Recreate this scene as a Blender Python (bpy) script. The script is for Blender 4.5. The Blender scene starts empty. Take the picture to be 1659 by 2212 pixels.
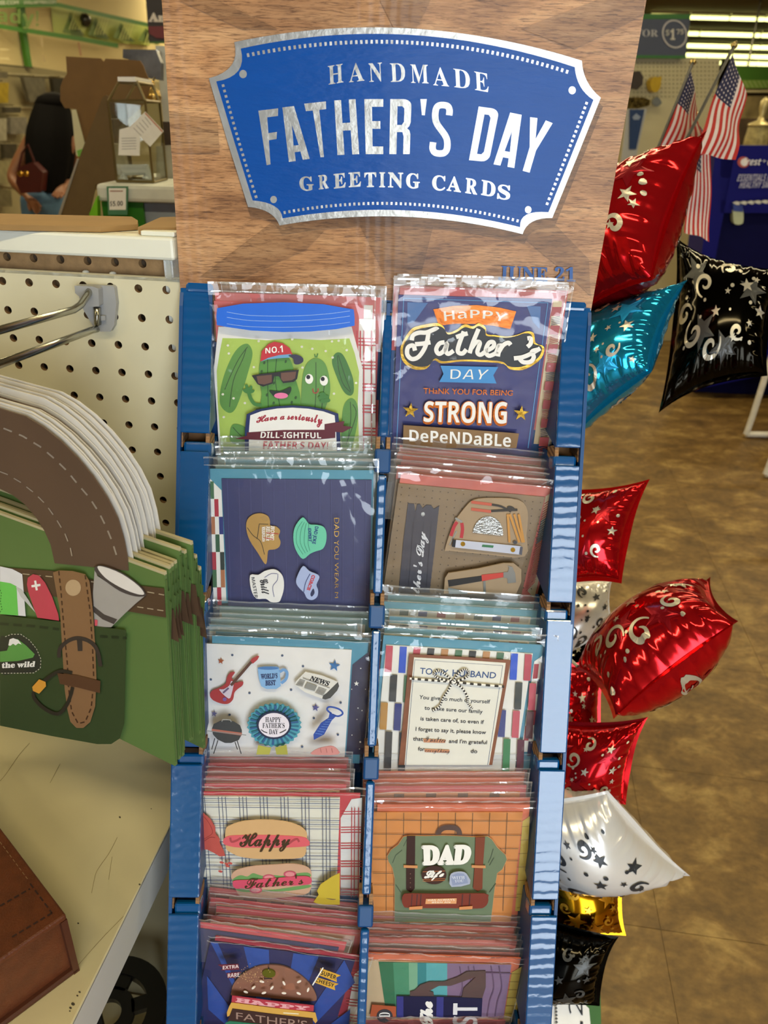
import bpy, bmesh, math, random, os
from mathutils import Vector as V, Matrix, geometry
from math import sin, cos, tan, radians as rad, pi
random.seed(7)
S = bpy.context.scene
COL = S.collection
# ------------------------------------------------------------------ camera
F_PX, W_PX, H_PX = 1661.1, 1659.0, 2212.0
PITCH, ROLL = rad(26.70), rad(1.51)
EYE = V((0, 0, 1.45))
FW = V((0, cos(PITCH), -sin(PITCH)))
_r, _u = V((1, 0, 0)), V((0, sin(PITCH), cos(PITCH)))
RT = _r*cos(ROLL) + _u*sin(ROLL)
UP = _u*cos(ROLL) - _r*sin(ROLL)
cam = bpy.data.cameras.new('camera'); co = bpy.data.objects.new('camera', cam); COL.objects.link(co)
cam.sensor_fit = 'VERTICAL'; cam.sensor_height = 36.0; cam.lens = 36.0*F_PX/H_PX
cam.clip_start = 0.02; cam.clip_end = 120
co.matrix_world = Matrix((( RT.x, UP.x, -FW.x, EYE.x), (RT.y, UP.y, -FW.y, EYE.y), (RT.z, UP.z, -FW.z, EYE.z), (0, 0, 0, 1)))
cam.dof.use_dof = True; cam.dof.focus_distance = 0.68; cam.dof.aperture_fstop = 27.0/2.7
S.camera = co
# ------------------------------------------------------------------ world, window daylight, exposure
S.view_settings.view_transform = 'Standard'; S.view_settings.look = 'None'
S.view_settings.exposure = EXPOSURE = 0.04; S.view_settings.gamma = 1.0
S.view_settings.use_curve_mapping = False
S.cycles.transparent_max_bounces = 32; S.cycles.max_bounces = 6; S.cycles.diffuse_bounces = 3; S.cycles.glossy_bounces = 3; S.cycles.transmission_bounces = 3
S.cycles.use_adaptive_sampling = True; S.cycles.adaptive_threshold = 0.085; S.cycles.adaptive_min_samples = 16
S.cycles.caustics_reflective = False; S.cycles.sample_clamp_indirect = 6.0
wd = bpy.data.worlds.new('sky'); S.world = wd; wd.use_nodes = True
wd.node_tree.nodes['Background'].inputs[0].default_value = (0.62, 0.78, 1.0, 1)
wd.node_tree.nodes['Background'].inputs[1].default_value = 1.6
def area(name, loc, rx, rz, sx, sy, watts, col):
    l = bpy.data.lights.new(name, 'AREA'); l.shape = 'RECTANGLE'; l.size = sx; l.size_y = sy
    l.energy = watts; l.color = col
    o = bpy.data.objects.new(name, l); COL.objects.link(o); o.location = loc
    o.rotation_euler = (rx, 0, rz); return o
DAY = (0.86, 0.94, 1.0); TUBE = (1.0, 0.83, 0.50)
area('daylight_shop_window', (1.02, -2.52, 1.25), rad(90), 0, 1.56, 2.06, 66, DAY)
area('daylight_door_glass', (-0.85, -2.52, 1.25), rad(90), 0, 0.34, 2.10, 5, DAY)
for ly in (-0.9, 2.7, 6.3, 9.9, 15.0):
    for lx in (-3.2, 0.4, 4.0):
        area('tube_light', (lx, ly, 3.52), 0, 0, 2.4, 0.14, 44 if ly < 8 else 90, TUBE)
# ------------------------------------------------------------------ pixel geometry: a photo pixel seen on a real plane
def ray(x, y): return FW + RT*((x-829.5)/F_PX) - UP*((y-1106)/F_PX)
def pt(x, y, d): return EYE + ray(x, y)*d
class Plane:
    def __init__(s, p, n): s.p, s.n = V(p), V(n).normalized()
    def __call__(s, x, y, h=0.0):
        r = ray(x, y); return EYE + r*((s.p + s.n*h - EYE).dot(s.n)/r.dot(s.n))
def vplane(p, yaw=0.0):      # vertical plane through p, its face turned to the camera
    return Plane(p, (sin(rad(yaw)), -cos(rad(yaw)), 0))
class Crop:
    def __init__(s, x, y, k): s.x, s.y, s.k = x, y, k
    def __call__(s, p): return (s.x+p[0]*s.k, s.y+p[1]*s.k)
PX = Crop(0, 0, 1)
# ------------------------------------------------------------------ materials
def lin(c):
    if isinstance(c, str):
        c = [int(c[i:i+2], 16)/255 for i in (0, 2, 4)]
    return tuple((x/12.92 if x <= 0.04045 else ((x+0.055)/1.055)**2.4) for x in c) + (1.0,)
MATS = {}
def mat(name, col='808080', rough=0.5, metal=0.0, var=0.08, scale=30.0, bump=0.0, bscale=None, coat=0.0, spec=0.5, stretch=(1, 1, 1), coord='Object', emit=0.0, detail=4.0):
    if name in MATS: return MATS[name]
    m = bpy.data.materials.new(name); m.use_nodes = True; nt = m.node_tree; N = nt.nodes; L = nt.links
    b = N['Principled BSDF']; MATS[name] = m
    c = lin(col)
    tc = N.new('ShaderNodeTexCoord'); mp = N.new('ShaderNodeMapping'); mp.inputs['Scale'].default_value = stretch
    L.new(tc.outputs[coord], mp.inputs[0])
    nz = N.new('ShaderNodeTexNoise'); nz.inputs['Scale'].default_value = scale; nz.inputs['Detail'].default_value = detail
    L.new(mp.outputs[0], nz.inputs['Vector'])
    rp = N.new('ShaderNodeValToRGB'); L.new(nz.outputs['Fac'], rp.inputs[0])
    lo = tuple(max(0, x*(1-var)) for x in c[:3])+(1,); hi = tuple(min(1, x*(1+var)) for x in c[:3])+(1,)
    rp.color_ramp.elements[0].position = 0.3; rp.color_ramp.elements[1].position = 0.7
    rp.color_ramp.elements[0].color = lo; rp.color_ramp.elements[1].color = hi
    L.new(rp.outputs[0], b.inputs['Base Color'])
    b.inputs['Roughness'].default_value = rough; b.inputs['Metallic'].default_value = metal
    b.inputs['Specular IOR Level'].default_value = spec
    b.inputs['Coat Weight'].default_value = coat; b.inputs['Coat Roughness'].default_value = 0.06
    if emit: m.cycles.emission_sampling = 'NONE'; L.new(rp.outputs[0], b.inputs['Emission Color']); b.inputs['Emission Strength'].default_value = emit
    if bump:
        n2 = N.new('ShaderNodeTexNoise'); n2.inputs['Scale'].default_value = bscale or scale*3; n2.inputs['Detail'].default_value = 3
        L.new(mp.outputs[0], n2.inputs['Vector'])
        bp = N.new('ShaderNodeBump'); bp.inputs['Strength'].default_value = bump; bp.inputs['Distance'].default_value = 0.002
        L.new(n2.outputs['Fac'], bp.inputs['Height']); L.new(bp.outputs[0], b.inputs['Normal'])
    return m
def print_mat(hexcol, rough=0.45):
    return mat('print_'+hexcol, hexcol, rough, var=0.03, scale=60)
def foil(name, col, rough=0.28, bump=0.25, bscale=160):
    return mat(name, col, rough, 1.0, var=0.06, scale=80, bump=bump, bscale=bscale)
def corrugated(name, col, axis, pitch, strength, rough=0.22, coat=0.5):
    # glossy printed board with the flutes of the corrugated core showing through
    m = mat(name, col, rough, var=0.05, scale=14, coat=coat); nt = m.node_tree; N = nt.nodes; L = nt.links
    tc = N.new('ShaderNodeTexCoord'); wv = N.new('ShaderNodeTexWave'); wv.wave_type = 'BANDS'; wv.bands_direction = axis
    wv.inputs['Scale'].default_value = 0.314/pitch; wv.inputs['Distortion'].default_value = 2.2; wv.inputs['Detail'].default_value = 3.0
    wv.inputs['Detail Scale'].default_value = 2.0
    L.new(tc.outputs['Object'], wv.inputs['Vector'])
    nz = N.new('ShaderNodeTexNoise'); nz.inputs['Scale'].default_value = 220; L.new(tc.outputs['Object'], nz.inputs['Vector'])
    ma = N.new('ShaderNodeMath'); ma.operation = 'MULTIPLY_ADD'; ma.inputs[1].default_value = 0.22
    L.new(nz.outputs['Fac'], ma.inputs[0]); L.new(wv.outputs['Fac'], ma.inputs[2])
    bp = N.new('ShaderNodeBump'); bp.inputs['Strength'].default_value = strength; bp.inputs['Distance'].default_value = 0.001
    L.new(ma.outputs[0], bp.inputs['Height'])
    b = N['Principled BSDF']; L.new(bp.outputs[0], b.inputs['Normal']); L.new(bp.outputs[0], b.inputs['Coat Normal'])
    return m
def film(name, gloss=0.05, rough=0.05, bump=0.5, scale=40, tint=(0.985, 0.99, 0.99), top=True, haze=0.03):
    """thin clear plastic: mostly see-through, mirror-like at its creases, a breath of haze"""
    if name in MATS: return MATS[name]
    m = bpy.data.materials.new(name); m.use_nodes = True; nt = m.node_tree; N = nt.nodes; L = nt.links
    N.remove(N['Principled BSDF']); out = N['Material Output']; MATS[name] = m
    tr = N.new('ShaderNodeBsdfTransparent'); tr.inputs[0].default_value = (*tint, 1)
    gl = N.new('ShaderNodeBsdfGlossy'); gl.inputs['Roughness'].default_value = rough; gl.inputs[0].default_value = (1, 1, 1, 1)
    df = N.new('ShaderNodeBsdfDiffuse'); df.inputs[0].default_value = (0.9, 0.9, 0.9, 1)
    mh = N.new('ShaderNodeMixShader'); mh.inputs[0].default_value = haze; L.new(tr.outputs[0], mh.inputs[1]); L.new(df.outputs[0], mh.inputs[2])
    lw = N.new('ShaderNodeLayerWeight'); lw.inputs['Blend'].default_value = 0.15
    ad = N.new('ShaderNodeMath'); ad.operation = 'MULTIPLY_ADD'; ad.inputs[1].default_value = 0.5; ad.inputs[2].default_value = gloss; ad.use_clamp = True
    mx = N.new('ShaderNodeMixShader'); L.new(lw.outputs['Fresnel'], ad.inputs[0]); L.new(ad.outputs[0], mx.inputs[0])
    L.new(mh.outputs[0], mx.inputs[1]); L.new(gl.outputs[0], mx.inputs[2]); L.new(mx.outputs[0], out.inputs[0])
    if bump:
        tc = N.new('ShaderNodeTexCoord'); mp = N.new('ShaderNodeMapping'); mp.inputs['Scale'].default_value = (1.25, 1, 0.8); mp.inputs['Rotation'].default_value = (0, 0.5, 0); L.new(tc.outputs['Object'], mp.inputs[0])
        n1 = N.new('ShaderNodeTexNoise'); n1.inputs['Scale'].default_value = scale; n1.inputs['Detail'].default_value = 2.0; n1.inputs['Distortion'].default_value = 0.7
        L.new(mp.outputs[0], n1.inputs['Vector'])
        ab = N.new('ShaderNodeMath'); ab.operation = 'PINGPONG'; ab.inputs[1].default_value = 0.16; L.new(n1.outputs['Fac'], ab.inputs[0])   # sharp ridges like creased film
        bp = N.new('ShaderNodeBump'); bp.inputs['Distance'].default_value = 0.006; L.new(ab.outputs[0], bp.inputs['Height'])
        if top:   # the loose mouth of the sleeve is more creased than the part pulled over the card
            sx = N.new('ShaderNodeSeparateXYZ'); L.new(tc.outputs['Generated'], sx.inputs[0])
            mr = N.new('ShaderNodeMapRange'); mr.inputs[1].default_value = 0.72; mr.inputs[2].default_value = 1.0
            mr.inputs[3].default_value = bump*0.16; mr.inputs[4].default_value = bump; L.new(sx.outputs[2], mr.inputs[0])
            L.new(mr.outputs[0], bp.inputs['Strength'])
        else: bp.inputs['Strength'].default_value = bump
        L.new(bp.outputs[0], gl.inputs['Normal'])
    return m
# ------------------------------------------------------------------ mesh building
def thing(name, label, cat, loc=(0, 0, 0), group=None):
    o = bpy.data.objects.new(name, None); COL.objects.link(o); o.location = loc
    o.empty_display_size = 0.02; tag(o, label, cat, group); return o
def tag(o, label=None, cat=None, group=None, kind=None):
    if label: o['label'] = label
    if cat: o['category'] = cat
    if group: o['group'] = group
    if kind: o['kind'] = kind
    return o
def wloc(o):
    p = V((0, 0, 0))
    while o is not None: p = p + V(o.location); o = o.parent
    return p
class MB:
    def __init__(s): s.v, s.f = [], []
    def add(s, vs, fs):
        k = len(s.v); s.v += [V(p) for p in vs]; s.f += [tuple(i+k for i in f) for f in fs]; return s
    def hexa(s, c):          # 8 corners: 4 front (ccw) then 4 back
        return s.add(c, [(0, 1, 2, 3), (7, 6, 5, 4), (0, 4, 5, 1), (1, 5, 6, 2), (2, 6, 7, 3), (3, 7, 4, 0)])
    def obox(s, o, ex, ey, ez):   # box from corner o with edge vectors
        o, ex, ey, ez = V(o), V(ex), V(ey), V(ez)
        return s.hexa([o, o+ex, o+ex+ez, o+ez, o+ey, o+ex+ey, o+ex+ey+ez, o+ez+ey])
    def box(s, a, b):
        a, b = V(a), V(b); d = b-a
        return s.obox(a, (d.x, 0, 0), (0, d.y, 0), (0, 0, d.z))
    def prism(s, front, off, holes=()):
        # flat polygon (3D points) with optional depth vector off
        loops = [list(front)] + [list(h) for h in holes]
        tris = geometry.tessellate_polygon(loops); pts = [p for l in loops for p in l]
        s.add(pts, [tuple(t) for t in tris])
        if off is not None:
            off = V(off); n = len(pts)
            s.add([p+off for p in pts], [tuple(reversed(t)) for t in tris])
            for l in loops:
                m = len(l); q = list(l)+[p+off for p in l]
                s.add(q, [(i, (i+1) % m, m+(i+1) % m, m+i) for i in range(m)])
        return s
    def tube(s, path, r, n=8, closed=False):
        path = [V(p) for p in path]; rings = []; m = len(path)
        rr = r if isinstance(r, (list, tuple)) else [r]*m
        up = V((0.13, 0.31, 0.94))
        for i, p in enumerate(path):
            a = path[(i-1) % m] if (closed or i) else p; b = path[(i+1) % m] if (closed or i < m-1) else p
            t = (b-a).normalized()
            x = t.cross(up)
            if x.length < 1e-4: x = t.cross(V((1, 0, 0)))
            x.normalize(); y = t.cross(x)
            rings.append([p+(x*cos(2*pi*k/n)+y*sin(2*pi*k/n))*rr[i] for k in range(n)])
        vs = [q for g in rings for q in g]; fs = []
        for i in range(m if closed else m-1):
            for k in range(n):
                j = (i+1) % m
                fs.append((i*n+k, i*n+(k+1) % n, j*n+(k+1) % n, j*n+k))
        if not closed: fs += [tuple(range(n-1, -1, -1)), tuple((m-1)*n+k for k in range(n))]
        return s.add(vs, fs)
    def grid(s, fn, nu, nv):
        vs = [fn(i/nu, j/nv) for j in range(nv+1) for i in range(nu+1)]
        fs = [(j*(nu+1)+i, j*(nu+1)+i+1, (j+1)*(nu+1)+i+1, (j+1)*(nu+1)+i) for j in range(nv) for i in range(nu)]
        return s.add(vs, fs)
    def lathe(s, o, ax, prof, n=20):   # profile of (radius, height) around the axis ax from o
        o, ax = V(o), V(ax).normalized(); x = ax.orthogonal().normalized(); y = ax.cross(x)
        vs = [o+ax*h+(x*cos(2*pi*k/n)+y*sin(2*pi*k/n))*r for r, h in prof for k in range(n)]
        m = len(prof); fs = [(i*n+k, i*n+(k+1) % n, (i+1)*n+(k+1) % n, (i+1)*n+k) for i in range(m-1) for k in range(n)]
        fs += [tuple(range(n-1, -1, -1)), tuple((m-1)*n+k for k in range(n))]
        return s.add(vs, fs)
    def mesh(s, name, off=V((0, 0, 0)), smooth=False):
        me = bpy.data.meshes.new(name); me.from_pydata([p-off for p in s.v], [], s.f); me.validate()
        bm = bmesh.new(); bm.from_mesh(me); bmesh.ops.recalc_face_normals(bm, faces=bm.faces); bm.to_mesh(me); bm.free()
        if smooth: me.shade_smooth()
        me.update(); return me
    def build(s, name, m, parent=None, smooth=False, bevel=0.0, world=True):
        # world=True: the points are world points, and the parent chain is only translated
        base = V((0, 0, 0))
        if world:
            base = wloc(parent) if parent else (sum(s.v, V((0, 0, 0)))/max(1, len(s.v)))
        me = s.mesh(name, base, smooth)
        o = bpy.data.objects.new(name, me); COL.objects.link(o)
        if parent: o.parent = parent
        elif world: o.location = base
        me.materials.append(m)
        if bevel:
            md = o.modifiers.new('bevel', 'BEVEL'); md.width = bevel; md.segments = 2; md.limit_method = 'ANGLE'
        return o
def struct(o): o['kind'] = 'structure'; return o
# ------------------------------------------------------------------ lettering
FONT_DIR = bpy.utils.system_resource('DATAFILES', path='fonts')
MATHF = None
try: MATHF = bpy.data.fonts.load(os.path.join(FONT_DIR, 'NotoSansMath-Regular.woff2'))
except Exception: MATHF = None
FACES = {'sb': (0x1D5D4, 0x1D5EE, 0x1D7EC), 'se': (0x1D400, 0x1D41A, 0x1D7CE), 'sc': (0x1D4D0, 0x1D4EA, None),
         'mo': (0x1D670, 0x1D68A, 0x1D7F6), 'bi': (0x1D63C, 0x1D656, None), 'si': (0x1D468, 0x1D482, None)}
TCACHE = {}
def glyphs(txt, face, offset):
    key = (txt, face, offset)
    if key in TCACHE: return TCACHE[key]
    c = bpy.data.curves.new('lettering', 'FONT'); body = txt
    if face in FACES and MATHF:
        u, l, d = FACES[face]
        body = ''.join(chr(u+ord(k)-65) if 'A' <= k <= 'Z' else chr(l+ord(k)-97) if 'a' <= k <= 'z'
                       else chr(d+ord(k)-48) if d and k.isdigit() else k for k in txt)
        c.font = MATHF
    c.body = body; c.offset = offset; c.resolution_u = 4; c.size = 1
    o = bpy.data.objects.new('lettering', c); COL.objects.link(o)
    me = o.to_mesh(); vs = [tuple(v.co[:2]) for v in me.vertices]; fs = [tuple(p.vertices) for p in me.polygons]
    o.to_mesh_clear(); bpy.data.objects.remove(o); bpy.data.curves.remove(c)
    TCACHE[key] = (vs, fs); return vs, fs
def bez(p, t):
    if len(p) == 2: return V((p[0][0]*(1-t)+p[1][0]*t, p[0][1]*(1-t)+p[1][1]*t))
    a, b, c = p    # passes through b at t = .5
    q = [(2*b[k]-0.5*a[k]-0.5*c[k]) for k in (0, 1)]
    return V([(1-t)**2*a[k]+2*t*(1-t)*q[k]+t*t*c[k] for k in (0, 1)])
def smooth(pts, n=5, closed=True):
    out = []; m = len(pts)
    for i in range(m if closed else m-1):
        g = lambda k: pts[k % m] if closed else pts[max(0, min(m-1, k))]
        p0, p1, p2, p3 = g(i-1), g(i), g(i+1), g(i+2)
        for j in range(n):
            t = j/n
            out.append(tuple(0.5*(2*p1[k]+(p2[k]-p0[k])*t+(2*p0[k]-5*p1[k]+4*p2[k]-p3[k])*t*t+(3*p1[k]-p0[k]-3*p2[k]+p3[k])*t**3) for k in (0, 1)))
    if not closed: out.append(tuple(pts[-1]))
    return out
class Art:
    """flat print and die-cut pieces laid on a plane; points are given in the pixels of a crop of the photograph"""
    def __init__(s, plane, crop, parent, h0=0.0004, step=0.00009):
        s.pl, s.c, s.par, s.h, s.st, s.d = plane, crop, parent, h0, step, {}
    def mb(s, name, m):
        b = MB(); s.d.setdefault((name, m), []).append(b); return b
    def nx(s, h=None):
        if h is None: s.h += s.st; return s.h
        return h
    def w(s, p, h): q = s.c(p); return s.pl(q[0], q[1], h)
    def poly(s, name, m, pts, thick=0.0, holes=(), h=None, sm=0):
        h = s.nx(h)
        if thick: h += thick; s.h += thick
        if sm: pts = smooth(pts, sm)
        P3 = [s.w(p, h) for p in pts]; H3 = [[s.w(p, h) for p in q] for q in holes]
        s.mb(name, m).prism(P3, -s.pl.n*thick if thick else None, H3)
    def disc(s, name, m, x, y, rx, ry=None, rot=0, thick=0, h=None, n=20, a0=0, a1=360, holes=()):
        ry = ry or rx; c_, s_ = cos(rad(rot)), sin(rad(rot)); pts = []
        full = (a1-a0) >= 360
        for k in range(n if full else n+1):
            a = rad(a0+(a1-a0)*k/n); u, v = rx*cos(a), ry*sin(a); pts.append((x+u*c_-v*s_, y+u*s_+v*c_))
        s.poly(name, m, pts, thick, holes, h)
    def star(s, name, m, x, y, r, r2=None, rot=0, n=5, thick=0, h=None, sy=1.0):
        r2 = r2 or r*0.42
        s.poly(name, m, [(x+(r if k % 2 == 0 else r2)*sin(rad(rot)+pi*k/n), y-sy*(r if k % 2 == 0 else r2)*cos(rad(rot)+pi*k/n)) for k in range(2*n)], thick, h=h)
    def line(s, name, m, pts, w, h=None, sm=0, closed=False, taper=False):
        h = s.nx(h)
        if sm: pts = smooth(pts, sm, closed)
        if closed: pts = list(pts)+[pts[0]]
        n = len(pts); L, R = [], []
        for i in range(n):
            a, b = pts[max(0, i-1)], pts[min(n-1, i+1)]; dx, dy = b[0]-a[0], b[1]-a[1]; l = math.hypot(dx, dy) or 1
            ww = w/2*(sin(pi*(0.08+0.84*i/(n-1))) if taper else 1)
            L.append((pts[i][0]-dy/l*ww, pts[i][1]+dx/l*ww)); R.append((pts[i][0]+dy/l*ww, pts[i][1]-dx/l*ww))
        s.mb(name, m).add([s.w(p, h) for p in L+R], [(i, i+1, n+i+1, n+i) for i in range(n-1)])
    def dashes(s, name, m, pts, w, dash, gap, h=None, sm=0, closed=False):
        h = s.nx(h)
        if sm: pts = smooth(pts, sm, closed)
        if closed: pts = list(pts)+[pts[0]]
        acc = 0; one = s.mb(name, m); keep = s.mb; s.mb = lambda *_: one
        for a, b in zip(pts, pts[1:]):
            l = math.hypot(b[0]-a[0], b[1]-a[1]) or 1e-6; t = 0
            while t < l:
                ph = acc % (dash+gap)
                if ph < dash:
                    e = min(l, t+dash-ph)
                    if e-t > 0.3: s.line(name, m, [(a[0]+(b[0]-a[0])*t/l, a[1]+(b[1]-a[1])*t/l), (a[0]+(b[0]-a[0])*e/l, a[1]+(b[1]-a[1])*e/l)], w, h)
                else: e = min(l, t+dash+gap-ph)
                acc += e-t+1e-6; t = e+1e-6
        s.mb = keep
    def text(s, name, m, txt, base, top, face='sb', offset=0.0, h=None, thick=0.0, slant=0.0):
        h = s.nx(h)+thick; s.h += thick
        bold = max(0.0, offset); vs, fs = glyphs(txt, face, min(0.0, offset))
        if not vs: return
        if bold:     # heavier cut: the same outlines laid a hair's breadth apart
            k = len(vs); dirs = [(0, 0)]+[(bold*cos(pi*q/4), bold*sin(pi*q/4)) for q in range(8)]
            fs = [tuple(i+k*j for i in f) for j in range(9) for f in fs]; vs = [(x+a, y+b) for a, b in dirs for x, y in vs]
        x0, x1 = min(v[0] for v in vs), max(v[0] for v in vs); y1 = max(v[1] for v in vs)
        out = []; per = len(vs)//9 if bold else len(vs)
        for i, (x, y) in enumerate(vs):
            b = y/y1; t = (x-x0)/(x1-x0)+slant*b; p = bez(base, t); q = bez(top, t)
            out.append(s.w(p+(q-p)*b, h-1e-5*(i//per)))
        s.mb(name, m).add(out, fs)
    def flush(s):
        r = {}
        for (name, m), bs in s.d.items():
            if len(bs) > 26:          # too many and too small to pick apart: one joined print
                b = MB()
                for q in bs: b.add(q.v, q.f)
                r[name] = b.build(name, m, s.par); r[name]['kind'] = 'stuff'
            else:
                for b in bs:
                    if b.v: r[name] = b.build(name, m, s.par)
        return r
# ------------------------------------------------------------------ the room
def floor_mat():
    m = bpy.data.materials.new('vinyl_floor'); m.use_nodes = True; nt = m.node_tree; N = nt.nodes; L = nt.links; b = N['Principled BSDF']; MATS['vinyl_floor'] = m
    g = N.new('ShaderNodeNewGeometry')
    def nz(sc, det, st=(1, 1, 1), dist=0.0):
        mp = N.new('ShaderNodeMapping'); mp.inputs['Scale'].default_value = st; mp.inputs['Rotation'].default_value = (0, 0, 0.35); L.new(g.outputs['Position'], mp.inputs[0])
        n = N.new('ShaderNodeTexNoise'); n.inputs['Scale'].default_value = sc; n.inputs['Detail'].default_value = det; n.inputs['Distortion'].default_value = dist
        n.inputs['Roughness'].default_value = 0.62; L.new(mp.outputs[0], n.inputs['Vector']); return n
    a = nz(7, 7, (1, 1.5, 1), 0.5); c = nz(38, 4, (1, 1.3, 1))
    r = N.new('ShaderNodeValToRGB'); L.new(a.outputs['Fac'], r.inputs[0]); e = r.color_ramp.elements
    e[0].position = 0.30; e[0].color = lin('5A4420'); e[1].position = 0.74; e[1].color = lin('AC9056'); q = e.new(0.52); q.color = lin('7A5E30')
    r2 = N.new('ShaderNodeValToRGB'); L.new(c.outputs['Fac'], r2.inputs[0]); r2.color_ramp.elements[0].color = (.72, .70, .66, 1); r2.color_ramp.elements[1].color = (1.1, 1.1, 1.08, 1)
    r2.color_ramp.elements[0].position = .35; r2.color_ramp.elements[1].position = .65
    mx = N.new('ShaderNodeMix'); mx.data_type = 'RGBA'; mx.blend_type = 'MULTIPLY'; mx.inputs['Factor'].default_value = 1
    L.new(r.outputs[0], mx.inputs[6]); L.new(r2.outputs[0], mx.inputs[7]); L.new(mx.outputs[2], b.inputs['Base Color'])
    b.inputs['Roughness'].default_value = 0.45
    return m
FLOORM = floor_mat(); JOINT = mat('floor_joint', '4A381F', 0.8)
X0, X1, Y0, Y1, CEIL = -9.0, 15.0, -2.6, 40.0, 3.65
fl = struct(MB().box((X0, Y0, -0.06), (X1, Y1, -0.002)).build('floor', FLOORM))
TSZ = 0.4572; tx0, ty0 = pt(1427, 2008, 1.0), None
_c = Plane((0, 0, 0), (0, 0, 1))(1427, 2008); _d = Plane((0, 0, 0), (0, 0, 1))(1659, 2042)
ang = math.atan2((_d-_c).y, (_d-_c).x)
tile_me = MB().obox((-TSZ/2+.0006, -TSZ/2+.0006, -0.0012), (TSZ-.0012, 0, 0), (0, TSZ-.0012, 0), (0, 0, 0.0012)).mesh('floor_tile'); tile_me.materials.append(FLOORM)
ex_t, ey_t = V((cos(ang), sin(ang), 0)), V((-sin(ang), cos(ang), 0))
for i in range(-5, 10):
    for j in range(-5, 10):
        c = _c+ex_t*(TSZ*(i+.5))+ey_t*(TSZ*(j+.5))
        if 0.1 < c.x < 4.2 and 0.5 < c.y < 4.2:
            o = bpy.data.objects.new('floor_tile', tile_me); COL.objects.link(o); o.parent = fl
            o.location = c-V(fl.location); o.rotation_euler = (0, 0, ang)
struct(MB().box((X0, Y0, CEIL), (X1, Y1, CEIL+.1)).build('ceiling', mat('ceiling_panel', '7C7458', 0.9, var=0.04, scale=2)))
WALLM = mat('cream_wall', 'CDBE93', 0.8, var=0.03, scale=2)
struct(MB().box((X0-.1, Y0, 0), (X0, Y1, CEIL)).build('wall_left', WALLM)); struct(MB().box((X1, Y0, 0), (X1+.1, Y1, CEIL)).build('wall_right', WALLM))
struct(MB().box((X0, Y1, 0), (X1, Y1+.1, CEIL)).build('wall_back', WALLM))
mb = MB()                                     # shop front behind the photographer, with its glazing
for a, b in (((X0, 0), (-1.03, CEIL)), ((-1.03, 2.32), (1.82, CEIL)), ((-1.03, 0), (-0.67, .18)), ((-0.67, 0), (0.22, 2.32)), ((0.22, 0), (1.82, .18)), ((1.82, 0), (X1, CEIL))):
    mb.box((a[0], Y0-.12, a[1]), (b[0], Y0, b[1]))
struct(mb.build('wall_front', mat('shopfront_wall', '8E8676', 0.8, var=0.05)))
PANE = film('window_pane', 0.03, 0.02, 0.0, 5, (0.98, 0.99, 0.98), False, 0); FRM = mat('window_frame_metal', '6A6C6E', 0.4, 0.7)
for n, (a, b) in enumerate(((0.22, 1.82), (-1.03, -0.67))):
    o = struct(MB().box((a, Y0-.07, .18), (b, Y0-.064, 2.32)).build('window_%d' % (n+1), PANE))
    fr = MB()
    for x in ([a, (a+b)/2, b-.04] if n == 0 else [a, b-.04]): fr.box((x, Y0-.09, .18), (x+.04, Y0-.05, 2.32))
    for z in (.18, 2.28): fr.box((a, Y0-.09, z), (b, Y0-.05, z+.04))
    fr.build('window_frame', FRM, o)
# ceiling lights: rows of bare tubes under white battens
TUBEM = mat('tube_glow', 'FFFFA8', 0.5, var=0.0, emit=2.6); BATTEN = mat('white_batten', 'C8C4AC', 0.6)
n_row = 0
rows_px = ((40, ((1405, 1486), (1491, 1574), (1578, 1652), (1655, 1740))), (75, ((1400, 1484), (1487, 1509), (1513, 1642), (1646, 1730))), (101, ((1484, 1575), (1578, 1641), (1644, 1720))), (121, ((1482, 1526), (1529, 1580), (1584, 1626), (1629, 1700))), (136, ((1551, 1556), (1586, 1634), (1637, 1690))))
ords = ('nearest', 'second', 'third', 'fourth', 'farthest'); ords2 = ('first', 'second', 'third', 'fourth')
for k, (py, segs) in enumerate(rows_px):
    pl = Plane((0, 0, CEIL-.10), (0, 0, 1)); yc = pl(1570, py).y
    vp_ = Plane((0, yc, 0), (0, -1, 0))
    for q, (xa, xb) in enumerate(segs):
        a, b = vp_(xa, py+(xa-1570)*0.002), vp_(xb, py+(xb-1570)*0.002); z = CEIL-.10; r = 0.034+0.008*k
        t = thing('ceiling_light', 'glowing fluorescent tube, %s from the left in the %s ceiling row' % (ords2[q], ords[k]), 'light', (a.x, yc, CEIL), 'fluorescent tubes on the ceiling')
        MB().tube([(a.x, yc, z), (b.x, yc, z)], r, 10).build('tube', TUBEM, t, smooth=True)
        MB().box((a.x, yc-.05, CEIL-.05), (b.x, yc+.05, CEIL)).build('batten', BATTEN, t)
for k, ly in enumerate((-0.9, 2.7, 6.3, 9.9, 15.0)):
    for q, lx in enumerate((-3.2, 0.4, 4.0)):
        t = thing('ceiling_light', 'white ceiling batten outside the picture, %s in the %s overhead row' % (ords2[q], ords[k]), 'light', (lx, ly, CEIL), 'fluorescent battens overhead')
        MB().box((lx-1.2, ly-.09, CEIL-.06), (lx+1.2, ly+.09, CEIL)).build('batten', BATTEN, t)
        for dy in (-.05, .05): MB().tube([(lx-1.18, ly+dy, CEIL-.085), (lx+1.18, ly+dy, CEIL-.085)], .016, 8).build('tube', TUBEM, t, smooth=True)
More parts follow.
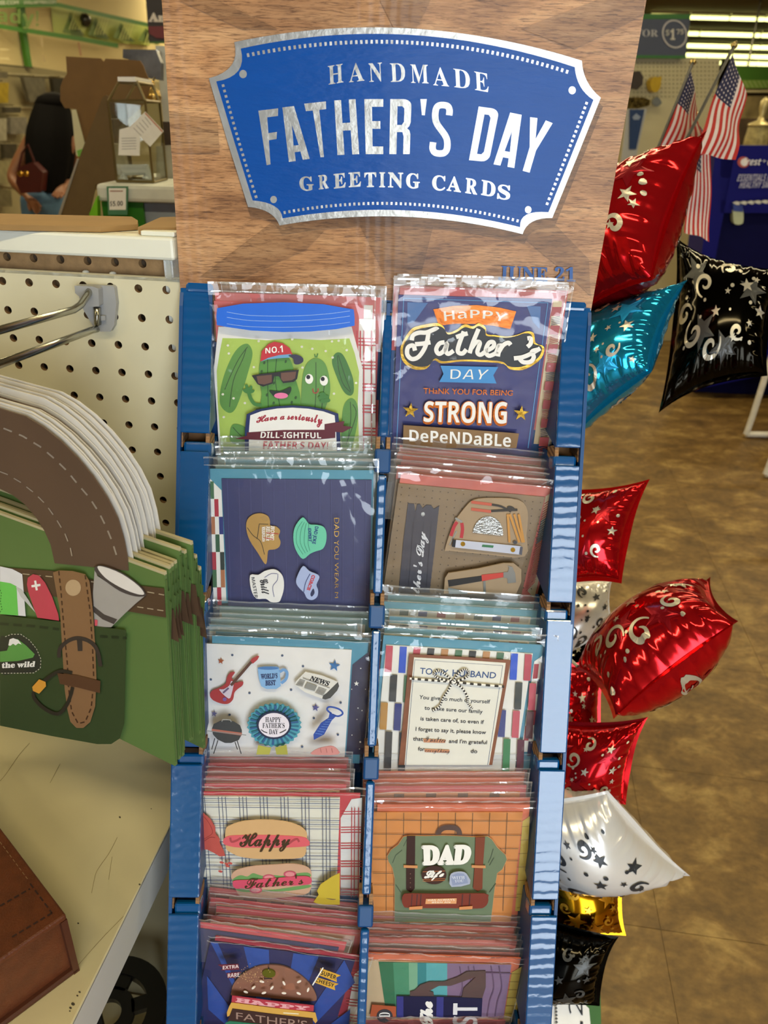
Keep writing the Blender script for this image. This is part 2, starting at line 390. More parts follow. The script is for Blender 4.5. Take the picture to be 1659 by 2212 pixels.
# ------------------------------------------------------------------ gondola with pegboard
GY = rad(-7.99); GO = V((-.3434, .6966, 1.45-.1313)); GX = V((cos(GY), sin(GY), 0)); GN = V((sin(GY), -cos(GY), 0))
def G(x, n, z): return GO+GX*x+GN*n+V((0, 0, z))
def gbox(mb, a, b): return mb.hexa([G(x, n, z) for n in (b[1], a[1]) for x, z in ((a[0], a[2]), (b[0], a[2]), (b[0], b[2]), (a[0], b[2]))])
PEGM = mat('pegboard_enamel', 'D6CFB2', 0.42, var=0.05, scale=9, bump=0.04, bscale=60); HARD = mat('hardboard', '9A7A52', 0.75, var=0.16, scale=130, bump=0.15)
RAILM = mat('white_rail', 'E4E4D6', 0.38, var=0.03, scale=12); DARKB = mat('dark_hardboard', '4A3A28', 0.85, var=0.1)
gon = thing('gondola_shelving', 'cream pegboard gondola with white top rail and shelf, left of the card display', 'shelving', tuple(G(-.2, 0, -GO.z)))
PITCHH = 0.0254; GR = 0.1655; GL = -0.56
def pegpanel(x0, x1, z1, nrow, n0, n1, r, zr0=0.0):
    # perforated board: every cell is a square with a round hole through it
    mb = MB(); rim = MB(); ns = 16
    sq = []
    for k in range(ns):
        a = 2*pi*k/ns; c, s = cos(a), sin(a); m = max(abs(c), abs(s)); sq.append((c/m*PITCHH/2, s/m*PITCHH/2))
    i0, i1 = math.floor(x0/PITCHH)-1, math.ceil(x1/PITCHH)+1
    for j in range(nrow):
        for i in range(i0, i1+1):
            cx, cz = i*PITCHH, zr0-j*PITCHH
            if cx-PITCHH/2 > x1 or cx+PITCHH/2 < x0: continue
            cl = lambda x: min(max(x, x0), x1); cu = lambda z: min(z, z1)
            o = [G(cl(cx+a), n1, cu(cz+b)) for a, b in sq]; h = [G(cl(cx+r*cos(2*pi*k/ns)), n1, cz+r*sin(2*pi*k/ns)) for k in range(ns)]
            hb = [p-GN*(n1-n0) for p in h]
            mb.add(o+h, [(k, (k+1) % ns, ns+(k+1) % ns, ns+k) for k in range(ns)]); rim.add(h+hb, [(k, (k+1) % ns, ns+(k+1) % ns, ns+k) for k in range(ns)])
    return mb, rim
_pm, _rm = pegpanel(GL, GR, 0.0097, 25, -0.006, 0.0, 0.0036); pgo = _pm.build('pegboard_panel', PEGM, gon); tag(_rm.build('hole_rims', mat('raw_hole_wall', '7A5C3A', .85, var=.1), pgo), kind='stuff')
mb = MB(); gbox(mb, (GL, -0.006, -1.31), (GR, 0.0, -.6225)); mb.build('lower_panel', mat('shaded_lower_panel', '8C8468', .6, var=.06, scale=6), gon)  # solid panel; the shade under the shelf is partly in its colour
mb = MB(); gbox(mb, (GL, -0.0085, 0.0072), (GR, 0.0, 0.0097)); mb.build('panel_edge', RAILM, gon)
mb = MB(); gbox(mb, (GL, -0.045, -1.31), (GR-.012, -0.032, 0.012)); mb.build('inner_board', DARKB, gon)
_hp = Plane(G(0, -0.0125, 0), GN); _hz = (_hp(62*.24111, 440+475*.24111)-GO).z; _hx = (_hp(62*.24111, 440+475*.24111)-GO).dot(GX) % PITCHH
mbh = MB(); ns = 16
for i in range(-22, 8):
    cx = i*PITCHH+_hx
    if GL < cx-PITCHH/2 and cx+PITCHH/2 < GR+.01:
        sq = [(cos(2*pi*k/ns)/max(abs(cos(2*pi*k/ns)), abs(sin(2*pi*k/ns)))*PITCHH/2, sin(2*pi*k/ns)/max(abs(cos(2*pi*k/ns)), abs(sin(2*pi*k/ns)))*PITCHH) for k in range(ns)]
        o = [G(cx+a, -.0125, _hz+b) for a, b in sq]; h = [G(cx+.0037*cos(2*pi*k/ns), -.0125, _hz+.0037*sin(2*pi*k/ns)) for k in range(ns)]; hb = [p-GN*.006 for p in h]
        mbh.add(o+h+hb, [(k, (k+1) % ns, ns+(k+1) % ns, ns+k) for k in range(ns)]+[(ns+k, ns+(k+1) % ns, 2*ns+(k+1) % ns, 2*ns+k) for k in range(ns)])
mbh.build('hardboard_strip', HARD, gon)
mb = MB(); gbox(mb, (GL, -.030, -.04), (GR, -.0195, .03)); mb.build('hardboard_back', DARKB, gon)
rp_ = Plane(G(0, 0.006, 0), GN); rz0 = (rp_(150*.24, 440+444*.24111)-GO).z; rz1 = (rp_(40, 440+241*.24111)-GO).z
mb = MB(); gbox(mb, (GL, -0.038, rz0), (GR-.0005, 0.006, rz1)); mb.build('top_rail', RAILM, gon, bevel=0.0025)
mb = MB(); gbox(mb, (GR-.016, -0.031, -1.31), (GR-.010, -.0065, rz0)); mb.build('upright', RAILM, gon)
mb = MB(); gbox(mb, (GR-.030, -0.03, rz1), (GR-.0005, .002, rz1+.004)); mb.build('rail_end_clip', RAILM, gon, bevel=0.001)
SHELFM = mat('cream_shelf_enamel', 'D2C7A0', 0.38, var=0.07, scale=7, bump=0.03, bscale=150, detail=8); SIDEM = mat('shelf_side_enamel', 'CFCBC2', 0.4, var=0.03, scale=6)
SZ = -.5013; SX = .1568
mb = MB(); gbox(mb, (GL, 0.012, SZ-.004), (SX, .47, SZ)); sh = mb.build('shelf', SHELFM, gon, bevel=0.0012)
mb = MB(); gbox(mb, (SX-.0022, 0.012, SZ-.046), (SX, .47, SZ-.001)); gbox(mb, (GL, .466, SZ-.046), (SX, .47, SZ-.001)); mb.build('shelf_lip', SIDEM, sh)
SP = Plane(G(0, 0, SZ), (0, 0, 1)); cBL = Crop(0, 1600, .27675)
A = Art(SP, cBL, sh, 0.0002); SCR = mat('scuff_mark', '8E7F58', .6); CHIP = mat('paint_chip', '4A4438', .6)
for p in ([(915, 755), (850, 880), (760, 1010), (735, 1090), (715, 1190)], [(875, 905), (848, 1085)], [(230, 20), (150, 110), (50, 255), (0, 315)], [(965, 1370), (780, 1560), (560, 1810)], [(470, 180), (390, 330)]): A.line('scuff_mark', SCR, p, 3.2, sm=4, h=0.0002)
for x, y, a in ((935, 597, 9), (1180, 532, 5), (610, 1425, 8), (1090, 1122, 9), (570, 2055, 17), (550, 2085, 12), (604, 1990, 9), (622, 1962, 10), (545, 2110, 7)): A.disc('paint_chip', CHIP, x, y, a, a*.8, 30, n=6, h=0.0003)
A.flush()
LSZ = -1.03
mb = MB(); gbox(mb, (GL, 0.004, LSZ-.004), (SX+.004, .40, LSZ)); lsh = mb.build('lower_shelf', SHELFM, gon)
mb = MB(); gbox(mb, (GL, .396, -1.31), (SX+.004, .40, LSZ-.004)); mb.build('kick_plate', SIDEM, gon)
# clear price channel by the rail end
CLEARP = film('clear_plastic_strip', 0.10, 0.08, 0.12, 20, (0.90, 0.91, 0.90), False, .12)
mb = MB(); cp = Crop(0, 440, .24111); PP = Plane(G(0, 0.002, 0), GN)
q = [PP(*cp(p)) for p in ((1465, 505), (1600, 495), (1612, 690), (1480, 668))]; mb.prism(q, -GN*.009); o = mb.build('label_holder', CLEARP, None); tag(o, 'small clear plastic label holder under the white rail end', 'label holder')
# ------------------------------------------------------------------ peg hook
PLA = mat('grey_plastic', '9C9C9C', 0.45, var=0.03); STEEL = mat('bright_steel_wire', 'A9A79A', 0.22, 1.0, var=0.06, scale=12)
hk = thing('peg_hook', 'double wire peg hook in grey plastic bracket on the pegboard', 'hook', tuple(PP(215, 690)))
P0 = Plane(G(0, 0.0003, 0), GN)
def wp(x, y, h=0): a = cp((x, y)); return P0(a[0], a[1], h)
bp_ = MB(); bp_.prism([wp(*p, .005) for p in ((700, 730), (1005, 736), (1024, 752), (1042, 895), (1022, 1090), (990, 1146), (900, 1146), (840, 1110), (800, 1040), (735, 930), (700, 800))], -GN*.005); bp_.build('back_plate', PLA, hk, bevel=.0008)
MB().prism([wp(*p, .013) for p in ((668, 735), (830, 742), (880, 760), (888, 920), (760, 928), (730, 850), (672, 800))], -GN*.008).build('wire_saddle', PLA, hk, bevel=.0012)
MB().prism([wp(*p, .008) for p in ((885, 1005), (940, 1005), (940, 1045), (890, 1050))], -GN*.003).build('wire_clip', PLA, hk)
u0 = wp(800, 775, .012); l0 = wp(882, 1105, .008)
MB().tube([wp(815, 790, .010), u0+V((0, 0, -.001)), u0+GN*.006+V((0, 0, -.004)), u0+GN*.018+V((0, 0, -.009)), u0+GN*.030+V((0, 0, -.0105)), u0+GN*.25+V((0, 0, .004))], .0031, 12).build('wire_prong', STEEL, hk, smooth=True)
MB().tube([wp(870, 930, .0085), wp(876, 1080, .0085), l0+GN*.004+V((0, 0, -.001)), l0+GN*.012, l0+GN*.25+V((0, 0, .012))], .0031, 12).build('wire_prong', STEEL, hk, smooth=True)
for x, y in ((768, 615), (1010, 628)):
    a = wp(x, y-10, -.010); MB().tube([a+V((0, 0, -.006)), a, a+V((0, 0, .001))], [.003, .003, .0014], 10).build('locking_pin', mat('white_plastic', 'E2E0D6', .4), hk, smooth=True)
# ------------------------------------------------------------------ the card display: frame of reference
DO = V((-0.0006, 0.677, 1.45-0.1328)); YAW, TILT, LEAN, RAKE = rad(2.668), rad(1.84), rad(0.713), rad(23.44)
DM = Matrix.Rotation(YAW, 3, 'Z') @ Matrix.Rotation(TILT, 3, 'Y') @ Matrix.Rotation(LEAN, 3, 'X')
def D(x, y, z): return DO + DM @ V((x, y, z))
def Q(x, s, n=0.0): return D(x, -sin(RAKE)*s-cos(RAKE)*n, -cos(RAKE)*s+sin(RAKE)*n)   # on the raked front: s down the slope, n out
def qbox(mb, x0, x1, s0, s1, n0, n1):
    return mb.hexa([Q(x0, s1, n1), Q(x1, s1, n1), Q(x1, s0, n1), Q(x0, s0, n1), Q(x0, s1, n0), Q(x1, s1, n0), Q(x1, s0, n0), Q(x0, s0, n0)])
def dbox(mb, a, b):
    return mb.hexa([D(x, y, z) for y in (a[1], b[1]) for x, z in ((a[0], a[2]), (b[0], a[2]), (b[0], b[2]), (a[0], b[2]))])
HW = 0.1782; STEP = 0.139; FL = 0.1232
BLUE = corrugated('blue_gloss_board', '044C88', 'Z', 0.0088, 0.14, 0.20, 0.9)
BLUE_IN = mat('blue_board_inner', '00427C', 0.4, var=0.06, scale=12)
KRAFT = mat('kraft_board', 'A87E56', 0.8, var=0.12, scale=60, bump=0.1)
def flute_mat():
    m = mat('kraft_flutes', '9A7450', 0.85, var=0.15, scale=200); nt = m.node_tree; N = nt.nodes; L = nt.links
    tc = N.new('ShaderNodeTexCoord'); wv = N.new('ShaderNodeTexWave'); wv.bands_direction = 'Z'; wv.inputs['Scale'].default_value = 60
    wv.inputs['Distortion'].default_value = 2; L.new(tc.outputs['Object'], wv.inputs['Vector'])
    bp = N.new('ShaderNodeBump'); bp.inputs['Strength'].default_value = 0.8; bp.inputs['Distance'].default_value = 0.002
    L.new(wv.outputs['Fac'], bp.inputs['Height']); L.new(bp.outputs[0], N['Principled BSDF'].inputs['Normal']); return m
FLUTE = flute_mat()
disp = thing('greeting_card_display', "tall blue cardboard display of Father's Day cards with wood print header", 'display', (DO.x, DO.y-0.15, 0))
zb = -cos(RAKE)*6*STEP
# side panels, back, plinth
for sx in (-1, 1):
    mb = MB(); x0 = sx*HW; x1 = sx*(HW-0.003)
    prof = [(-0.002, -0.004), (-0.008, -0.014), (-sin(RAKE)*6*STEP+0.004, zb), (-sin(RAKE)*6*STEP+0.004, 0.004-DO.z), (-0.002, 0.004-DO.z)]
    mb.prism([D(x0, y, z) for y, z in prof], D(x1, 0, 0)-D(x0, 0, 0)); mb.build('side_panel', BLUE_IN, disp)
mb = MB(); dbox(mb, (-HW, -0.002, 0.006-DO.z), (HW, 0.0015, -0.013)); mb.build('back_panel', KRAFT, disp)
mb = MB(); dbox(mb, (-HW, -sin(RAKE)*6*STEP, 0.006-DO.z), (HW, -sin(RAKE)*6*STEP+0.004, zb-0.004)); mb.build('plinth_front', BLUE, disp)
# trays
for k in range(6):
    s0 = k*STEP; s1 = s0+FL; yk, zk = -sin(RAKE)*s0, -cos(RAKE)*s0
    mb = MB()                                     # tray floor and back wall
    yb = yk+(0.0495 if k else -0.0025)
    dbox(mb, (-HW+0.004, yk-0.020, zk-0.158), (HW-0.004, yb, zk-0.155))
    dbox(mb, (-HW+0.004, yb-0.002, zk-0.155), (HW-0.004, yb, zk-0.045))
    tray = mb.build('tray', BLUE_IN, disp)
    for sx, fwid in ((-1, 0.0275), (1, 0.0250)):
        xo, xi = sx*HW, sx*(HW-fwid)
        mb = MB(); qbox(mb, min(xo, xi), max(xo, xi), s0, s1, -0.0035, 0.0)
        o = mb.build('side_flange', BLUE, tray, bevel=0.0012)
        mb = MB(); xa, xb = sx*(HW-0.0045), sx*(HW-fwid-0.001)
        qbox(mb, min(xa, xb), max(xa, xb), s0-0.0085, s0+0.004, *((-0.020, -0.0037) if k else (-0.0035, 0.0016)))
        mb.build('top_fold', BLUE, tray, bevel=0.0025)
        mb = MB(); xa, xb = sx*(HW-fwid), sx*(HW-fwid+0.003)      # inner wall of the pocket
        mb.prism([Q(xa, s0+0.001, -0.0036), Q(xa, s1, -0.0036), D(xa, yb-0.002, zk-cos(RAKE)*FL), D(xa, yb-0.002, zk-0.004)], D(xb, 0, 0)-D(xa, 0, 0))
        mb.build('inner_wall', BLUE_IN, tray)
        mb = MB()                                  # raw corrugated ends showing in the slot under the flange
        for xe in (sx*(HW-0.0022), sx*(HW-fwid+0.0022)):
            qbox(mb, xe-0.0017, xe+0.0017, s1-0.001, s1+0.0125, -0.030, -0.0045)
        mb.build('cut_edge', FLUTE, tray)
        mb = MB(); xa, xb = sx*(HW-0.004), sx*(HW-fwid+0.004)
        qbox(mb, min(xa, xb), max(xa, xb), s1-0.002, s1+0.010, -0.036, -0.030); mb.build('slot_back', KRAFT, tray)
    mb = MB(); qbox(mb, -0.0072, 0.0072, s0-0.0085, s0+0.0125, -0.016, -0.001); mb.build('divider_cap', BLUE_IN, tray, bevel=0.002)
    mb = MB(); qbox(mb, -0.0042, 0.0042, s0+0.0145, s1-0.003, -0.007, -0.001); mb.build('divider_flute', BLUE, tray, bevel=0.002)
    mb = MB(); mb.prism([Q(-0.0016, s0, -0.008), Q(-0.0016, s1, -0.008), D(-0.0016, yb-0.002, zk-cos(RAKE)*FL), D(-0.0016, yb-0.002, zk-0.004)], D(0.0032, 0, 0)-D(0, 0, 0))
    mb.build('divider_panel', BLUE_IN, tray)
    mb = MB()
    for xe in (-0.0045, 0.0045): qbox(mb, xe-0.0017, xe+0.0017, s1-0.003, s1+0.0115, -0.022, -0.0035)
    mb.build('cut_edge', FLUTE, tray)
# ------------------------------------------------------------------ header with the sign
def wood_mat(name, k):
    m = bpy.data.materials.new(name); m.use_nodes = True; nt = m.node_tree; N = nt.nodes; L = nt.links; b = N['Principled BSDF']; MATS[name] = m
    tc = N.new('ShaderNodeTexCoord')
    def noise(sc, st, det, dist=0.0):
        mp = N.new('ShaderNodeMapping'); mp.inputs['Scale'].default_value = st; L.new(tc.outputs['Object'], mp.inputs[0])
        n = N.new('ShaderNodeTexNoise'); n.inputs['Scale'].default_value = sc; n.inputs['Detail'].default_value = det
        n.inputs['Distortion'].default_value = dist; n.inputs['Roughness'].default_value = 0.65; L.new(mp.outputs[0], n.inputs['Vector']); return n
    n1 = noise(9, (0.7, 1, 4.0), 6, 0.6); n2 = noise(240, (0.30, 1, 3.6), 9, 0.8); n3 = noise(5, (1, 1, 1.6), 3)
    r1 = N.new('ShaderNodeValToRGB'); e = r1.color_ramp.elements; L.new(n1.outputs['Fac'], r1.inputs[0])
    e[0].position = 0.28; e[0].color = tuple(x*k for x in lin('7A5232')[:3])+(1,); e[1].position = 0.72; e[1].color = tuple(x*k for x in lin('DDB284')[:3])+(1,)
    q = e.new(0.5); q.color = tuple(x*k for x in lin('BC8C60')[:3])+(1,)
    r2 = N.new('ShaderNodeValToRGB'); L.new(n2.outputs['Fac'], r2.inputs[0]); e = r2.color_ramp.elements
    e[0].position = 0.34; e[0].color = (0.12, 0.07, 0.05, 1); e[1].position = 0.54; e[1].color = (1, 1, 1, 1)
    mx = N.new('ShaderNodeMix'); mx.data_type = 'RGBA'; mx.blend_type = 'MULTIPLY'; mx.inputs['Factor'].default_value = 0.75
    L.new(r1.outputs[0], mx.inputs[6]); L.new(r2.outputs[0], mx.inputs[7])
    r3 = N.new('ShaderNodeValToRGB'); L.new(n3.outputs['Fac'], r3.inputs[0]); e = r3.color_ramp.elements
    e[0].position = 0.35; e[0].color = (0.72, 0.68, 0.66, 1); e[1].position = 0.62; e[1].color = (1.06, 1.04, 1.0, 1)
    m2 = N.new('ShaderNodeMix'); m2.data_type = 'RGBA'; m2.blend_type = 'MULTIPLY'; m2.inputs['Factor'].default_value = 1
    L.new(mx.outputs[2], m2.inputs[6]); L.new(r3.outputs[0], m2.inputs[7]); L.new(m2.outputs[2], b.inputs['Base Color'])
    b.inputs['Roughness'].default_value = 0.45; b.inputs['Specular IOR Level'].default_value = 0.22; b.inputs['Coat Weight'].default_value = 0.16; b.inputs['Coat Roughness'].default_value = 0.10
    wv = N.new('ShaderNodeTexWave'); wv.bands_direction = 'X'; wv.inputs['Scale'].default_value = 0.314/0.0085; wv.inputs['Distortion'].default_value = 1.2
    L.new(tc.outputs['Object'], wv.inputs['Vector'])
    bp = N.new('ShaderNodeBump'); bp.inputs['Strength'].default_value = 0.05; bp.inputs['Distance'].default_value = 0.001
    L.new(wv.outputs['Fac'], bp.inputs['Height']); L.new(bp.outputs[0], b.inputs['Coat Normal'])
    return m
WOOD = wood_mat('wood_print', 1.0); WOOD_D = wood_mat('wood_print_dark_rays', 0.70); WOOD_S = wood_mat('wood_print_drop_shadow', 0.50)
mb = MB(); dbox(mb, (-HW, 0.0, -0.012), (HW, 0.0045, 0.345)); hdr = mb.build('header_board', WOOD, disp)
HP = Plane(D(0, 0, 0.1), DM @ V((0, -1, 0)))
SIGNB = mat('sign_blue', '004AA2', 0.28, var=0.04, scale=20, coat=0.03, spec=0.16, bump=0.22, bscale=70, stretch=(1, 1, 3.5))
_b = SIGNB.node_tree.nodes['Principled BSDF']
SILVER = foil('sign_silver_foil', '928E87', 0.31, 0.2, 120)
A = Art(HP, PX, hdr)
hL, hR = Crop(440, 40, .27728), Crop(860, 40, .27728)
for ray_px in ([(433, 597), (590, 478), (640, 486), (700, 500), (660, 540), (520, 602)], [(770, 470), (940, 472), (905, 612), (838, 612)],
               [(1115, 500), (1185, 470), (1272, 560), (1276, 640), (1240, 605)], [(385, 0), (520, 62), (600, 62), (470, 0)],
               [(1125, 62), (1290, 0), (1392, 0), (1392, 30), (1240, 105)], [(820, 0), (930, 0), (900, 60), (850, 60)],
               [(366, 240), (470, 262), (474, 330), (370, 330)]):
    A.poly('printed_ray', WOOD_D, ray_px)
def sign(off, inset):
    # outline of the plaque: arched top and bottom, slanted sides, scooped corners
    i = inset
    def arc(p, q, c, n=10):
        return [tuple(bez([p, c, q], k/n)) for k in range(n+1)]
    o = []
    o += arc((506+i, 91+i*1.0), (1257-i*1.1, 131+i), (880, 61+i), 24)
    o += arc((1257-i*1.1, 131+i), (1298-i*1.15, 211+i*.35), (1268-i*1.05, 175+i*.8), 8)[1:]
    o += arc((1298-i*1.15, 211+i*.35), (1193-i*.6, 471-i*.9), (1246-i, 341), 2)[1:]
    o += arc((1193-i*.6, 471-i*.9), (1129-i*.4, 506-i*1.1), (1150-i*.9, 479-i*1.1), 8)[1:]
    o += arc((1129-i*.4, 506-i*1.1), (604+i*.45, 487-i*1.1), (868, 468-i*1.0), 24)[1:]
    o += arc((604+i*.45, 487-i*1.1), (536+i*.7, 447-i*1.0), (580+i*.9, 459-i), 8)[1:]
    o += arc((536+i*.7, 447-i*1.0), (451+i*1.15, 169+i*.5), (492+i*1.05, 308), 2)[1:]
    o += arc((451+i*1.15, 169+i*.5), (506+i, 91+i), (500+i*1.05, 141+i*.85), 8)[1:-1]
    return [(x+off[0], y+off[1]) for x, y in o]
A.poly('printed_drop_shadow', WOOD_S, sign((5, 19), 0))
A.poly('sign_border', SILVER, sign((0, 0), 0), 0.0003)
A.poly('sign_panel', SIGNB, sign((0, 0), 14), 0.0002)
hq = A.h+A.st
def squares(p, n, w, ht, skew):
    A.h = hq
    for k in range(n):
        t = k/(n-1); c = bez(p, t); e = (bez(p, min(1, t+0.01))-bez(p, max(0, t-0.01))).normalized(); u = V((-e.y, e.x))
        A.poly('sign_dash', SILVER, [tuple(c+e*a*w+u*b*ht) for a, b in ((-.5, -.5), (.5, -.5), (.5, .5), (-.5, .5))], h=hq)
squares([(536, 119), (885, 92), (1225, 155)], 64, 5.2, 8.2, 0)
squares([(482, 185), (516, 306), (553, 425)], 22, 5.8, 5.8, 0)
squares([(1267, 223), (1226, 330), (1182, 440)], 22, 5.8, 5.8, 0)
squares([(615, 459), (866, 440), (1118, 477)], 51, 4.6, 6.4, 0)
for x, y, r in ((525, 160, 8.2), (1236, 195, 8.0), (591, 431, 7.2), (1141, 453, 7.2)): A.disc('sign_rivet', SILVER, x, y, r, r*1.1, h=hq)
A.h = hq
def L1(ch, l, r, tl, tr, face='se'):
    A.text('sign_lettering', SILVER, ch, [l, r], [tl, tr], face, h=hq)
# HANDMADE / FATHER'S DAY / GREETING CARDS, letter by letter where it stands
for c, x0, x1, y in zip('HANDMADE', (708, 752, 796, 842, 886, 934, 979, 1024), (740, 785, 825, 874, 924, 968, 1014, 1054), (183, 178, 177, 177, 179, 184, 188, 194)):
    dy = (y-179)*0.0; sl = (x0-880)/880*0.20
    L1(c, (x0+2, y-sl*0), (x1+2, y+(x1-x0)*(x0-858)/900), (x0, y-40), (x1, y-40+(x1-x0)*(x0-858)/900))
FD = (('F', 558, 601, 576, 596, 239, 234, 357, 352), ('A', 610, 635, 624, 669, 232, 229, 350, 343), ('T', 657, 704, 684, 708, 224, 219, 340, 339),
      ('H', 722, 768, 729, 776, 217, 214, 335, 333), ('E', 787, 828, 790, 828, 214, 214, 333, 333), ('R', 843, 890, 841, 886, 214, 214, 333, 333),
      ("'", 908, 922, 909, 920, 214, 214, 249, 249), ('S', 936, 979, 926, 971, 218, 221, 338, 340), ('D', 1034, 1079, 1013, 1056, 230, 236, 346, 350),
      ('A', 1102, 1127, 1066, 1111, 243, 248, 355, 363), ('Y', 1145, 1194, 1129, 1144, 253, 266, 369, 373))
def block_letter(c, q):
    # condensed block capitals drawn as outlines in a unit box
    TL, TR, BR, BL = q
    def P(x, y): return tuple((V(TL)*(1-x)+V(TR)*x)*(1-y)+(V(BL)*(1-x)+V(BR)*x)*y)
    def rr(o, y0, y1, x0, x1, a, n=6):   # rounded right end
        return [(x1-a*(0.5)+a*.5*sin(pi*k/n)*1.0, y0+(y1-y0)*(0.5-0.5*cos(pi*k/n))) for k in range(n+1)]
    if c == 'F': g = [[(0, 0), (1, 0), (1, .14), (.42, .14), (.42, .43), (.98, .43), (.98, .56), (.42, .56), (.42, 1), (0, 1)]]
    elif c == 'T': g = [[(0, 0), (1, 0), (1, .14), (.66, .14), (.66, 1), (.34, 1), (.34, .14), (0, .14)]]
    elif c == 'H': g = [[(0, 0), (.32, 0), (.32, .42), (.68, .42), (.68, 0), (1, 0), (1, 1), (.68, 1), (.68, .56), (.32, .56), (.32, 1), (0, 1)]]
    elif c == 'E': g = [[(0, 0), (1, 0), (1, .14), (.40, .14), (.40, .40), (.84, .40), (.84, .54), (.40, .54), (.40, .86), (1, .86), (1, 1), (0, 1)]]
    elif c == "'": g = [[(0, 0), (1, 0), (.8, 1), (.2, 1)]]
    elif c == 'D':
        o = [(0, 0)]+[(.62+.38*sin(pi/2*k/5), .13-.13*cos(pi/2*k/5)) for k in range(6)]+[(.62+.38*cos(pi/2*k/5), .87+.13*sin(pi/2*k/5)) for k in range(6)]+[(0, 1)]
        i = [(.34, .13), (.55, .13), (.66, .18), (.66, .82), (.55, .87), (.34, .87)]; g = [o, i]
    elif c == 'R':
        o = [(0, 0)]+[(.6+.38*sin(pi/2*k/5), .12-.12*cos(pi/2*k/5)) for k in range(6)]+[(.98, .42), (.92, .49), (.82, .53), (.93, .57), (.98, .64), (.98, 1), (.66, 1), (.66, .68), (.6, .60), (.34, .60), (.34, 1), (0, 1)]
        i = [(.34, .13), (.56, .13), (.66, .17), (.66, .41), (.56, .47), (.34, .47)]; g = [o, i]
    elif c == 'S':
        ctr = [(.84, .24), (.84, .14), (.70, .07), (.34, .07), (.17, .14), (.17, .30), (.30, .42), (.70, .60), (.84, .72), (.84, .86), (.68, .93), (.32, .93), (.16, .86), (.16, .74)]
        A.line('sign_lettering', SILVER, [P(*p) for p in smooth(ctr, 4, False)], (V(TR)-V(TL)).length*0.33, h=hq); return
    A.poly('sign_lettering', SILVER, [P(*p) for p in g[0]], h=hq, holes=[[P(*p) for p in h] for h in g[1:]])
for c, a, b, e, f, ya, yb, yc, yd in FD:
    q = ((a, ya), (b, yb), (f, yd), (e, yc))
    if c == 'A':
        TL, TR, BR, BL = [V(p) for p in q]; lp = lambda p, r, t: tuple(p*(1-t)+r*t)
        w = 0.33
        iL = lambda t: V(lp(TL, BL, t)); iR = lambda t: V(lp(TR, BR, t)); cw = (BR-BL)*w
        up = (TL+TR)/2*0.66+(BL+BR)/2*0.34; bar0 = 0.72; bar1 = 0.84
        out = [TL, TR, BR, BR-cw, (iR(bar1)-cw), (iL(bar1)+cw), BL+cw, BL]
        A.poly('sign_lettering', SILVER, [tuple(p) for p in out], h=hq, holes=[[tuple(up), tuple(iR(bar0)-cw*.95), tuple(iL(bar0)+cw*.95)]])
    elif c == 'Y':
        TL, TR, BR, BL = [V(p) for p in q]
        A.poly('sign_lettering', SILVER, [tuple(p) for p in (TL, TL+V((16, 2)), V((1157, 300)), TR-V((15, 6)), TR, V((1158, 325)), BR, BL, V((1144, 318)))], h=hq)
    else: block_letter(c, q)
for c, x0, x1, y0, y1, h_, rot in (('G', 647, 678, 411, 411, 30, -.16), ('R', 688, 710, 409, 406, 30, -.13), ('E', 721, 747, 407, 404, 31, -.10), ('E', 753, 780, 404, 402, 31, -.06),
      ('T', 787, 813, 404, 403, 31, -.03), ('I', 819, 832, 404, 404, 32, 0), ('N', 838, 871, 404, 405, 32, .03), ('G', 877, 907, 405, 407, 32, .05),
      ('C', 933, 962, 409, 412, 32, .10), ('A', 965, 996, 411, 415, 32, .12), ('R', 1005, 1031, 416, 420, 32, .15), ('D', 1039, 1070, 420, 426, 32, .18), ('S', 1074, 1102, 428, 432, 31, .2)):
    s_ = rot*h_*0.45
    A.text('sign_lettering', SILVER, c, [(x0-s_*.2, y0), (x1-s_*.2, y1)], [(x0+s_*.6, y0-h_), (x1+s_*.6, y1-h_)], 'se', 0.012, h=hq)
PB = print_mat('14509C')
A.h = hq
A.text('header_date', PB, 'JUNE', [(1076, 603), (1184, 608)], [(1078, 574), (1184, 578)], 'se', 0.008)
A.text('header_date', PB, '21', [(1198, 606), (1243, 608)], [(1198, 576), (1243, 577)], 'se', 0.008)
A.flush()
# ------------------------------------------------------------------ greeting cards in clear sleeves
from mathutils import noise as mnoise
FILM = film('clear_sleeve_film', 0.045, 0.06, 0.5, 17, haze=0.015)
FILM_R = film('clear_sleeve_film_behind', 0.05, 0.10, 0.4, 30, haze=0.07)
FILM_E = film('clear_sleeve_fold', 0.16, 0.10, 0.4, 40, top=False, haze=0.22)
WHITE = mat('white_card', 'F2EFE8', 0.5, var=0.03, scale=40)
def P_(h): return print_mat(h)
class Frame:
    def __init__(s, tl, ex, n, w): s.tl, s.ex, s.n, s.w = V(tl), V(ex).normalized(), V(n).normalized(), w; s.dn = s.ex.cross(s.n).normalized()
    def p(s, x, z, h=0): return s.tl + s.ex*x + s.dn*z + s.n*h          # x right, z down from the top edge, h out
    def shifted(s, dx, dup, back, rot=0.0):
        f = Frame(s.tl+s.ex*dx-s.dn*dup-s.n*back, s.ex, s.n, s.w)
        if rot: f.ex = (s.ex*cos(rot)+s.dn*sin(rot)).normalized(); f.dn = f.ex.cross(f.n).normalized()
        return f
def slab(f, x0, x1, z0, z1, h0, h1):
    return MB().hexa([f.p(x0, z1, h1), f.p(x1, z1, h1), f.p(x1, z0, h1), f.p(x0, z0, h1), f.p(x0, z1, h0), f.p(x1, z1, h0), f.p(x1, z0, h0), f.p(x0, z0, h0)])
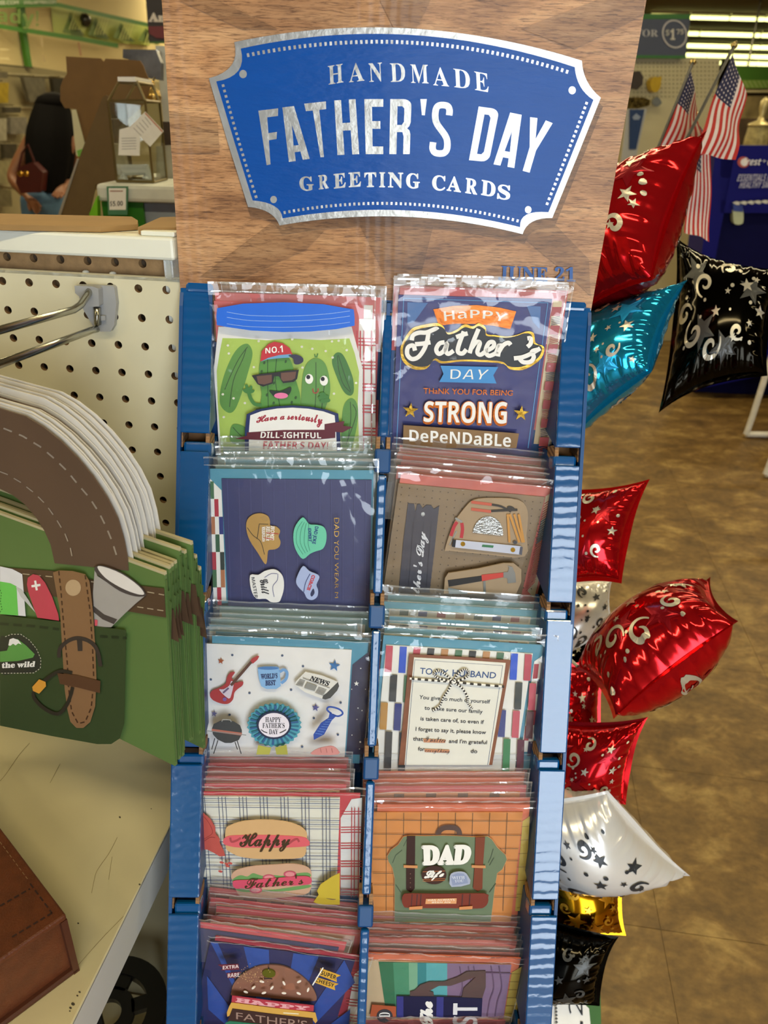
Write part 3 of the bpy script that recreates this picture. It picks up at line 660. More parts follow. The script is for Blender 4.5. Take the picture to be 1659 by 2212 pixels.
def sleeve(f, par, H, m, l, r, t, seed, nu, nv, amp, h):
    def fn(u, v):
        x = -l+(f.w+l+r)*u; z = -t+(H+t)*v
        a = amp*(0.25+1.6*max(0, 1-v/0.22)+0.8*max(0, (u-0.86)/0.14)+0.8*max(0, (0.12-u)/0.12))
        q = mnoise.noise(V((x*70, z*110, seed*3.7)))+0.5*mnoise.noise(V((x*190, z*150, seed*1.3)))
        return f.p(x, z, h+a*(q+0.5))
    b = MB(); b.grid(fn, nu, nv); o = b.build('sleeve', m, par, smooth=True)
    # the folded and welded edges of the sleeve catch the light as pale lines
    W_, T_ = f.w+l+r, H+t; e = MB(); up = f.n*0.00025
    e.grid(lambda u, v: fn(u, 0.0016/T_*v)+up, nu, 1); e.grid(lambda u, v: fn(u, (0.0072+0.0009*v)/T_)+up, nu, 1)
    e.grid(lambda u, v: fn(1-0.0012/W_*u, v)+up, 1, nv)
    e.build('sleeve_fold', FILM_E, o, smooth=True); return o
CARDS = {}
def front_card(key, tier, TL, TR, lean, H, paper, env, ebox, label, name='greeting_card', t=0.016, l=0.004, r=0.010, back=0.0):
    s0 = tier*STEP; yk, zk = -sin(RAKE)*s0, -cos(RAKE)*s0; b = rad(lean)
    n = DM @ V((0, -cos(b), sin(b))); pl = Plane(D(0, yk+back, zk), n)
    a, c = pl(*TL), pl(*TR); f = Frame(a, c-a, n, (c-a).length)
    root = thing(name, label, 'card', tuple(f.p(f.w/2, H, 0)))
    cf = slab(f, 0, f.w, 0, H, -0.0012, 0).build('card_front', paper, root)
    x0, x1, up, eh = ebox
    en = slab(f, x0, f.w+x1, -up, eh-up, -0.0026, -0.0015).build('envelope', env, root)
    sleeve(f, root, H, FILM, max(l, -x0+0.003), max(r, x1+0.003), t, tier*2+TL[0]*0.01, 44, 40, 0.0011, 0.0022)
    CARDS[key] = (f, root, cf, en, pl, Plane(pl.p-n*0.0014, n))
    return f, root, cf, en, pl
LIFT = {'1L': 0, '1R': 0, '2L': .012, '2R': .010, '3L': .015, '3R': .026, '4R': .040, '5Lb': .018, '5R': .025}
def rear_cards(key, rows, depth, word, seed, group):
    f = CARDS[key][0]; rnd = random.Random(seed); n = len(rows)
    ords = ['first', 'second', 'third', 'fourth', 'fifth', 'sixth', 'seventh', 'eighth', 'ninth', 'tenth']
    for i, (env, card, style, dx) in enumerate(rows):
        g = f.shifted(dx+rnd.uniform(-.002, .002), rnd.uniform(-.002, .002)+LIFT.get(key, .010)*(i+1)/n, depth*(i+1)/n, rnd.uniform(-.012, .012))
        root = thing('greeting_card', 'sleeved greeting card, %s behind the %s' % (ords[i], word), 'card', tuple(g.p(g.w/2, 0.133, 0)), group)
        c = slab(g, 0, g.w, 0.0, 0.131, -0.0009, 0).build('card_front', card, root)
        slab(g, -0.006 if rnd.random() < .5 else 0.0, g.w+0.006, -0.0065, 0.126, -0.002, -0.0011).build('envelope', env, root)
        if style:
            cols, w, z0, z1 = style; mbs = {}
            k = 0; x = 0.001
            while x+w < g.w:
                cm = cols[k % len(cols)]
                if cm: mbs.setdefault(cm, MB()).add([g.p(x, z1, .0002), g.p(x+w*.96, z1, .0002), g.p(x+w*.96, z0, .0002), g.p(x, z0, .0002)], [(0, 1, 2, 3)])
                x += w; k += 1
            for cm, b in mbs.items(): b.build('printed_pattern', cm, c)
        sleeve(g, root, 0.040, FILM_R, 0.007, 0.010, 0.0135+rnd.uniform(0, .004), seed+i, 30, 6, 0.0009, 0.0014)
K = lambda h: P_(h)
BLK, WHT, NAVY = K('1C1C22'), K('F4F2EE'), K('2B3170')
GOLD = foil('gold_foil', 'B8913A', 0.3, 0.2, 200); COPPER = foil('copper_foil', 'B4622C', 0.33, 0.12, 260); SILV = foil('silver_glitter', 'D8D8D4', 0.35, 0.8, 500)
REDENV = mat('red_envelope', 'CC6466', 0.55, var=0.05, scale=20); TEALENV = mat('teal_envelope', '4F93B0', 0.5, var=0.05, scale=20)
# ===== tier one, left: pickle jar card
f, root, cf, en, pl = front_card('1L', 0, (462, 650), (776, 658), 1, 0.150, REDENV, REDENV, (0.001, 0.004, 0.0065, 0.150),
    'pickle jar card with sunglasses-wearing pickle, in the top left pocket', t=0.0165, l=0.0035, r=0.014, back=-0.010)
c1L = Crop(380, 590, .28933); A = Art(CARDS['1L'][5], c1L, en, 0.0003)
WPL = K('EDEBE8'); RPL = K('C8404C')
A.poly('plaid_liner', WPL, [(1330, 340), (1490, 345), (1490, 1420), (1330, 1420)])
for yy in (490, 515, 540, 665, 690, 715, 830, 855, 880, 990, 1015, 1040, 1160, 1185, 1210, 1330): A.line('plaid_line', RPL, [(1335, yy-4), (1490, yy)], 9)
for xx in (1352, 1378, 1404, 1462): A.line('plaid_line', RPL, [(xx, 430), (xx-2, 1400)], 8)
A.flush()
A = Art(pl, c1L, cf)
jar = [(318, 400), (300, 560), (282, 720), (300, 960), (318, 1250), (322, 1420), (1398, 1420), (1396, 1250), (1392, 960), (1395, 720), (1355, 560), (1312, 400)]
A.poly('jar_print', WPL, jar, 0.0004)
A.poly('jar_brine', K('B2CE5C'), [(348, 485), (500, 488), (680, 502), (860, 488), (1080, 500), (1295, 487), (1335, 600), (1368, 740), (1358, 960), (1366, 1250), (1366, 1400), (340, 1400), (332, 1250), (312, 960), (305, 730), (325, 600)])
PK, PKD, PKL = K('5C9440'), K('2E5226'), K('3F7A36')
def pickle(pts, rib, col=PK):
    A.poly('pickle_print', col, pts, sm=5)
    for r in rib: A.line('pickle_print_rib', PKD, r, 6, sm=4)
pickle([(540, 530), (572, 600), (545, 720), (490, 900), (440, 1020), (390, 1042), (335, 990), (328, 900), (360, 760), (420, 620), (480, 545)], [[(535, 550), (470, 640), (410, 760), (365, 870)], [(525, 560), (500, 640), (430, 800), (400, 1000)]])
pickle([(1190, 600), (1235, 598), (1275, 660), (1320, 780), (1328, 880), (1300, 915), (1250, 880), (1195, 760), (1165, 660)], [[(1205, 615), (1215, 720), (1250, 830), (1305, 890)], [(1212, 610), (1260, 760), (1305, 880)]], PKL)
pickle([(1300, 935), (1345, 960), (1360, 1050), (1340, 1200), (1300, 1330), (1250, 1360), (1235, 1200), (1250, 1000)], [[(1302, 960), (1305, 1100), (1280, 1260)], [(1320, 980), (1345, 1060), (1270, 1280)]])
pickle([(430, 1128), (500, 1140), (560, 1190), (580, 1260), (420, 1270), (405, 1180)], [[(425, 1150), (470, 1200), (520, 1240)]])
# smaller pickle with round eyes
pickle([(1040, 635), (1110, 670), (1145, 780), (1150, 900), (1115, 1010), (1090, 1080), (940, 1080), (935, 960), (945, 780), (975, 680)], [[(1045, 665), (1045, 900), (1030, 1080)], [(1120, 760), (1100, 900), (1085, 1050)]], K('629A48'))
A.line('pickle_print_rib', PKL, [(1042, 630), (1036, 605)], 8); A.line('pickle_print_rib', PKL, [(1050, 630), (1060, 600)], 8)
for ex_, ey_ in ((995, 790), (1105, 803)): A.disc('eye_print', WHT, ex_, ey_, 30, 37)
for ex_, ey_ in ((988, 776), (1096, 790)): A.disc('pupil_print', BLK, ex_, ey_, 15, 16)
A.line('smile_print', K('A8443C'), [(1022, 862), (1026, 888), (1042, 896), (1060, 884), (1062, 860)], 8, sm=4)
# big pickle with cap and sunglasses
pickle([(630, 660), (680, 620), (760, 610), (830, 625), (868, 680), (890, 780), (925, 900), (930, 990), (900, 1040), (650, 1030), (640, 900), (622, 780)], [[(685, 640), (685, 800), (690, 1000)], [(752, 640), (742, 800), (778, 1000)]], K('568F3C'))
for dx_, dy_ in ((820, 660), (660, 670), (732, 820), (680, 910), (730, 970), (865, 965), (895, 930), (640, 735)): A.disc('pickle_print_rib', PKD, dx_, dy_, 8, 12, 20, n=8)
A.line('pickle_arm', PKL, [(640, 985), (590, 978), (560, 940), (545, 895)], 26, sm=4)
A.poly('pickle_arm', PKL, [(500, 870), (520, 860), (515, 835), (535, 832), (545, 855), (560, 838), (572, 850), (570, 870), (588, 872), (578, 892), (545, 900), (510, 890)], sm=3)
for dx_, dy_ in ((1095, 905), (1120, 925), (1085, 930), (1130, 950), (1100, 955)): A.disc('pickle_arm', PKL, dx_, dy_, 24, 16, n=10)
A.poly('mouth_print', K('1A2A1C'), [(700, 875), (780, 880), (858, 850), (850, 900), (800, 935), (745, 930), (712, 900)], sm=4)
A.disc('tongue_print', K('E87AA8'), 785, 915, 52, 22)
A.poly('cap_print', K('C02A34'), [(630, 660), (640, 585), (690, 530), (735, 512), (800, 525), (850, 560), (870, 606), (770, 618), (690, 634)], 0.0003)
A.poly('cap_band', K('6AA2CC'), [(632, 662), (690, 632), (770, 612), (860, 604), (850, 630), (760, 636), (680, 645)])
A.poly('cap_visor', K('33314E'), [(840, 614), (900, 608), (945, 630), (950, 660), (920, 680), (885, 678), (875, 640)], sm=4)
A.text('cap_lettering', WHT, 'NO.1', [(668, 600), (800, 590)], [(668, 560), (795, 538)], 'sb')
A.poly('sunglasses_print', K('221E20'), [(566, 765), (640, 752), (740, 742), (830, 728), (918, 722), (905, 790), (880, 812), (800, 822), (770, 770), (735, 770), (722, 825), (650, 848), (610, 830)], 0.0004)
A.poly('sunglasses_lens', K('6B4A3E'), [(602, 770), (716, 758), (716, 815), (660, 832), (615, 825)]); A.poly('sunglasses_lens', K('6B4A3E'), [(784, 745), (898, 735), (890, 785), (865, 800), (800, 808), (785, 790)])
# lid and label
A.poly('jar_lid', K('0A66E0'), [(308, 262), (500, 228), (800, 218), (1100, 232), (1328, 272), (1334, 330), (1334, 392), (1200, 418), (1000, 436), (800, 440), (560, 428), (380, 402), (306, 388), (302, 320)], 0.0006)
for yy in (0, 38, 84): A.line('lid_groove', K('8FB4F0'), [(380, 290+yy*1.05), (560, 316+yy), (860, 320+yy), (1120, 305+yy), (1300, 282+yy)], 4, sm=4)
A.poly('label_border', K('16265C'), [(528, 1055), (600, 1020), (740, 995), (870, 988), (1010, 998), (1130, 1022), (1212, 1050), (1225, 1180), (1235, 1420), (515, 1420), (515, 1180)], 0.0004)
A.poly('label_paper', WPL, [(555, 1062), (640, 1030), (760, 1010), (870, 1004), (990, 1012), (1100, 1032), (1185, 1062), (1196, 1180), (1205, 1420), (545, 1420), (545, 1180)])
A.text('label_lettering', K('A32236'), 'Have a seriously', [(600, 1118), (850, 1092), (1095, 1128)], [(596, 1072), (850, 1040), (1095, 1060)], 'sc', 0.02)
A.poly('ribbon_print', K('5E1626'), [(440, 1238), (530, 1215), (530, 1190), (800, 1172), (1110, 1170), (1110, 1128), (1258, 1105), (1250, 1140), (1318, 1150), (1245, 1190), (1190, 1185), (1190, 1230), (1080, 1240), (700, 1248)], 0.0003)
A.text('ribbon_lettering', WHT, 'DILL-IGHTFUL', [(630, 1230), (1085, 1233)], [(636, 1184), (1082, 1190)], 'sb')
A.text('label_lettering', K('C03A50'), "FATHER'S DAY!", [(650, 1312), (1135, 1312)], [(655, 1255), (1138, 1262)], 'sb')
GLIT = mat('clear_glitter', 'F4F6E8', 0.12, 0.3, var=0.05)
for gx, gy in ((388, 540), (618, 508), (868, 494), (1165, 510), (1018, 565), (1118, 582), (1275, 575), (582, 702), (515, 970), (357, 1075), (1345, 820), (1170, 630), (1215, 505), (350, 905), (940, 550), (945, 705), (430, 935), (1180, 900), (395, 600)):
    A.disc('glitter_dot', GLIT, gx, gy, 10, 9, n=7, thick=0.0003)
A.flush()
rear_cards('1L', [(REDENV, WPL, None, 0.012), (REDENV, WPL, None, 0.013)], 0.006, 'pickle jar card', 11, 'cards behind the pickle jar card')
# ===== tier one, right: strong and dependable card
f, root, cf, en, pl = front_card('1R', 0, (861, 637), (1193, 646.5), -2, 0.152, K('34387C'), REDENV, (0.001, 0.013, 0.007, 0.152),
    "navy Happy Father's Day card with gold-edged script lettering, in the top right pocket", t=0.0185, l=0.001, r=0.016, back=-0.010)
c1R = Crop(830, 580, .27728); A = Art(CARDS['1R'][5], c1R, en, 0.0003)
CRM, CHK = K('DCC9A8'), K('B2545A')
A.poly('plaid_liner', CRM, [(1318, 250), (1385, 255), (1345, 800), (1300, 1395), (1160, 1395), (1240, 800)])
for q, yy in enumerate(range(300, 1400, 145)):
    dx = -(yy-300)*0.095
    A.poly('plaid_check', CHK, [(1310+dx, yy), (1385+dx, yy), (1370+dx, yy+70), (1300+dx, yy+70)])
    for j in range(5): A.line('plaid_stripe', K('44405C') if q % 3 == 0 else CHK, [(1300+dx, yy+88+j*13), (1370+dx, yy+72+j*13)], 5)
A.flush()
A = Art(pl, c1R, cf); LB = K('5A9ED8')
A.line('card_rule', LB, [(95, 1400), (152, 232), (1275, 268), (1120, 1400)], 7)
A.poly('card_glow', K('4A74B4'), [(180, 262), (340, 268), (230, 420), (180, 430)]); A.poly('card_glow', K('4A74B4'), [(1110, 290), (1220, 295), (1210, 470), (1160, 420)])
A.poly('banner_print', COPPER, [(382, 318), (540, 292), (720, 285), (900, 305), (1028, 335), (982, 472), (850, 445), (700, 432), (560, 430), (425, 445)], 0.0003)
A.text('banner_lettering', WHT, 'HaPPY', [(470, 412), (700, 388), (940, 420)], [(462, 336), (700, 322), (968, 352)], 'sb', -0.01)
def fat(name, m, grow, dy, word):
    A.text(name, m, word[0], word[1], word[2], 'sc', grow)
# Father's: drop-shaded script
LETS = [("F", (165, 720, 400, 668, 30), None)]
def script(name, m, wid, off=(0, 0), step=0):
    o = lambda pts: [(x+off[0], y+off[1]) for x, y in pts]
    L = lambda pts: A.line(name, m, smooth(o(pts), 5, False), wid)
    L([(215, 560), (225, 520), (270, 500), (330, 498), (400, 470), (415, 478)])                     # F top bar
    L([(345, 495), (335, 560), (310, 630), (265, 690), (215, 705), (180, 670), (185, 615), (225, 600), (240, 640)])   # F stem and curl
    L([(240, 590), (300, 585), (360, 575)])                                                         # F cross
    L([(470, 575), (430, 585), (405, 630), (425, 665), (465, 640), (490, 580), (480, 640), (500, 665), (540, 640)])   # a
    L([(620, 490), (580, 600), (575, 650), (610, 662), (640, 630)]); L([(560, 535), (600, 520), (650, 505)])         # t
    L([(735, 470), (690, 580), (665, 660)]); L([(680, 620), (715, 575), (745, 580), (725, 650), (750, 672), (790, 645)])   # h
    L([(790, 645), (850, 610), (850, 575), (815, 580), (790, 640), (815, 680), (870, 660)])         # e
    L([(870, 660), (900, 590), (885, 685)]); L([(890, 655), (925, 600), (965, 578), (985, 596)])  # r
    L([(1115, 545), (1140, 545), (1140, 585), (1115, 610)])                                         # apostrophe
    L([(1010, 700), (1080, 690), (1150, 660), (1215, 622)]); L([(1195, 632), (1150, 648), (1165, 690), (1140, 726), (1085, 730), (1055, 705)])      # s
OUTG = [(125, 640), (150, 560), (215, 470), (300, 440), (410, 425), (460, 450), (490, 500), (560, 480), (625, 435), (690, 450), (740, 425), (790, 460), (800, 510), (870, 520), (960, 530), (1040, 515), (1110, 490), (1165, 505), (1180, 580), (1245, 610), (1235, 680), (1180, 740), (1080, 790), (980, 785), (930, 745), (800, 730), (600, 725), (450, 740), (385, 715), (330, 780), (230, 785), (150, 730)]
A.poly('script_gold_edge', GOLD, OUTG, 0.0009, sm=4)
cx_, cy_ = 690, 610
A.poly('script_black_edge', K('2A2B30'), [(cx_+(x-cx_)*0.965, cy_+(y-cy_)*0.87) for x, y in OUTG], 0.0002, sm=4)
script('script_lettering', WHT, 34)
A.poly('day_banner', K('3F8ED2'), [(438, 757), (888, 768), (850, 832), (875, 896), (428, 884), (462, 822)], 0.0002)
A.text('day_lettering', WHT, 'DAY', [(515, 862), (780, 868)], [(518, 782), (818, 784)], 'sb', -0.02)
A.text('thanks_lettering', COPPER, 'THaNK YOU FOR BEING', [(305, 974), (1000, 990)], [(306, 930), (1004, 950)], 's', 0.01)
A.text('strong_outline', COPPER, 'STRONG', [(300, 1200), (956, 1214)], [(308, 1030), (964, 1034)], 'sb', 0.04, thick=0.0002)
A.text('strong_lettering', WHT, 'STRONG', [(306, 1194), (952, 1208)], [(314, 1034), (960, 1040)], 'sb', 0.0)
for sx_, sy_ in ((205, 1108), (1068, 1130)): A.star('brass_star', GOLD, sx_, sy_, 62, 24, 5, thick=0.0012)
A.poly('dependable_banner', mat('bronze_print', '8A6A44', 0.4, 0.3, var=0.15, scale=60), [(150, 1220), (560, 1248), (1050, 1286), (1030, 1400), (145, 1400)], 0.0003)
A.text('dependable_outline', WHT, 'DePeNDaBLe', [(196, 1345), (985, 1390)], [(196, 1256), (990, 1294)], 'sb', 0.0)
#A.text('dependable_inner', K('3A3A66'), 'DePeNDaBLe', [(200, 1342), (982, 1386)], [(200, 1262), (987, 1300)], 's', -0.012)
A.flush()
rear_cards('1R', [(REDENV, NAVY, None, 0.002), (REDENV, NAVY, None, 0.003)], 0.006, "navy Happy Father's Day card", 12, "cards behind the navy Happy Father's Day card")
# ===== tier two, left: hats card
f, root, cf, en, pl = front_card('2L', 1, (478.5, 1034), (803, 1037), 7, 0.131, K('2F3268'), TEALENV, (-0.011, 0.0015, 0.0085, 0.131),
    'navy pinstripe card with four hat stickers, left pocket of the second row', t=0.021, l=0.013, r=0.006)
c2L = Crop(380, 940, .27728); A = Art(CARDS['2L'][5], c2L, en, 0.0003)
CK = ['3D6A48', 'E8E6E0', 'B0704A', 'A83040', 'E8E6E0', '2F4A34', 'B0704A', 'E8E6E0', '2A3278', '3A3A3E']
A.poly('check_liner', WPL, [(258, 330), (300, 375), (355, 430), (393, 1290), (292, 1290), (265, 500)])
for i, yy in enumerate(range(360, 1290, 138)):
    dx = (yy-360)*0.032
    for j in range(3):
        x0 = 262+dx+j*32
        col = [['3D6A48', None, 'B0704A'], [None, 'B02A3C', None], ['B0704A', None, '28307A'], [None, '2E5A3C', None], ['B02A3C', None, '26302A']][i % 5][j]
        if col and not (i == 0 and j > 0): A.poly('check_print', K(col), [(x0, yy), (x0+32, yy), (x0+36, yy+136), (x0+4, yy+136)])
A.flush()
A = Art(pl, c2L, cf); PIN = K('4A4E86')
for x in range(400, 1520, 90): A.line('pinstripe', PIN, [(x, 345), (x+12-(x-900)*0.03, 1290)], 3.2)
TAN, DK = K('B08A48'), K('3A2E1C')
A.poly('hat_sticker', TAN, [(690, 1000), (640, 920), (575, 820), (548, 730), (556, 660), (600, 620), (660, 610), (715, 630), (733, 670), (735, 705), (780, 712), (812, 745), (800, 790), (815, 830), (805, 870), (770, 890), (725, 895), (715, 920), (708, 990)], 0.0008, sm=3)
A.line('hat_line', DK, [(556, 720), (600, 780), (660, 830), (690, 930)], 5, sm=4); A.line('hat_line', DK, [(650, 690), (640, 760), (632, 810)], 5, sm=4); A.line('hat_line', DK, [(720, 695), (650, 692)], 4)
for j, (tx, c_) in enumerate((('HOME', (742, 735)), ('REPAIR', (705, 720)), ('WRANGLER', (670, 705)))):
    x = c_[0]; A.text('hat_lettering', K('F0E8E0'), tx, [(x, 705+j*4), (x-8+j*6, 815+j*8)], [(x+28, 712), (x+22, 820+j*6)], 'mo', 0.02)
A.line('hat_line', K('C04038'), [(705, 760), (800, 770)], 5); A.line('hat_line', K('C04038'), [(690, 800), (760, 812)], 5)
A.poly('hat_sticker', K('66C4A4'), [(985, 642), (1015, 665), (1040, 695), (1100, 700), (1150, 715), (1172, 760), (1170, 830), (1145, 885), (1090, 905), (1045, 925), (990, 965), (945, 915), (920, 850), (915, 770), (935, 700)], 0.0008, sm=3)
for j in range(4): A.line('hat_line', K('3A8A70'), [(985-j*4+j*20, 672+j*6), (945+j*30, 740), (940+j*30, 840), (990+j*18, 930-j*10)], 4, sm=4)
A.text('hat_lettering', K('1C3A86'), 'DAD JOKE', [(1085, 712), (1062, 845)], [(1112, 714), (1088, 850)], 's', 0.02); A.text('hat_lettering', K('1C3A86'), 'EXPERT', [(1030, 725), (1034, 830)], [(1054, 727), (1058, 832)], 's', 0.02)
A.poly('hat_sticker', K('E4E2E0'), [(578, 1092), (640, 1090), (690, 1060), (760, 1045), (810, 1070), (838, 1120), (840, 1200), (820, 1270), (800, 1300), (740, 1300), (700, 1275), (625, 1272), (585, 1200)], 0.0008, sm=3)
A.text('hat_lettering', K('46464A'), 'MASTER', [(588, 1108), (612, 1270)], [(612, 1106), (640, 1268)], 'sb'); A.text('hat_lettering', K('38383C'), 'Grill', [(655, 1125), (672, 1240)], [(716, 1118), (730, 1240)], 'sc', 0.02)
A.line('hat_line', K('707094'), [(690, 1110), (740, 1080), (790, 1080)], 5, sm=4); A.line('hat_line', K('707094'), [(795, 1080), (790, 1130), (755, 1180), (765, 1260)], 5, sm=4)
A.poly('hat_sticker', K('A4B2DA'), [(990, 1020), (1040, 1060), (1100, 1085), (1118, 1110), (1095, 1165), (1108, 1210), (1100, 1260), (1060, 1285), (1020, 1270), (1000, 1230), (960, 1190), (937, 1150), (945, 1100)], 0.0008, sm=3)
A.poly('hat_gap', K('23264E'), [(1070, 1195), (1080, 1230), (1058, 1258), (1048, 1235)], sm=3); A.line('hat_line', K('3A4478'), [(1045, 1080), (1010, 1150), (995, 1225)], 6, sm=4)
A.text('hat_lettering', K('C43A44'), 'COACH', [(1062, 1088), (1020, 1205)], [(1088, 1096), (1044, 1212)], 'mo', 0.03)
A.text('gold_lettering', GOLD, 'DAD YOU WEAR M', [(1232, 645), (1238, 1268)], [(1272, 645), (1264, 1268)], 's', -0.012)
A.flush()
LTE, CREAM = mat('pale_teal_envelope', '8FB4C0', 0.5, var=0.05), K('E6E0D4')
rear_cards('2L', [(LTE, CREAM, None, .001), (TEALENV, CREAM, None, .0), (LTE, WHITE, None, .001), (LTE, WHITE, None, -.002), (LTE, CREAM, None, 0)], 0.042, 'navy pinstripe hats card', 21, 'cards behind the hats card')
# ===== tier two, right: tools card
KRA = K('937A5C'); RO = mat('salmon_envelope', 'D6756A', 0.55, var=0.06)
f, root, cf, en, pl = front_card('2R', 1, (861, 1044), (1177, 1074), 0, 0.131, KRA, RO, (0.001, 0.016, 0.010, 0.131),
    'kraft pegboard card with hammer and spirit level stickers, second row right pocket', t=0.019, l=0.002, r=0.020)
c2R = Crop(810, 950, .27728); A = Art(CARDS['2R'][5], c2R, en, 0.0003)
A.poly('plaid_liner', K('D8C6A4'), [(1330, 440), (1420, 385), (1395, 620), (1240, 1235), (1190, 1180)])
for i in range(34):
    t_ = i/34; x, y = 1345-150*t_, 500+700*t_
    A.line('plaid_stripe', K('3E4C5C') if 6 < i < 16 else K('B05048'), [(x-25, y), (x+85-40*t_, y-75)], 7)
A.flush()
A = Art(pl, c2R, cf); HOLE = K('5C4A36')
for r_ in range(15):
    for q in range(19):
        x, y = 210+q*60-r_*6+q*0, 372+q*6.5+r_*56; A.disc('peg_dot', HOLE, x, y, 5, 5, n=6, h=0.0006)
A.poly('plank_sticker', K('46424E'), [(258, 496), (305, 500), (316, 560), (330, 502), (352, 502), (372, 535), (400, 508), (435, 510), (460, 540), (500, 515), (470, 800), (425, 1190), (185, 1190), (220, 800)], 0.0007)
A.disc('plank_nail', SILV, 374, 580, 15, 15, thick=0.0006)
for x in (300, 380, 440): A.line('plank_grain', K('363240'), [(x, 640), (x-40, 1160)], 3)
A.text('plank_lettering', K('F0EEF2'), "Father's Day", [(330, 1330), (395, 730)], [(262, 1330), (330, 690)], 'sc', 0.012)
CLR = mat('clear_acetate', 'A89278', 0.15, var=0.05)
A.poly('tool_sticker', CLR, [(545, 860), (580, 740), (620, 640), (700, 530), (770, 470), (900, 455), (1120, 470), (1190, 560), (1180, 740), (1165, 910), (850, 890), (580, 865)], 0.0012, sm=3)
RDH, STL = K('B4343C'), mat('tool_steel', 'A8A8A4', 0.3, 0.8)
A.line('tool_print', RDH, [(640, 640), (615, 680), (592, 750)], 26, sm=4); A.line('tool_print', RDH, [(676, 648), (682, 700), (672, 765)], 26, sm=4); A.line('tool_print', STL, [(625, 610), (680, 640)], 16); A.line('tool_print', STL, [(636, 712), (580, 820)], 10)
A.line('tool_print', K('C4604A'), [(750, 485), (910, 505)], 22); A.line('tool_print', K('C4604A'), [(750, 540), (905, 560)], 22); A.line('tool_print', K('3A342E'), [(910, 505), (985, 520), (1060, 560)], 16, sm=3); A.line('tool_print', K('3A342E'), [(905, 555), (990, 550), (1110, 545)], 18, sm=3); A.disc('tool_print', K('3A342E'), 1060, 535, 32, 18, 20)
A.disc('tool_foil', SILV, 880, 735, 118, 138, 6, n=20, a0=180, a1=360, thick=0.0004)
for x0, x1 in ((1035, 1048), (1050, 1125), (1085, 1150), (1120, 1160)): A.line('tool_print', K('C89048'), [(x0, 580), (x1, 800)], 18)
A.disc('tool_print', K('4A4A4E'), 1092, 800, 16, 14)
A.poly('level_print', K('C6CADC'), [(630, 780), (1140, 830), (1130, 895), (618, 838)], 0.0004); A.poly('level_print_end', BLK, [(608, 778), (632, 780), (624, 838), (598, 832)]); A.poly('level_print_end', K('5A5A66'), [(1132, 832), (1152, 836), (1144, 898), (1122, 892)])
A.poly('level_vial', K('3E7A52'), [(838, 816), (925, 824), (920, 842), (832, 834)]); A.disc('level_screw', GOLD, 685, 812, 18, 18); A.disc('level_screw', GOLD, 1075, 858, 18, 18)
A.poly('tool_sticker', CLR, [(535, 1200), (545, 1080), (570, 1040), (800, 1005), (1000, 962), (1080, 962), (1140, 1010), (1140, 1110), (1100, 1200)], 0.0012)
A.poly('hammer_print', K('2E2A2A'), [(568, 1095), (830, 1060), (835, 1100), (575, 1145)], 0.0004); A.poly('hammer_print', K('C8483E'), [(830, 1052), (1000, 1034), (1000, 1070), (834, 1102)]); A.poly('hammer_print', STL, [(1000, 1032), (1035, 1030), (1045, 995), (1030, 980), (1070, 990), (1092, 1040), (1100, 1110), (1035, 1118), (1030, 1078), (1002, 1072)])
A.line('hammer_print', STL, [(852, 1100), (856, 1190)], 18); A.poly('hammer_print', K('8E9AA0'), [(570, 1152), (720, 1180), (720, 1200), (575, 1200)])
A.flush()
KR2 = K('A48A6A')
rear_cards('2R', [(RO, KR2, None, -.004), (RO, KR2, None, .0), (RO, KR2, None, .0), (mat('orange_red_envelope', 'D0603C', .5), KR2, None, .002), (RO, KR2, None, .0), (RO, KR2, None, 0)], 0.044, 'kraft tools card', 22, 'cards behind the tools card')
# ===== tier three, left: stickers card (guitar, mug, newspaper, ribbon)
f, root, cf, en, pl = front_card('3L', 2, (438, 1390), (760, 1404), 8, 0.131, K('ECEAEA'), TEALENV, (0.008, 0.0145, 0.0075, 0.131),
    'white card with guitar, mug, newspaper and rosette stickers, third row left pocket', t=0.018, l=0.003, r=0.019)
c3L = Crop(380, 1280, .27125); A = Art(CARDS['3L'][5], c3L, en, 0.0003)
A.poly('night_liner', K('2E3052'), [(1405, 575), (1540, 470), (1510, 1290), (1355, 1290)])
for x, y, r_ in ((1472, 604, 5), (1530, 525, 6), (1450, 920, 5), (1482, 940, 5), (1402, 1135, 5), (1468, 1190, 8), (1442, 1010, 4), (1400, 770, 4), (1510, 770, 4), (1462, 1245, 5)): A.disc('liner_star', WHT, x, y, r_, r_, n=7)
A.star('liner_star', WHT, 1438, 725, 22, 9, 0)
A.flush()
A = Art(pl, c3L, cf)
for x, y in ((449, 498), (847, 502), (1012, 587), (278, 693), (586, 800), (917, 775), (1312, 877), (428, 973), (1098, 1000), (1290, 1132), (1005, 1228)): A.disc('dot_print', K('44587A'), x, y, 10, 9, n=9)
for x, y, r_, c_ in ((358, 546, 27, 'C46A46'), (1262, 583, 48, '3E7EC0'), (1112, 917, 32, '5A5C9C'), (304, 965, 26, '6E70A4')): A.star('star_print', mat('glitter_'+c_, c_, 0.3, 0.4, var=0.25, scale=300), x, y, r_, r_*.42, 8, thick=0.0002)
RG = K('A83A3C')
A.poly('guitar_sticker', RG, [(470, 636), (430, 640), (405, 680), (395, 725), (345, 760), (290, 780), (270, 820), (300, 860), (370, 886), (420, 884), (455, 850), (465, 800), (490, 770), (530, 740), (535, 712), (505, 712), (480, 720), (455, 700), (445, 675)], 0.0007, sm=3)
A.poly('guitar_sticker', RG, [(590, 550), (605, 525), (650, 503), (664, 508), (650, 535), (615, 565), (592, 566)], 0.0002)
A.poly('guitar_plate', K('D0C4D4'), [(440, 705), (460, 720), (445, 800), (420, 845), (345, 775), (380, 770), (425, 740)], sm=3)
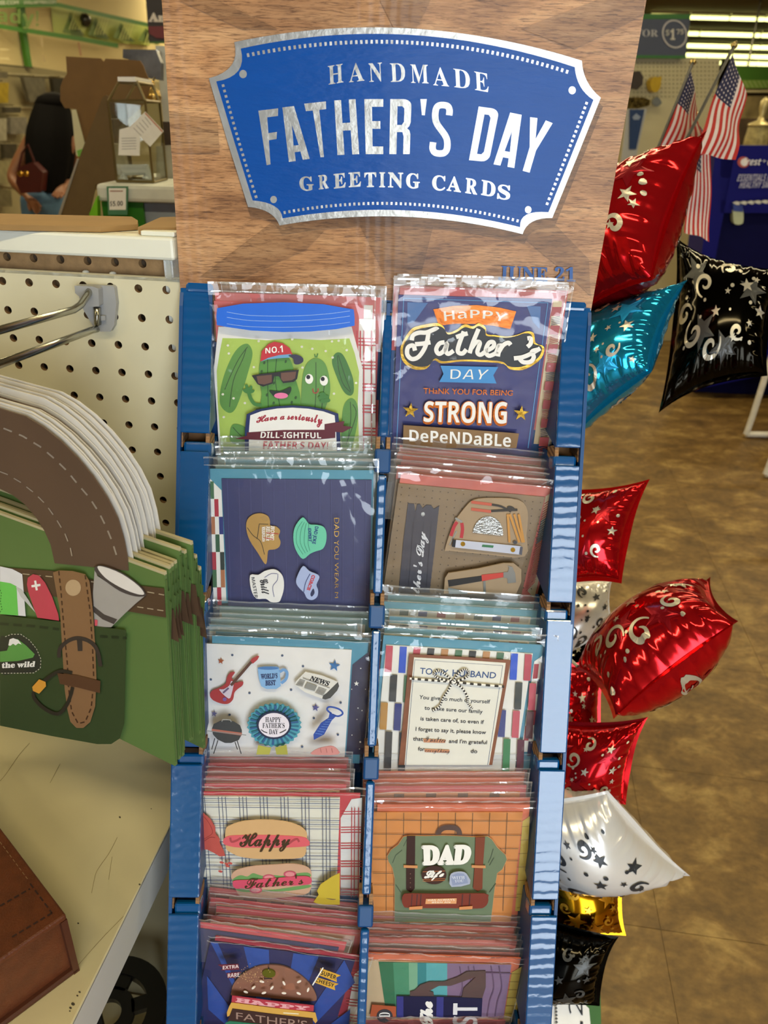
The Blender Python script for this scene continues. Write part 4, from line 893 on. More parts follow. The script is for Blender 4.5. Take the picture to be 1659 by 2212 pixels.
A.line('guitar_neck', K('5A3C30'), [(438, 740), (600, 552)], 22); A.line('guitar_neck', K('6A5A7A'), [(375, 800), (420, 760)], 14); A.disc('guitar_neck', K('7A5A9A'), 388, 850, 16)
A.poly('mug_sticker', K('82AEDC'), [(650, 600), (700, 590), (800, 590), (822, 600), (832, 690), (835, 745), (800, 768), (720, 768), (678, 745), (660, 680)], 0.0006)
A.disc('mug_sticker', K('4A78B4'), 735, 602, 84, 13, 0); A.line('mug_handle', K('6E9CD2'), [(825, 632), (860, 615), (885, 640), (875, 690), (838, 722)], 24, sm=4)
A.text('mug_lettering', K('28305C'), "WORLD'S", [(678, 690), (810, 680)], [(675, 648), (808, 640)], 'se', 0.02); A.text('mug_lettering', K('28305C'), 'BEST', [(712, 740), (795, 736)], [(712, 700), (795, 696)], 'se', 0.02)
A.poly('newspaper_sticker', K('DCDAD4'), [(1030, 632), (1160, 660), (1290, 712), (1200, 800), (1165, 845), (1030, 795), (945, 735), (958, 705)], 0.0008)
A.poly('newspaper_fold', K('4A4A48'), [(1290, 712), (1300, 745), (1285, 780), (1230, 840), (1190, 852), (1165, 845), (1172, 820), (1200, 800)]); 
A.text('newspaper_print', BLK, 'NEWS', [(1062, 695), (1212, 745)], [(1082, 662), (1230, 710)], 'se', 0.02)
for j in range(6): A.line('newspaper_print', K('6A6A68'), [(985+j*-6, 690+j*9), (1030-j*4, 702+j*9)], 4); A.line('newspaper_print', K('6A6A68'), [(1135-j*5, 752+j*9), (1200-j*5, 775+j*9)], 4)
A.poly('newspaper_print', K('8A8A86'), [(1045, 715), (1125, 742), (1105, 785), (1022, 760)]); A.line('newspaper_print', BLK, [(1010, 680), (1225, 760)], 4)
# rosette
TB, TD = K('3E8EA4'), K('2F5C8E')
n_ = 28; rx, ry, ox, oy = 218, 176, 783, 1056
A.poly('rosette_sticker', K('4E9CB0'), [(ox+(rx if k % 2 else rx*.93)*cos(pi*k/n_), oy+(ry if k % 2 else ry*.93)*sin(pi*k/n_)) for k in range(2*n_)], 0.001)
for k in range(n_):
    a = 2*pi*k/n_; b_ = a+pi/n_*0.95
    A.poly('rosette_pleat', TD if k % 2 else K('2F6E88'), [(ox+rx*.60*cos(a), oy+ry*.60*sin(a)), (ox+rx*.90*cos(a), oy+ry*.90*sin(a)), (ox+rx*.90*cos(b_), oy+ry*.90*sin(b_)), (ox+rx*.60*cos(b_), oy+ry*.60*sin(b_))])
A.disc('rosette_ring', K('1E2A48'), ox-2, oy, 138, 112, thick=0.0004, n=28); A.disc('rosette_face', K('E8E2EE'), ox-2, oy, 122, 97, n=28)
for tx, y0, x0, x1 in (('HAPPY', 1032, 712, 838), ("FATHER'S", 1078, 690, 866), ('DAY', 1128, 742, 814)): A.text('rosette_lettering', BLK, tx, [(x0, y0), (x1, y0)], [(x0, y0-40), (x1, y0-40)], 'se', 0.0)
A.line('rosette_lettering', BLK, [(678, 1092), (700, 1108), (728, 1118)], 6); A.line('rosette_lettering', BLK, [(826, 1118), (852, 1108), (878, 1092)], 6)
A.poly('rosette_tail', K('B0AE4E'), [(655, 1215), (730, 1232), (760, 1235), (745, 1290), (640, 1290)], 0.0002); A.poly('rosette_tail', K('A8A648'), [(790, 1235), (880, 1212), (892, 1290), (800, 1290)], 0.0002)
# grill, tie, fist
A.poly('grill_sticker', K('3C3E40'), [(286, 1085), (300, 1050), (350, 1025), (400, 1018), (460, 1028), (510, 1060), (525, 1100), (525, 1130), (500, 1175), (440, 1198), (390, 1198), (330, 1170), (295, 1130)], 0.0006)
A.line('grill_trim', K('B06A5A'), [(285, 1096), (525, 1128)], 22); A.line('grill_trim', K('8A8A88'), [(240, 1100), (560, 1135)], 6); A.line('grill_trim', K('9A9A98'), [(365, 1028), (372, 1012), (435, 1014), (440, 1030)], 8)
for a_, b_ in (((310, 1160), (285, 1250)), ((335, 1175), (300, 1285)), ((470, 1190), (490, 1250)), ((488, 1180), (520, 1285))): A.line('grill_trim', K('2A2A2A'), [a_, b_], 7)
A.line('tie_sticker', K('2E50A8'), [(1240, 965), (1205, 935), (1215, 912), (1260, 915), (1310, 935), (1328, 965), (1290, 985), (1245, 970)], 14, sm=4)
A.poly('tie_sticker', K('2C4CA4'), [(1225, 958), (1275, 985), (1240, 1020), (1180, 1130), (1098, 1174), (1095, 1132), (1155, 1040), (1215, 1000)], 0.0006)
for j in range(7): A.line('tie_stripe', K('6E96DC'), [(1110+j*16, 1120-j*18), (1165+j*14, 1130-j*20)], 4)
A.poly('fist_sticker', K('D08C88'), [(1085, 1290), (1095, 1262), (1140, 1240), (1190, 1228), (1240, 1222), (1282, 1245), (1290, 1290)], 0.0006, sm=3)
for x in (1150, 1195, 1240): A.line('fist_crease', K('A86460'), [(x, 1240), (x+8, 1275)], 5)
A.flush()
rear_cards('3L', [(TEALENV, NAVY, None, .012), (LTE, CREAM, None, .0), (LTE, CREAM, None, -.002), (LTE, WHITE, None, .010), (LTE, CREAM, None, .010), (TEALENV, WHITE, None, .006)], 0.045, 'white stickers card', 31, 'cards behind the stickers card')
# ===== tier three, right: husband card
f, root, cf, en, pl = front_card('3R', 2, (834, 1393), (1151, 1412), 11, 0.131, K('E9E7E2'), TEALENV, (-0.003, 0.017, 0.0085, 0.131),
    'checked To My Husband card tied with black and white twine, third row right pocket', t=0.021, l=0.005, r=0.020)
c3R = Crop(790, 1270, .28330); A = Art(CARDS['3R'][5], c3R, en, 0.0003)
cyc = ['B03A48', 'E8E6E0', '2A4032', 'E8E6E0', '28307C', 'B07838', 'E8E6E0', '2F2B2E']
A.poly('check_liner', WPL, [(1285, 560), (1345, 520), (1270, 1250), (1185, 1250)])
for i in range(6):
    for j in range(2):
        x0, y0 = 1285-i*17+j*42, 580+i*118
        if (i+j) % 2 == 0: A.poly('check_print', K(['B03A48', '3E5A48', '34305C', '8E2E3C'][(i+j) % 4]), [(x0, y0), (x0+36, y0), (x0+24, y0+112), (x0-12, y0+112)])
A.flush()
A = Art(pl, c3R, cf)
rowc = [['C0485A', None, '1E4EC8', None, 'C0485A', None, '26262A', None, 'B8824A', None, '3F6E4C', None, '1E1E22', None, 'B8824A', None, '3E6A4A', None, '1C50D0', None, 'B83C50', None],
        [None, '24282A', None, '3E6A4A', None, None, None, None, None, None, None, None, None, None, None, None, None, None, None, '26302E', None, 'C0485A'],
        ['B8863C', None, '1E2A78', None, None, None, None, None, None, None, None, None, None, None, None, None, None, '24307E', None, 'C0485A', None, '5A3038'],
        [None, '2A2A2A', None, '24282A', None, None, None, None, None, None, None, None, None, None, None, None, None, None, '3F7A50', None, '5A2A38', None]]
for i, rw in enumerate(rowc):
    y0 = 440+i*218+(0 if i else 0); y1 = y0+((205 if i else 200) if i < 3 else 300)
    for j, c_ in enumerate(rw):
        x0 = 155-i*19+j*53; x1 = x0+53; dy = (x0-155)*0.062
        if i == 0 and 4 <= j <= 17: yy = y0+88
        else: yy = y1
        if c_: A.poly('check_print', K(c_), [(x0, y0+dy), (x1, y0+dy+3), (x1-12, yy+dy+3), (x0-12, yy+dy)])
LEA = mat('leather_print', '7E4A2C', 0.5, var=0.15, scale=90)
A.poly('leather_panel', LEA, [(332, 505), (720, 525), (1105, 552), (1060, 820), (965, 1350), (250, 1350), (300, 860)], 0.0006)
A.poly('message_panel', K('DEDCD2'), [(368, 530), (720, 548), (1068, 572), (1040, 780), (940, 1350), (296, 1350), (335, 860)], 0.0005)
A.line('message_rule', K('3A4A6E'), [(304, 1350), (375, 548), (1045, 592), (930, 1350)], 4)
A.text('message_title', K('2C4A80'), 'TO MY', [(412, 654), (622, 672)], [(416, 608), (630, 624)], 's', 0.01); A.text('message_title', K('2C4A80'), 'HUSBAND', [(660, 672), (990, 690)], [(664, 622), (998, 644)], 's', 0.012)
TXT = K('1E2230')
for tx, x0, x1, y0, y1 in (('You give so much of yourself', 408, 948, 846, 882), ('to make sure our family', 448, 890, 928, 958), ('is taken care of, so even if', 418, 900, 1010, 1038), ('I forget to say it, please know', 380, 916, 1090, 1116), ('that', 360, 436, 1164, 1168), ("and I'm grateful", 634, 924, 1182, 1192), ('for', 398, 448, 1242, 1244), ('do', 800, 850, 1258, 1260)):
    A.text('message_lettering', TXT, tx, [(x0, y0), (x1, y1)], [(x0+3, y0-29), (x1+3, y1-29)], 's', 0.008)
A.poly('highlight_stroke', K('C88A64'), [(440, 1150), (610, 1160), (605, 1182), (442, 1178)]); A.poly('highlight_stroke', K('C88A64'), [(450, 1228), (640, 1236), (636, 1258), (450, 1252)])
A.text('message_script', TXT, 'I notice', [(448, 1172), (610, 1180)], [(452, 1130), (614, 1140)], 'sc', -0.005); A.text('message_script', TXT, 'everything', [(452, 1250), (640, 1258)], [(456, 1222), (644, 1232)], 'sc', -0.005)
tw = MB(); tw2 = MB()
def twine(pts, r=2.7):
    sp = smooth(pts, 14, False)
    for i in range(0, len(sp)-1):
        p, q = A.w(sp[i], A.h+0.0013), A.w(sp[i+1], A.h+0.0013)
        (tw if (i//2) % 2 else tw2).tube([p, q], r*0.00039, 6)
twine([(335, 690), (500, 704), (660, 716), (850, 735), (1055, 752)])
twine([(660, 716), (560, 690), (520, 655), (560, 632), (610, 660), (660, 712)])
twine([(670, 716), (700, 660), (750, 622), (785, 640), (770, 680), (680, 716)])
twine([(660, 720), (630, 780), (590, 840), (565, 900), (510, 938)])
twine([(672, 722), (730, 760), (775, 830), (780, 880), (812, 918)])
A.flush()
tw.build('twine_dark', BLK, cf); tw2.build('twine_white', WHT, cf)
CS = ([K('B9B7B0'), K('2E4A3A'), K('B9B7B0'), K('2A2E70'), K('B9B7B0'), K('8E3A44'), K('B9B7B0'), K('8A6A4A')], 0.0088, 0.0005, 0.0058)
TL2 = mat('soft_teal_envelope', '6AA6BC', .5)
rear_cards('3R', [(TL2, CREAM, CS, 0.0), (TL2, CREAM, CS, 0.002), (TL2, CREAM, CS, 0.001), (TL2, CREAM, CS, 0.003)], 0.044, 'checked To My Husband card', 32, 'cards behind the husband card')
# ===== tier four, left: hot dogs card
RE2 = mat('bright_red_envelope', 'D24852', 0.5, var=0.05)
f, root, cf, en, pl = front_card('4L', 3, (414.6, 1719), (734.5, 1722.6), 6, 0.131, K('F0ECDC'), RE2, (0.002, 0.0185, 0.0035, 0.131),
    'cream checked card with two hot dogs and ketchup bottle, fourth row left pocket', t=0.014, l=0.003, r=0.026)
c4L = Crop(350, 1620, .28330); A = Art(CARDS['4L'][5], c4L, en, 0.0003)
A.poly('plaid_liner', WPL, [(1362, 520), (1445, 375), (1525, 365), (1500, 1185), (1362, 1185)])
for yy in (470, 490, 590, 610, 630, 712, 732, 752, 850, 870, 890, 965, 985, 1065, 1085, 1105): A.line('plaid_line', RPL, [(1364, yy), (1520, yy-2)], 7)
for xx in (1448, 1470, 1500): A.line('plaid_line', RPL, [(xx, 440), (xx-6, 1185)], 6)
A.flush()
A = Art(pl, c4L, cf); IB = K('3C4A72')
for q in range(7):
    for j in range(3):
        x0 = 270+q*159+j*27
        A.line('plaid_line', IB, [(x0, 358), (x0+(60-q*9), 1185)], 4.5)
for yy in (372, 402, 438, 530, 562, 596, 700, 725, 750, 800, 826, 880, 912, 995, 1020, 1050, 1110, 1138):
    A.line('plaid_line', IB, [(232+(yy-370)*.09, yy-4), (1355, yy+8)], 4.5)
KE = K('BC544C')
A.poly('ketchup_sticker', KE, [(234, 440), (300, 470), (370, 530), (405, 590), (408, 640), (440, 680), (440, 710), (470, 770), (482, 808), (440, 812), (390, 782), (345, 760), (300, 760), (262, 740), (245, 600)], 0.0006)
A.line('ketchup_line', K('9A3C38'), [(262, 470), (330, 520), (375, 590), (380, 640), (300, 690)], 5, sm=4); A.line('ketchup_line', K('9A3C38'), [(280, 730), (360, 670), (405, 670)], 5, sm=4)
for x, y in ((455, 858), (492, 868), (520, 864), (445, 926), (500, 885)): A.disc('ketchup_drop', KE, x, y, 17, 9, 15)
BUN, SAU = K('CFA878'), K('D8606A')
A.poly('hot_dog_sticker', BUN, [(485, 610), (520, 575), (620, 543), (780, 532), (940, 545), (1050, 580), (1100, 625), (1105, 668), (1100, 730), (1095, 790), (1050, 825), (900, 832), (720, 830), (600, 815), (520, 780), (485, 740)], 0.0007, sm=3)
A.poly('sausage_print', SAU, [(465, 692), (490, 664), (560, 652), (800, 650), (1060, 662), (1115, 690), (1125, 712), (1100, 735), (900, 745), (600, 745), (500, 730), (470, 715)], 0.0004, sm=3)
A.line('sausage_line', K('A8484E'), [(520, 668), (530, 700), (570, 690), (600, 670)], 16, sm=4); A.line('sausage_line', K('A8484E'), [(960, 720), (1000, 690), (1030, 680), (1045, 702)], 16, sm=4)
A.text('hot_dog_lettering', K('40301A'), 'Happy', [(590, 735), (975, 728)], [(590, 632), (985, 636)], 'sc', 0.014)
A.poly('hot_dog_sticker', K('C9A288'), [(528, 960), (570, 915), (700, 885), (850, 875), (1000, 868), (1100, 890), (1138, 930), (1140, 1000), (1135, 1060), (1080, 1105), (850, 1130), (700, 1132), (600, 1115), (565, 1070), (540, 1000)], 0.0007, sm=3)
A.poly('lettuce_print', K('6A9A5C'), [(555, 975), (600, 955), (650, 965), (690, 940), (730, 950), (780, 962), (860, 955), (920, 960), (1000, 945), (1110, 935), (1120, 970), (900, 990), (560, 1000)], sm=3)
A.poly('lettuce_print', K('6A9A5C'), [(570, 1060), (700, 1068), (850, 1065), (960, 1050), (1120, 1030), (1120, 1050), (960, 1075), (780, 1080), (650, 1085), (580, 1075)], sm=3)
for x, y in ((815, 975), (975, 948), (715, 1068)): A.disc('onion_print', K('C0506A'), x, y, 48, 26); A.disc('onion_print', K('D88A90'), x, y, 36, 18)
A.poly('sausage_print', K('D0506A'), [(538, 1020), (560, 995), (700, 990), (900, 975), (1090, 962), (1138, 985), (1135, 1015), (1080, 1030), (850, 1040), (650, 1058), (560, 1055)], 0.0003, sm=3)
A.text('hot_dog_lettering', K('4A341C'), "Father's", [(630, 1058), (1080, 1022)], [(625, 975), (1075, 950)], 'sc', 0.008)
A.poly('mustard_sticker', K('C8B03A'), [(1355, 940), (1300, 965), (1210, 1025), (1182, 1075), (1195, 1105), (1155, 1160), (1200, 1180), (1355, 1180)], 0.0006)
A.flush()
TK = ([K('5A6080'), None, None], 0.0042, 0.0008, 0.004)
rear_cards('4L', [(RE2, K('E4D8C4'), TK, 0), (REDENV, K('C8A098'), None, .002), (REDENV, CREAM, TK, .002), (RE2, K('D8B8AC'), TK, .001), (REDENV, K('C8A098'), None, .003), (RE2, K('CFA8A0'), None, .004), (REDENV, K('C8A098'), None, .004)], 0.047, 'cream hot dogs card', 41, 'cards behind the hot dogs card')
# ===== tier four, right: rucksack card
ORG = K('DC8C44'); ORE = mat('coral_envelope', 'DC7454', 0.5, var=0.06)
f, root, cf, en, pl = front_card('4R', 3, (805.5, 1754.5), (1129.5, 1754.5), 9, 0.131, ORG, ORE, (0.004, 0.0065, 0.0075, 0.131),
    'orange DAD life card with green rucksack, fourth row right pocket', t=0.0155, l=0.002, r=0.012)
c4R = Crop(780, 1620, .27728); A = Art(CARDS['4R'][5], c4R, en, 0.0003)
YL = K('C8AC4C')
A.poly('grid_liner', YL, [(1258, 555), (1315, 515), (1275, 1255), (1200, 1255)])
for yy in range(600, 1250, 105): A.line('grid_line', K('8A7030'), [(1215, yy), (1305, yy-5)], 3)
A.flush()
A = Art(pl, c4R, cf); GRL = K('5A4426')
for x in (197, 333, 468, 603, 737, 871, 1004, 1140): A.line('grid_line', GRL, [(x, 490), (x-(x*0.035)+5, 1255)], 4)
for y in (548, 657, 762, 855, 962, 1052, 1140): A.line('grid_line', GRL, [(92, y-2), (1250 if y < 700 else 1225, y+8)], 4)
BGN, BR, OL = K('6E7E62'), K('4A281A'), K('D89A62')
A.line('bag_handle', BR, [(600, 690), (605, 640), (640, 610), (690, 604), (740, 612), (765, 640), (765, 690)], 40, sm=4)
BAGO = [(330, 680), (380, 668), (500, 672), (640, 668), (750, 672), (880, 680), (985, 674), (1020, 700), (1060, 760), (1125, 820), (1135, 855), (1100, 930), (1060, 960), (1040, 1080), (1010, 1340), (262, 1340), (262, 1000), (245, 920), (215, 870), (205, 830), (235, 780), (290, 740)]
A.poly('bag_sticker_edge', OL, [(672+(x-672)*1.008, 950+(y-950)*1.012) for x, y in BAGO], 0.0006); A.poly('bag_sticker', BGN, BAGO, 0.0002)
for p in ([(360, 690), (330, 750)], [(320, 780), (270, 820), (245, 880)], [(1030, 770), (1010, 840), (990, 880)], [(1035, 840), (1000, 900)], [(270, 1050), (310, 1110)], [(1050, 1040), (1000, 1110)]): A.line('bag_fold', K('485644'), p, 6)
A.poly('bag_strap', K('33160F'), [(358, 670), (422, 672), (420, 890), (418, 1080), (388, 1112), (352, 1085), (352, 890)], 0.0003); A.poly('bag_strap', K('7A3A22'), [(892, 680), (966, 680), (950, 900), (945, 1080), (912, 1102), (872, 1078), (885, 900)], 0.0003)
for x in (332, 862): A.poly('strap_loop', K('D0905C'), [(x, 898), (x+108, 902), (x+108, 922), (x, 918)], 0.0003)
for y in (965, 1000, 1035, 1070): A.disc('strap_hole', K('8A6A5A'), 384, y, 4, 4, n=6)
A.text('dad_lettering', WHT, 'DAD', [(474, 888), (845, 880)], [(468, 740), (872, 734)], 'se', 0.045, thick=0.0003)
A.disc('life_badge', K('3A1E14'), 568, 975, 98, 72, thick=0.0003, n=26)
for y in (945, 1005, 1018): A.line('badge_stripe', K('C0703C'), [(480, y+4), (655, y-2)], 4)
A.text('life_lettering', WHT, 'Life', [(490, 998), (640, 985)], [(500, 940), (660, 938)], 'sc', 0.03)
A.poly('badge_print', K('A8B0C8'), [(705, 1068), (690, 1010), (700, 965), (750, 948), (805, 952), (835, 985), (848, 1045)], 0.0003, sm=2); A.poly('badge_print', K('8E9ABC'), [(712, 1056), (702, 1010), (712, 975), (752, 960), (798, 964), (824, 990), (834, 1038)])
A.text('badge_lettering', K('D4DAE8'), 'WITH', [(708, 1008), (808, 1004)], [(708, 986), (806, 982)], 'se'); A.text('badge_lettering', K('D4DAE8'), 'YOU', [(728, 1034), (800, 1028)], [(728, 1012), (800, 1008)], 'se')
A.poly('bedroll_print', K('7A3020'), [(318, 1165), (330, 1128), (380, 1118), (650, 1122), (960, 1118), (990, 1150), (988, 1190), (960, 1225), (900, 1236), (650, 1232), (380, 1232), (330, 1215)], 0.0005, sm=2)
for x in (398, 438, 468, 792, 850): A.line('bedroll_line', K('4E2C2C'), [(x, 1125), (x-8, 1230)], 8)
A.poly('patch_print', K('E0A070'), [(505, 1160), (745, 1155), (742, 1198), (500, 1200)]); A.text('patch_lettering', K('F4E4D0'), 'HAS ALWAYS', [(520, 1178), (730, 1174)], [(520, 1164), (730, 1160)], 'sb'); A.text('patch_lettering', K('F4E4D0'), 'BEEN AN', [(552, 1194), (695, 1192)], [(552, 1182), (695, 1180)], 'sb')
for x in (375, 765): A.poly('strap_loop', K('D8905C'), [(x, 1224), (x+104, 1216), (x+102, 1240), (x, 1246)], 0.0002)
A.flush()
OG = ([K('D89058'), K('D89058'), K('7A5030')], 0.010, 0.0008, 0.0062)
rear_cards('4R', [(ORE, ORG, None, .001), (REDENV, ORG, OG, -.002), (ORE, K('C87C44'), OG, -.002), (ORE, ORG, OG, -.001), (REDENV, ORG, None, .002), (ORE, ORG, OG, .003), (REDENV, K('D08A50'), OG, .004), (ORE, ORG, None, .004)], 0.049, 'orange rucksack card', 42, 'cards behind the rucksack card')
# ===== tier five, left: burger card
RB, DB, BB = REDENV, K('20265E'), K('2450A8')
f, root, cf, en, pl = front_card('5L', 4, (454, 2033), (767, 2075), 6, 0.131, DB, mat('crimson_envelope', 'B03446', .5), (0.004, 0.012, 0.005, 0.131),
    'blue sunburst hamburger card, fifth row left pocket', t=0.012, l=0.003, r=0.014)
c5L = Crop(340, 1920, .28933); A = Art(CARDS['5L'][5], c5L, en, 0.0003)
A.poly('plaid_liner', WPL, [(1470, 640), (1555, 560), (1490, 1400), (1330, 1400)])
for yy in range(600, 1400, 112):
    for j in range(3): A.line('plaid_line', RPL, [(1440-(yy-600)*.14, yy+j*22), (1545-(yy-600)*.09, yy+12+j*22)], 6)
A.flush()
A = Art(pl, c5L, cf); cx_, cy_ = 865, 1330
for a0, a1 in (((395, 395), (450, 402)), ((643, 430), (832, 455)), ((1015, 480), (1205, 505)), ((1395, 532), (1475, 700)), ((1440, 900), (1400, 1300)), ((370, 650), (380, 900))):
    A.poly('sunburst_ray', BB, [a0, a1, (cx_, cy_)])
A.poly('bun_sticker', K('9A6650'), [(552, 775), (565, 720), (610, 660), (680, 610), (760, 578), (850, 570), (940, 580), (1030, 620), (1110, 680), (1165, 750), (1188, 830), (1100, 836), (870, 818), (700, 800), (560, 795)], 0.0012, sm=3)
A.disc('olive_print', mat('olive_dome', '5E5E1E', 0.15), 832, 634, 50, 30, 5, thick=0.0015); A.line('olive_pick', BLK, [(795, 672), (830, 668), (858, 672)], 8); A.line('olive_pick', BLK, [(830, 585), (832, 604)], 8)
for x, y, r_ in ((660, 772, 20), (718, 738, -40), (780, 694, 15), (855, 740, -50), (945, 706, 60), (1058, 694, -25), (795, 778, -15), (945, 780, 5), (1055, 782, 25), (1125, 755, -70)): A.disc('sesame_seed', K('F0E6DC'), x, y, 18, 8, r_, n=10, thick=0.0004)
for i in range(70):
    rr_ = random.Random(i); A.disc('bun_glitter', K('D8B07A'), 640+rr_.gauss(60, 60), 690+rr_.gauss(-45, 36), 3.2, 3.2, n=5, h=A.h+0.0001)
A.poly('burger_tomato', K('B43A4C'), [(558, 798), (860, 838), (1168, 872), (1166, 915), (1000, 905), (800, 875), (553, 845)], 0.0005)
A.text('burger_lettering', K('E8A8B0'), 'HAPPY', [(580, 842), (860, 880), (1125, 905)], [(590, 812), (860, 850), (1140, 880)], 'mo', 0.03)
A.poly('burger_cheese', K('D8A850'), [(552, 850), (860, 890), (1180, 925), (1195, 985), (1180, 1005), (1150, 965), (1000, 960), (560, 900), (545, 945), (522, 955), (518, 925), (535, 880)], 0.0004)
A.line('cheese_shine', K('F0E4C0'), [(940, 926), (1055, 934)], 8)
A.poly('burger_patty', K('3E2824'), [(560, 895), (860, 935), (1160, 968), (1165, 1060), (860, 1060), (520, 1000)], 0.0003)
A.text('burger_lettering', K('A08478'), "FATHER'S", [(588, 972), (860, 1015), (1115, 1045)], [(588, 920), (860, 955), (1120, 985)], 's', 0.0)
A.poly('burger_lettuce', K('2E7A5C'), [(508, 1000), (540, 988), (700, 1005), (860, 1020), (1160, 1055), (1160, 1100), (508, 1060)], 0.0003)
def flag_print(m, q, tx, tq, tc):
    A.poly('flag_print', m, q, 0.0004); A.text('flag_lettering', tc, tx, tq[0], tq[1], 'sb')
MR, MY = K('6A2A3A'), K('D8A83E')
flag_print(MR, [(452, 568), (605, 562), (612, 604), (475, 610), (488, 590)], 'EXTRA', ([(488, 602), (608, 590)], [(488, 576), (606, 566)]), K('E8D8D8')); flag_print(MR, [(515, 630), (625, 622), (575, 665), (525, 668)], 'RARE', ([(526, 662), (612, 656)], [(526, 634), (612, 626)]), K('E8D8D8'))
flag_print(MY, [(1218, 594), (1368, 648), (1335, 662), (1340, 696), (1205, 645)], 'SUPER', ([(1218, 640), (1330, 678)], [(1226, 608), (1338, 648)]), BLK); flag_print(MY, [(1185, 660), (1352, 712), (1322, 725), (1328, 758), (1175, 700)], 'CHEESY', ([(1180, 692), (1315, 738)], [(1188, 666), (1322, 708)]), BLK)
A.line('flag_pick', WHT, [(1238, 588), (1158, 720)], 9)
A.flush()
# second burger card that has slipped out to the left
rear_cards('5L', [(RE2, DB, None, -.0175)], 0.004, 'hamburger card, slipped out to its left', 50, 'cards behind the hamburger card')
MB_ = ([K('8A2432'), K('D8C0B4')], 0.0132, 0.0008, 0.0075)
CR = K('D2B4A8')
fr_ = CARDS['5L'][0]; CARDS['5Lb'] = (fr_.shifted(-0.002, 0.004, 0.006, -0.05),)
rear_cards('5Lb', [(REDENV, CR, None, .0), (RE2, CR, MB_, .002), (RE2, CR, None, .001), (REDENV, CR, MB_, -.001), (RE2, CR, None, .0), (RE2, CR, MB_, .0)], 0.044, 'slipped-out hamburger card', 51, 'cards behind the hamburger card')
# ===== tier five, right: retro stripes card
f, root, cf, en, pl = front_card('5R', 4, (792, 2074.6), (1104, 2085), 4, 0.131, K('D8BC94'), ORE, (0.001, 0.0085, 0.008, 0.131),
    'retro striped card with brown pouring arm and navy banner, fifth row right pocket', t=0.015, l=0.002, r=0.013)
c5R = Crop(760, 1930, .28933); A = Art(CARDS['5R'][5], c5R, en, 0.0003)
A.poly('grid_liner', YL, [(1195, 590), (1278, 540), (1225, 960), (1130, 960)])
for yy in range(600, 950, 60): A.line('grid_line', K('8A7030'), [(1150, yy), (1275, yy)], 3)
A.flush()
A = Art(pl, c5R, cf)
tops = [200, 308, 425, 490, 556, 712, 1192]; bots = [262, 330, 430, 492, 556, 712, 1192]
for i, c_ in enumerate(('2F7A54', '4A9A74', '84BC98', '2A8E94', '5EB8BE', '8E7292')):
    A.poly('retro_stripe', K(c_), [(tops[i], 512+(tops[i]-200)*.02), (tops[i+1], 512+(tops[i+1]-200)*.02), (bots[i+1]-(60 if i == 5 else 0), 930), (bots[i], 930)], h=0.0006)
A.h = 0.0009
for x in (805, 870, 910, 1040, 1100): A.line('stripe_line', K('6A5070'), [(x, 545), (x+20, 700), (x-10, 800), (x-30, 920)], 9, sm=4)
A.line('stripe_line', K('6A5070'), [(1000, 592), (1190, 598)], 8)
A.poly('arm_print', K('5E4644'), [(435, 735), (470, 725), (510, 685), (580, 660), (690, 660), (790, 625), (860, 585), (1000, 580), (1000, 700), (975, 780), (820, 780), (835, 710), (925, 625), (880, 640), (740, 690), (650, 690), (575, 730), (610, 740), (615, 775), (435, 775)], 0.0005)
A.poly('navy_banner', K('161C42'), [(335, 768), (660, 772), (975, 785), (968, 925), (335, 925)], 0.0005)
A.poly('banner_stripe', K('383C86'), [(335, 768), (385, 769), (385, 925), (335, 925)]); A.poly('banner_stripe', K('383C86'), [(634, 772), (686, 773), (682, 925), (630, 925)])
A.text('banner_lettering', WHT, 'The', [(600, 1000), (598, 805)], [(505, 1000), (505, 805)], 'sc', 0.03); A.text('banner_lettering', K('E4E4EA'), 'BEST', [(935, 1180), (938, 820)], [(745, 1180), (755, 820)], 'sb', 0.0)
A.poly('badge_print', K('B05838'), [(150, 832), (330, 845), (330, 925), (135, 925)], 0.0004); A.disc('badge_ring', K('3A3A40'), 245, 915, 60, 50, thick=0.0002); A.text('badge_lettering', WHT, 'D', [(285, 925), (285, 888)], [(205, 925), (205, 888)], 'se')
A.flush()
SAL = mat('salmon_red_envelope', 'DC7C72', .5, var=.06)
rear_cards('5R', [(SAL, CREAM, None, .001), (SAL, K('B08A80'), None, 0), (ORE, K('C89A8C'), None, .002), (SAL, K('B08A80'), None, .001), (SAL, CREAM, None, .002), (ORE, K('C8847A'), None, .003), (SAL, K('B4786E'), None, .002), (SAL, K('C8847A'), None, .004)], 0.048, 'retro striped card', 52, 'cards behind the retro striped card')
# ===== tier six: only the tops of the stacks reach into the picture
s6 = 5*STEP
for key, x0, sd, cols, w in (('6L', -0.152, 61, (RE2, DB), 'blue card'), ('6R', 0.008, 62, (RE2, K('3A3A6A')), 'navy card')):
    n = DM @ V((0, -cos(rad(5)), sin(rad(5)))); tl = D(x0, -sin(RAKE)*s6, -cos(RAKE)*s6-0.030)
    fr = Frame(tl, DM @ V((1, 0, 0.0)), n, 0.134)
    side = 'left' if key == '6L' else 'right'
    root = thing('greeting_card', 'front sleeved card in the lowest %s pocket' % side, 'card', tuple(fr.p(.067, .131)))
    slab(fr, 0, .134, 0, .13, -.0012, 0).build('card_front', cols[1], root); slab(fr, 0, .138, -.006, .124, -.0025, -.0014).build('envelope', cols[0], root)
    sleeve(fr, root, .13, FILM, .004, .008, .015, sd, 30, 20, .001, .0018); CARDS[key] = (fr,)
    rear_cards(key, [(cols[0], cols[1], None, .002), (SAL, CREAM, None, 0), (cols[0], cols[1], None, .003), (SAL, CREAM, None, .001), (cols[0], CREAM, None, .0)], 0.042, 'front card of the lowest %s pocket' % side, sd, 'cards in the lowest %s pocket' % side)
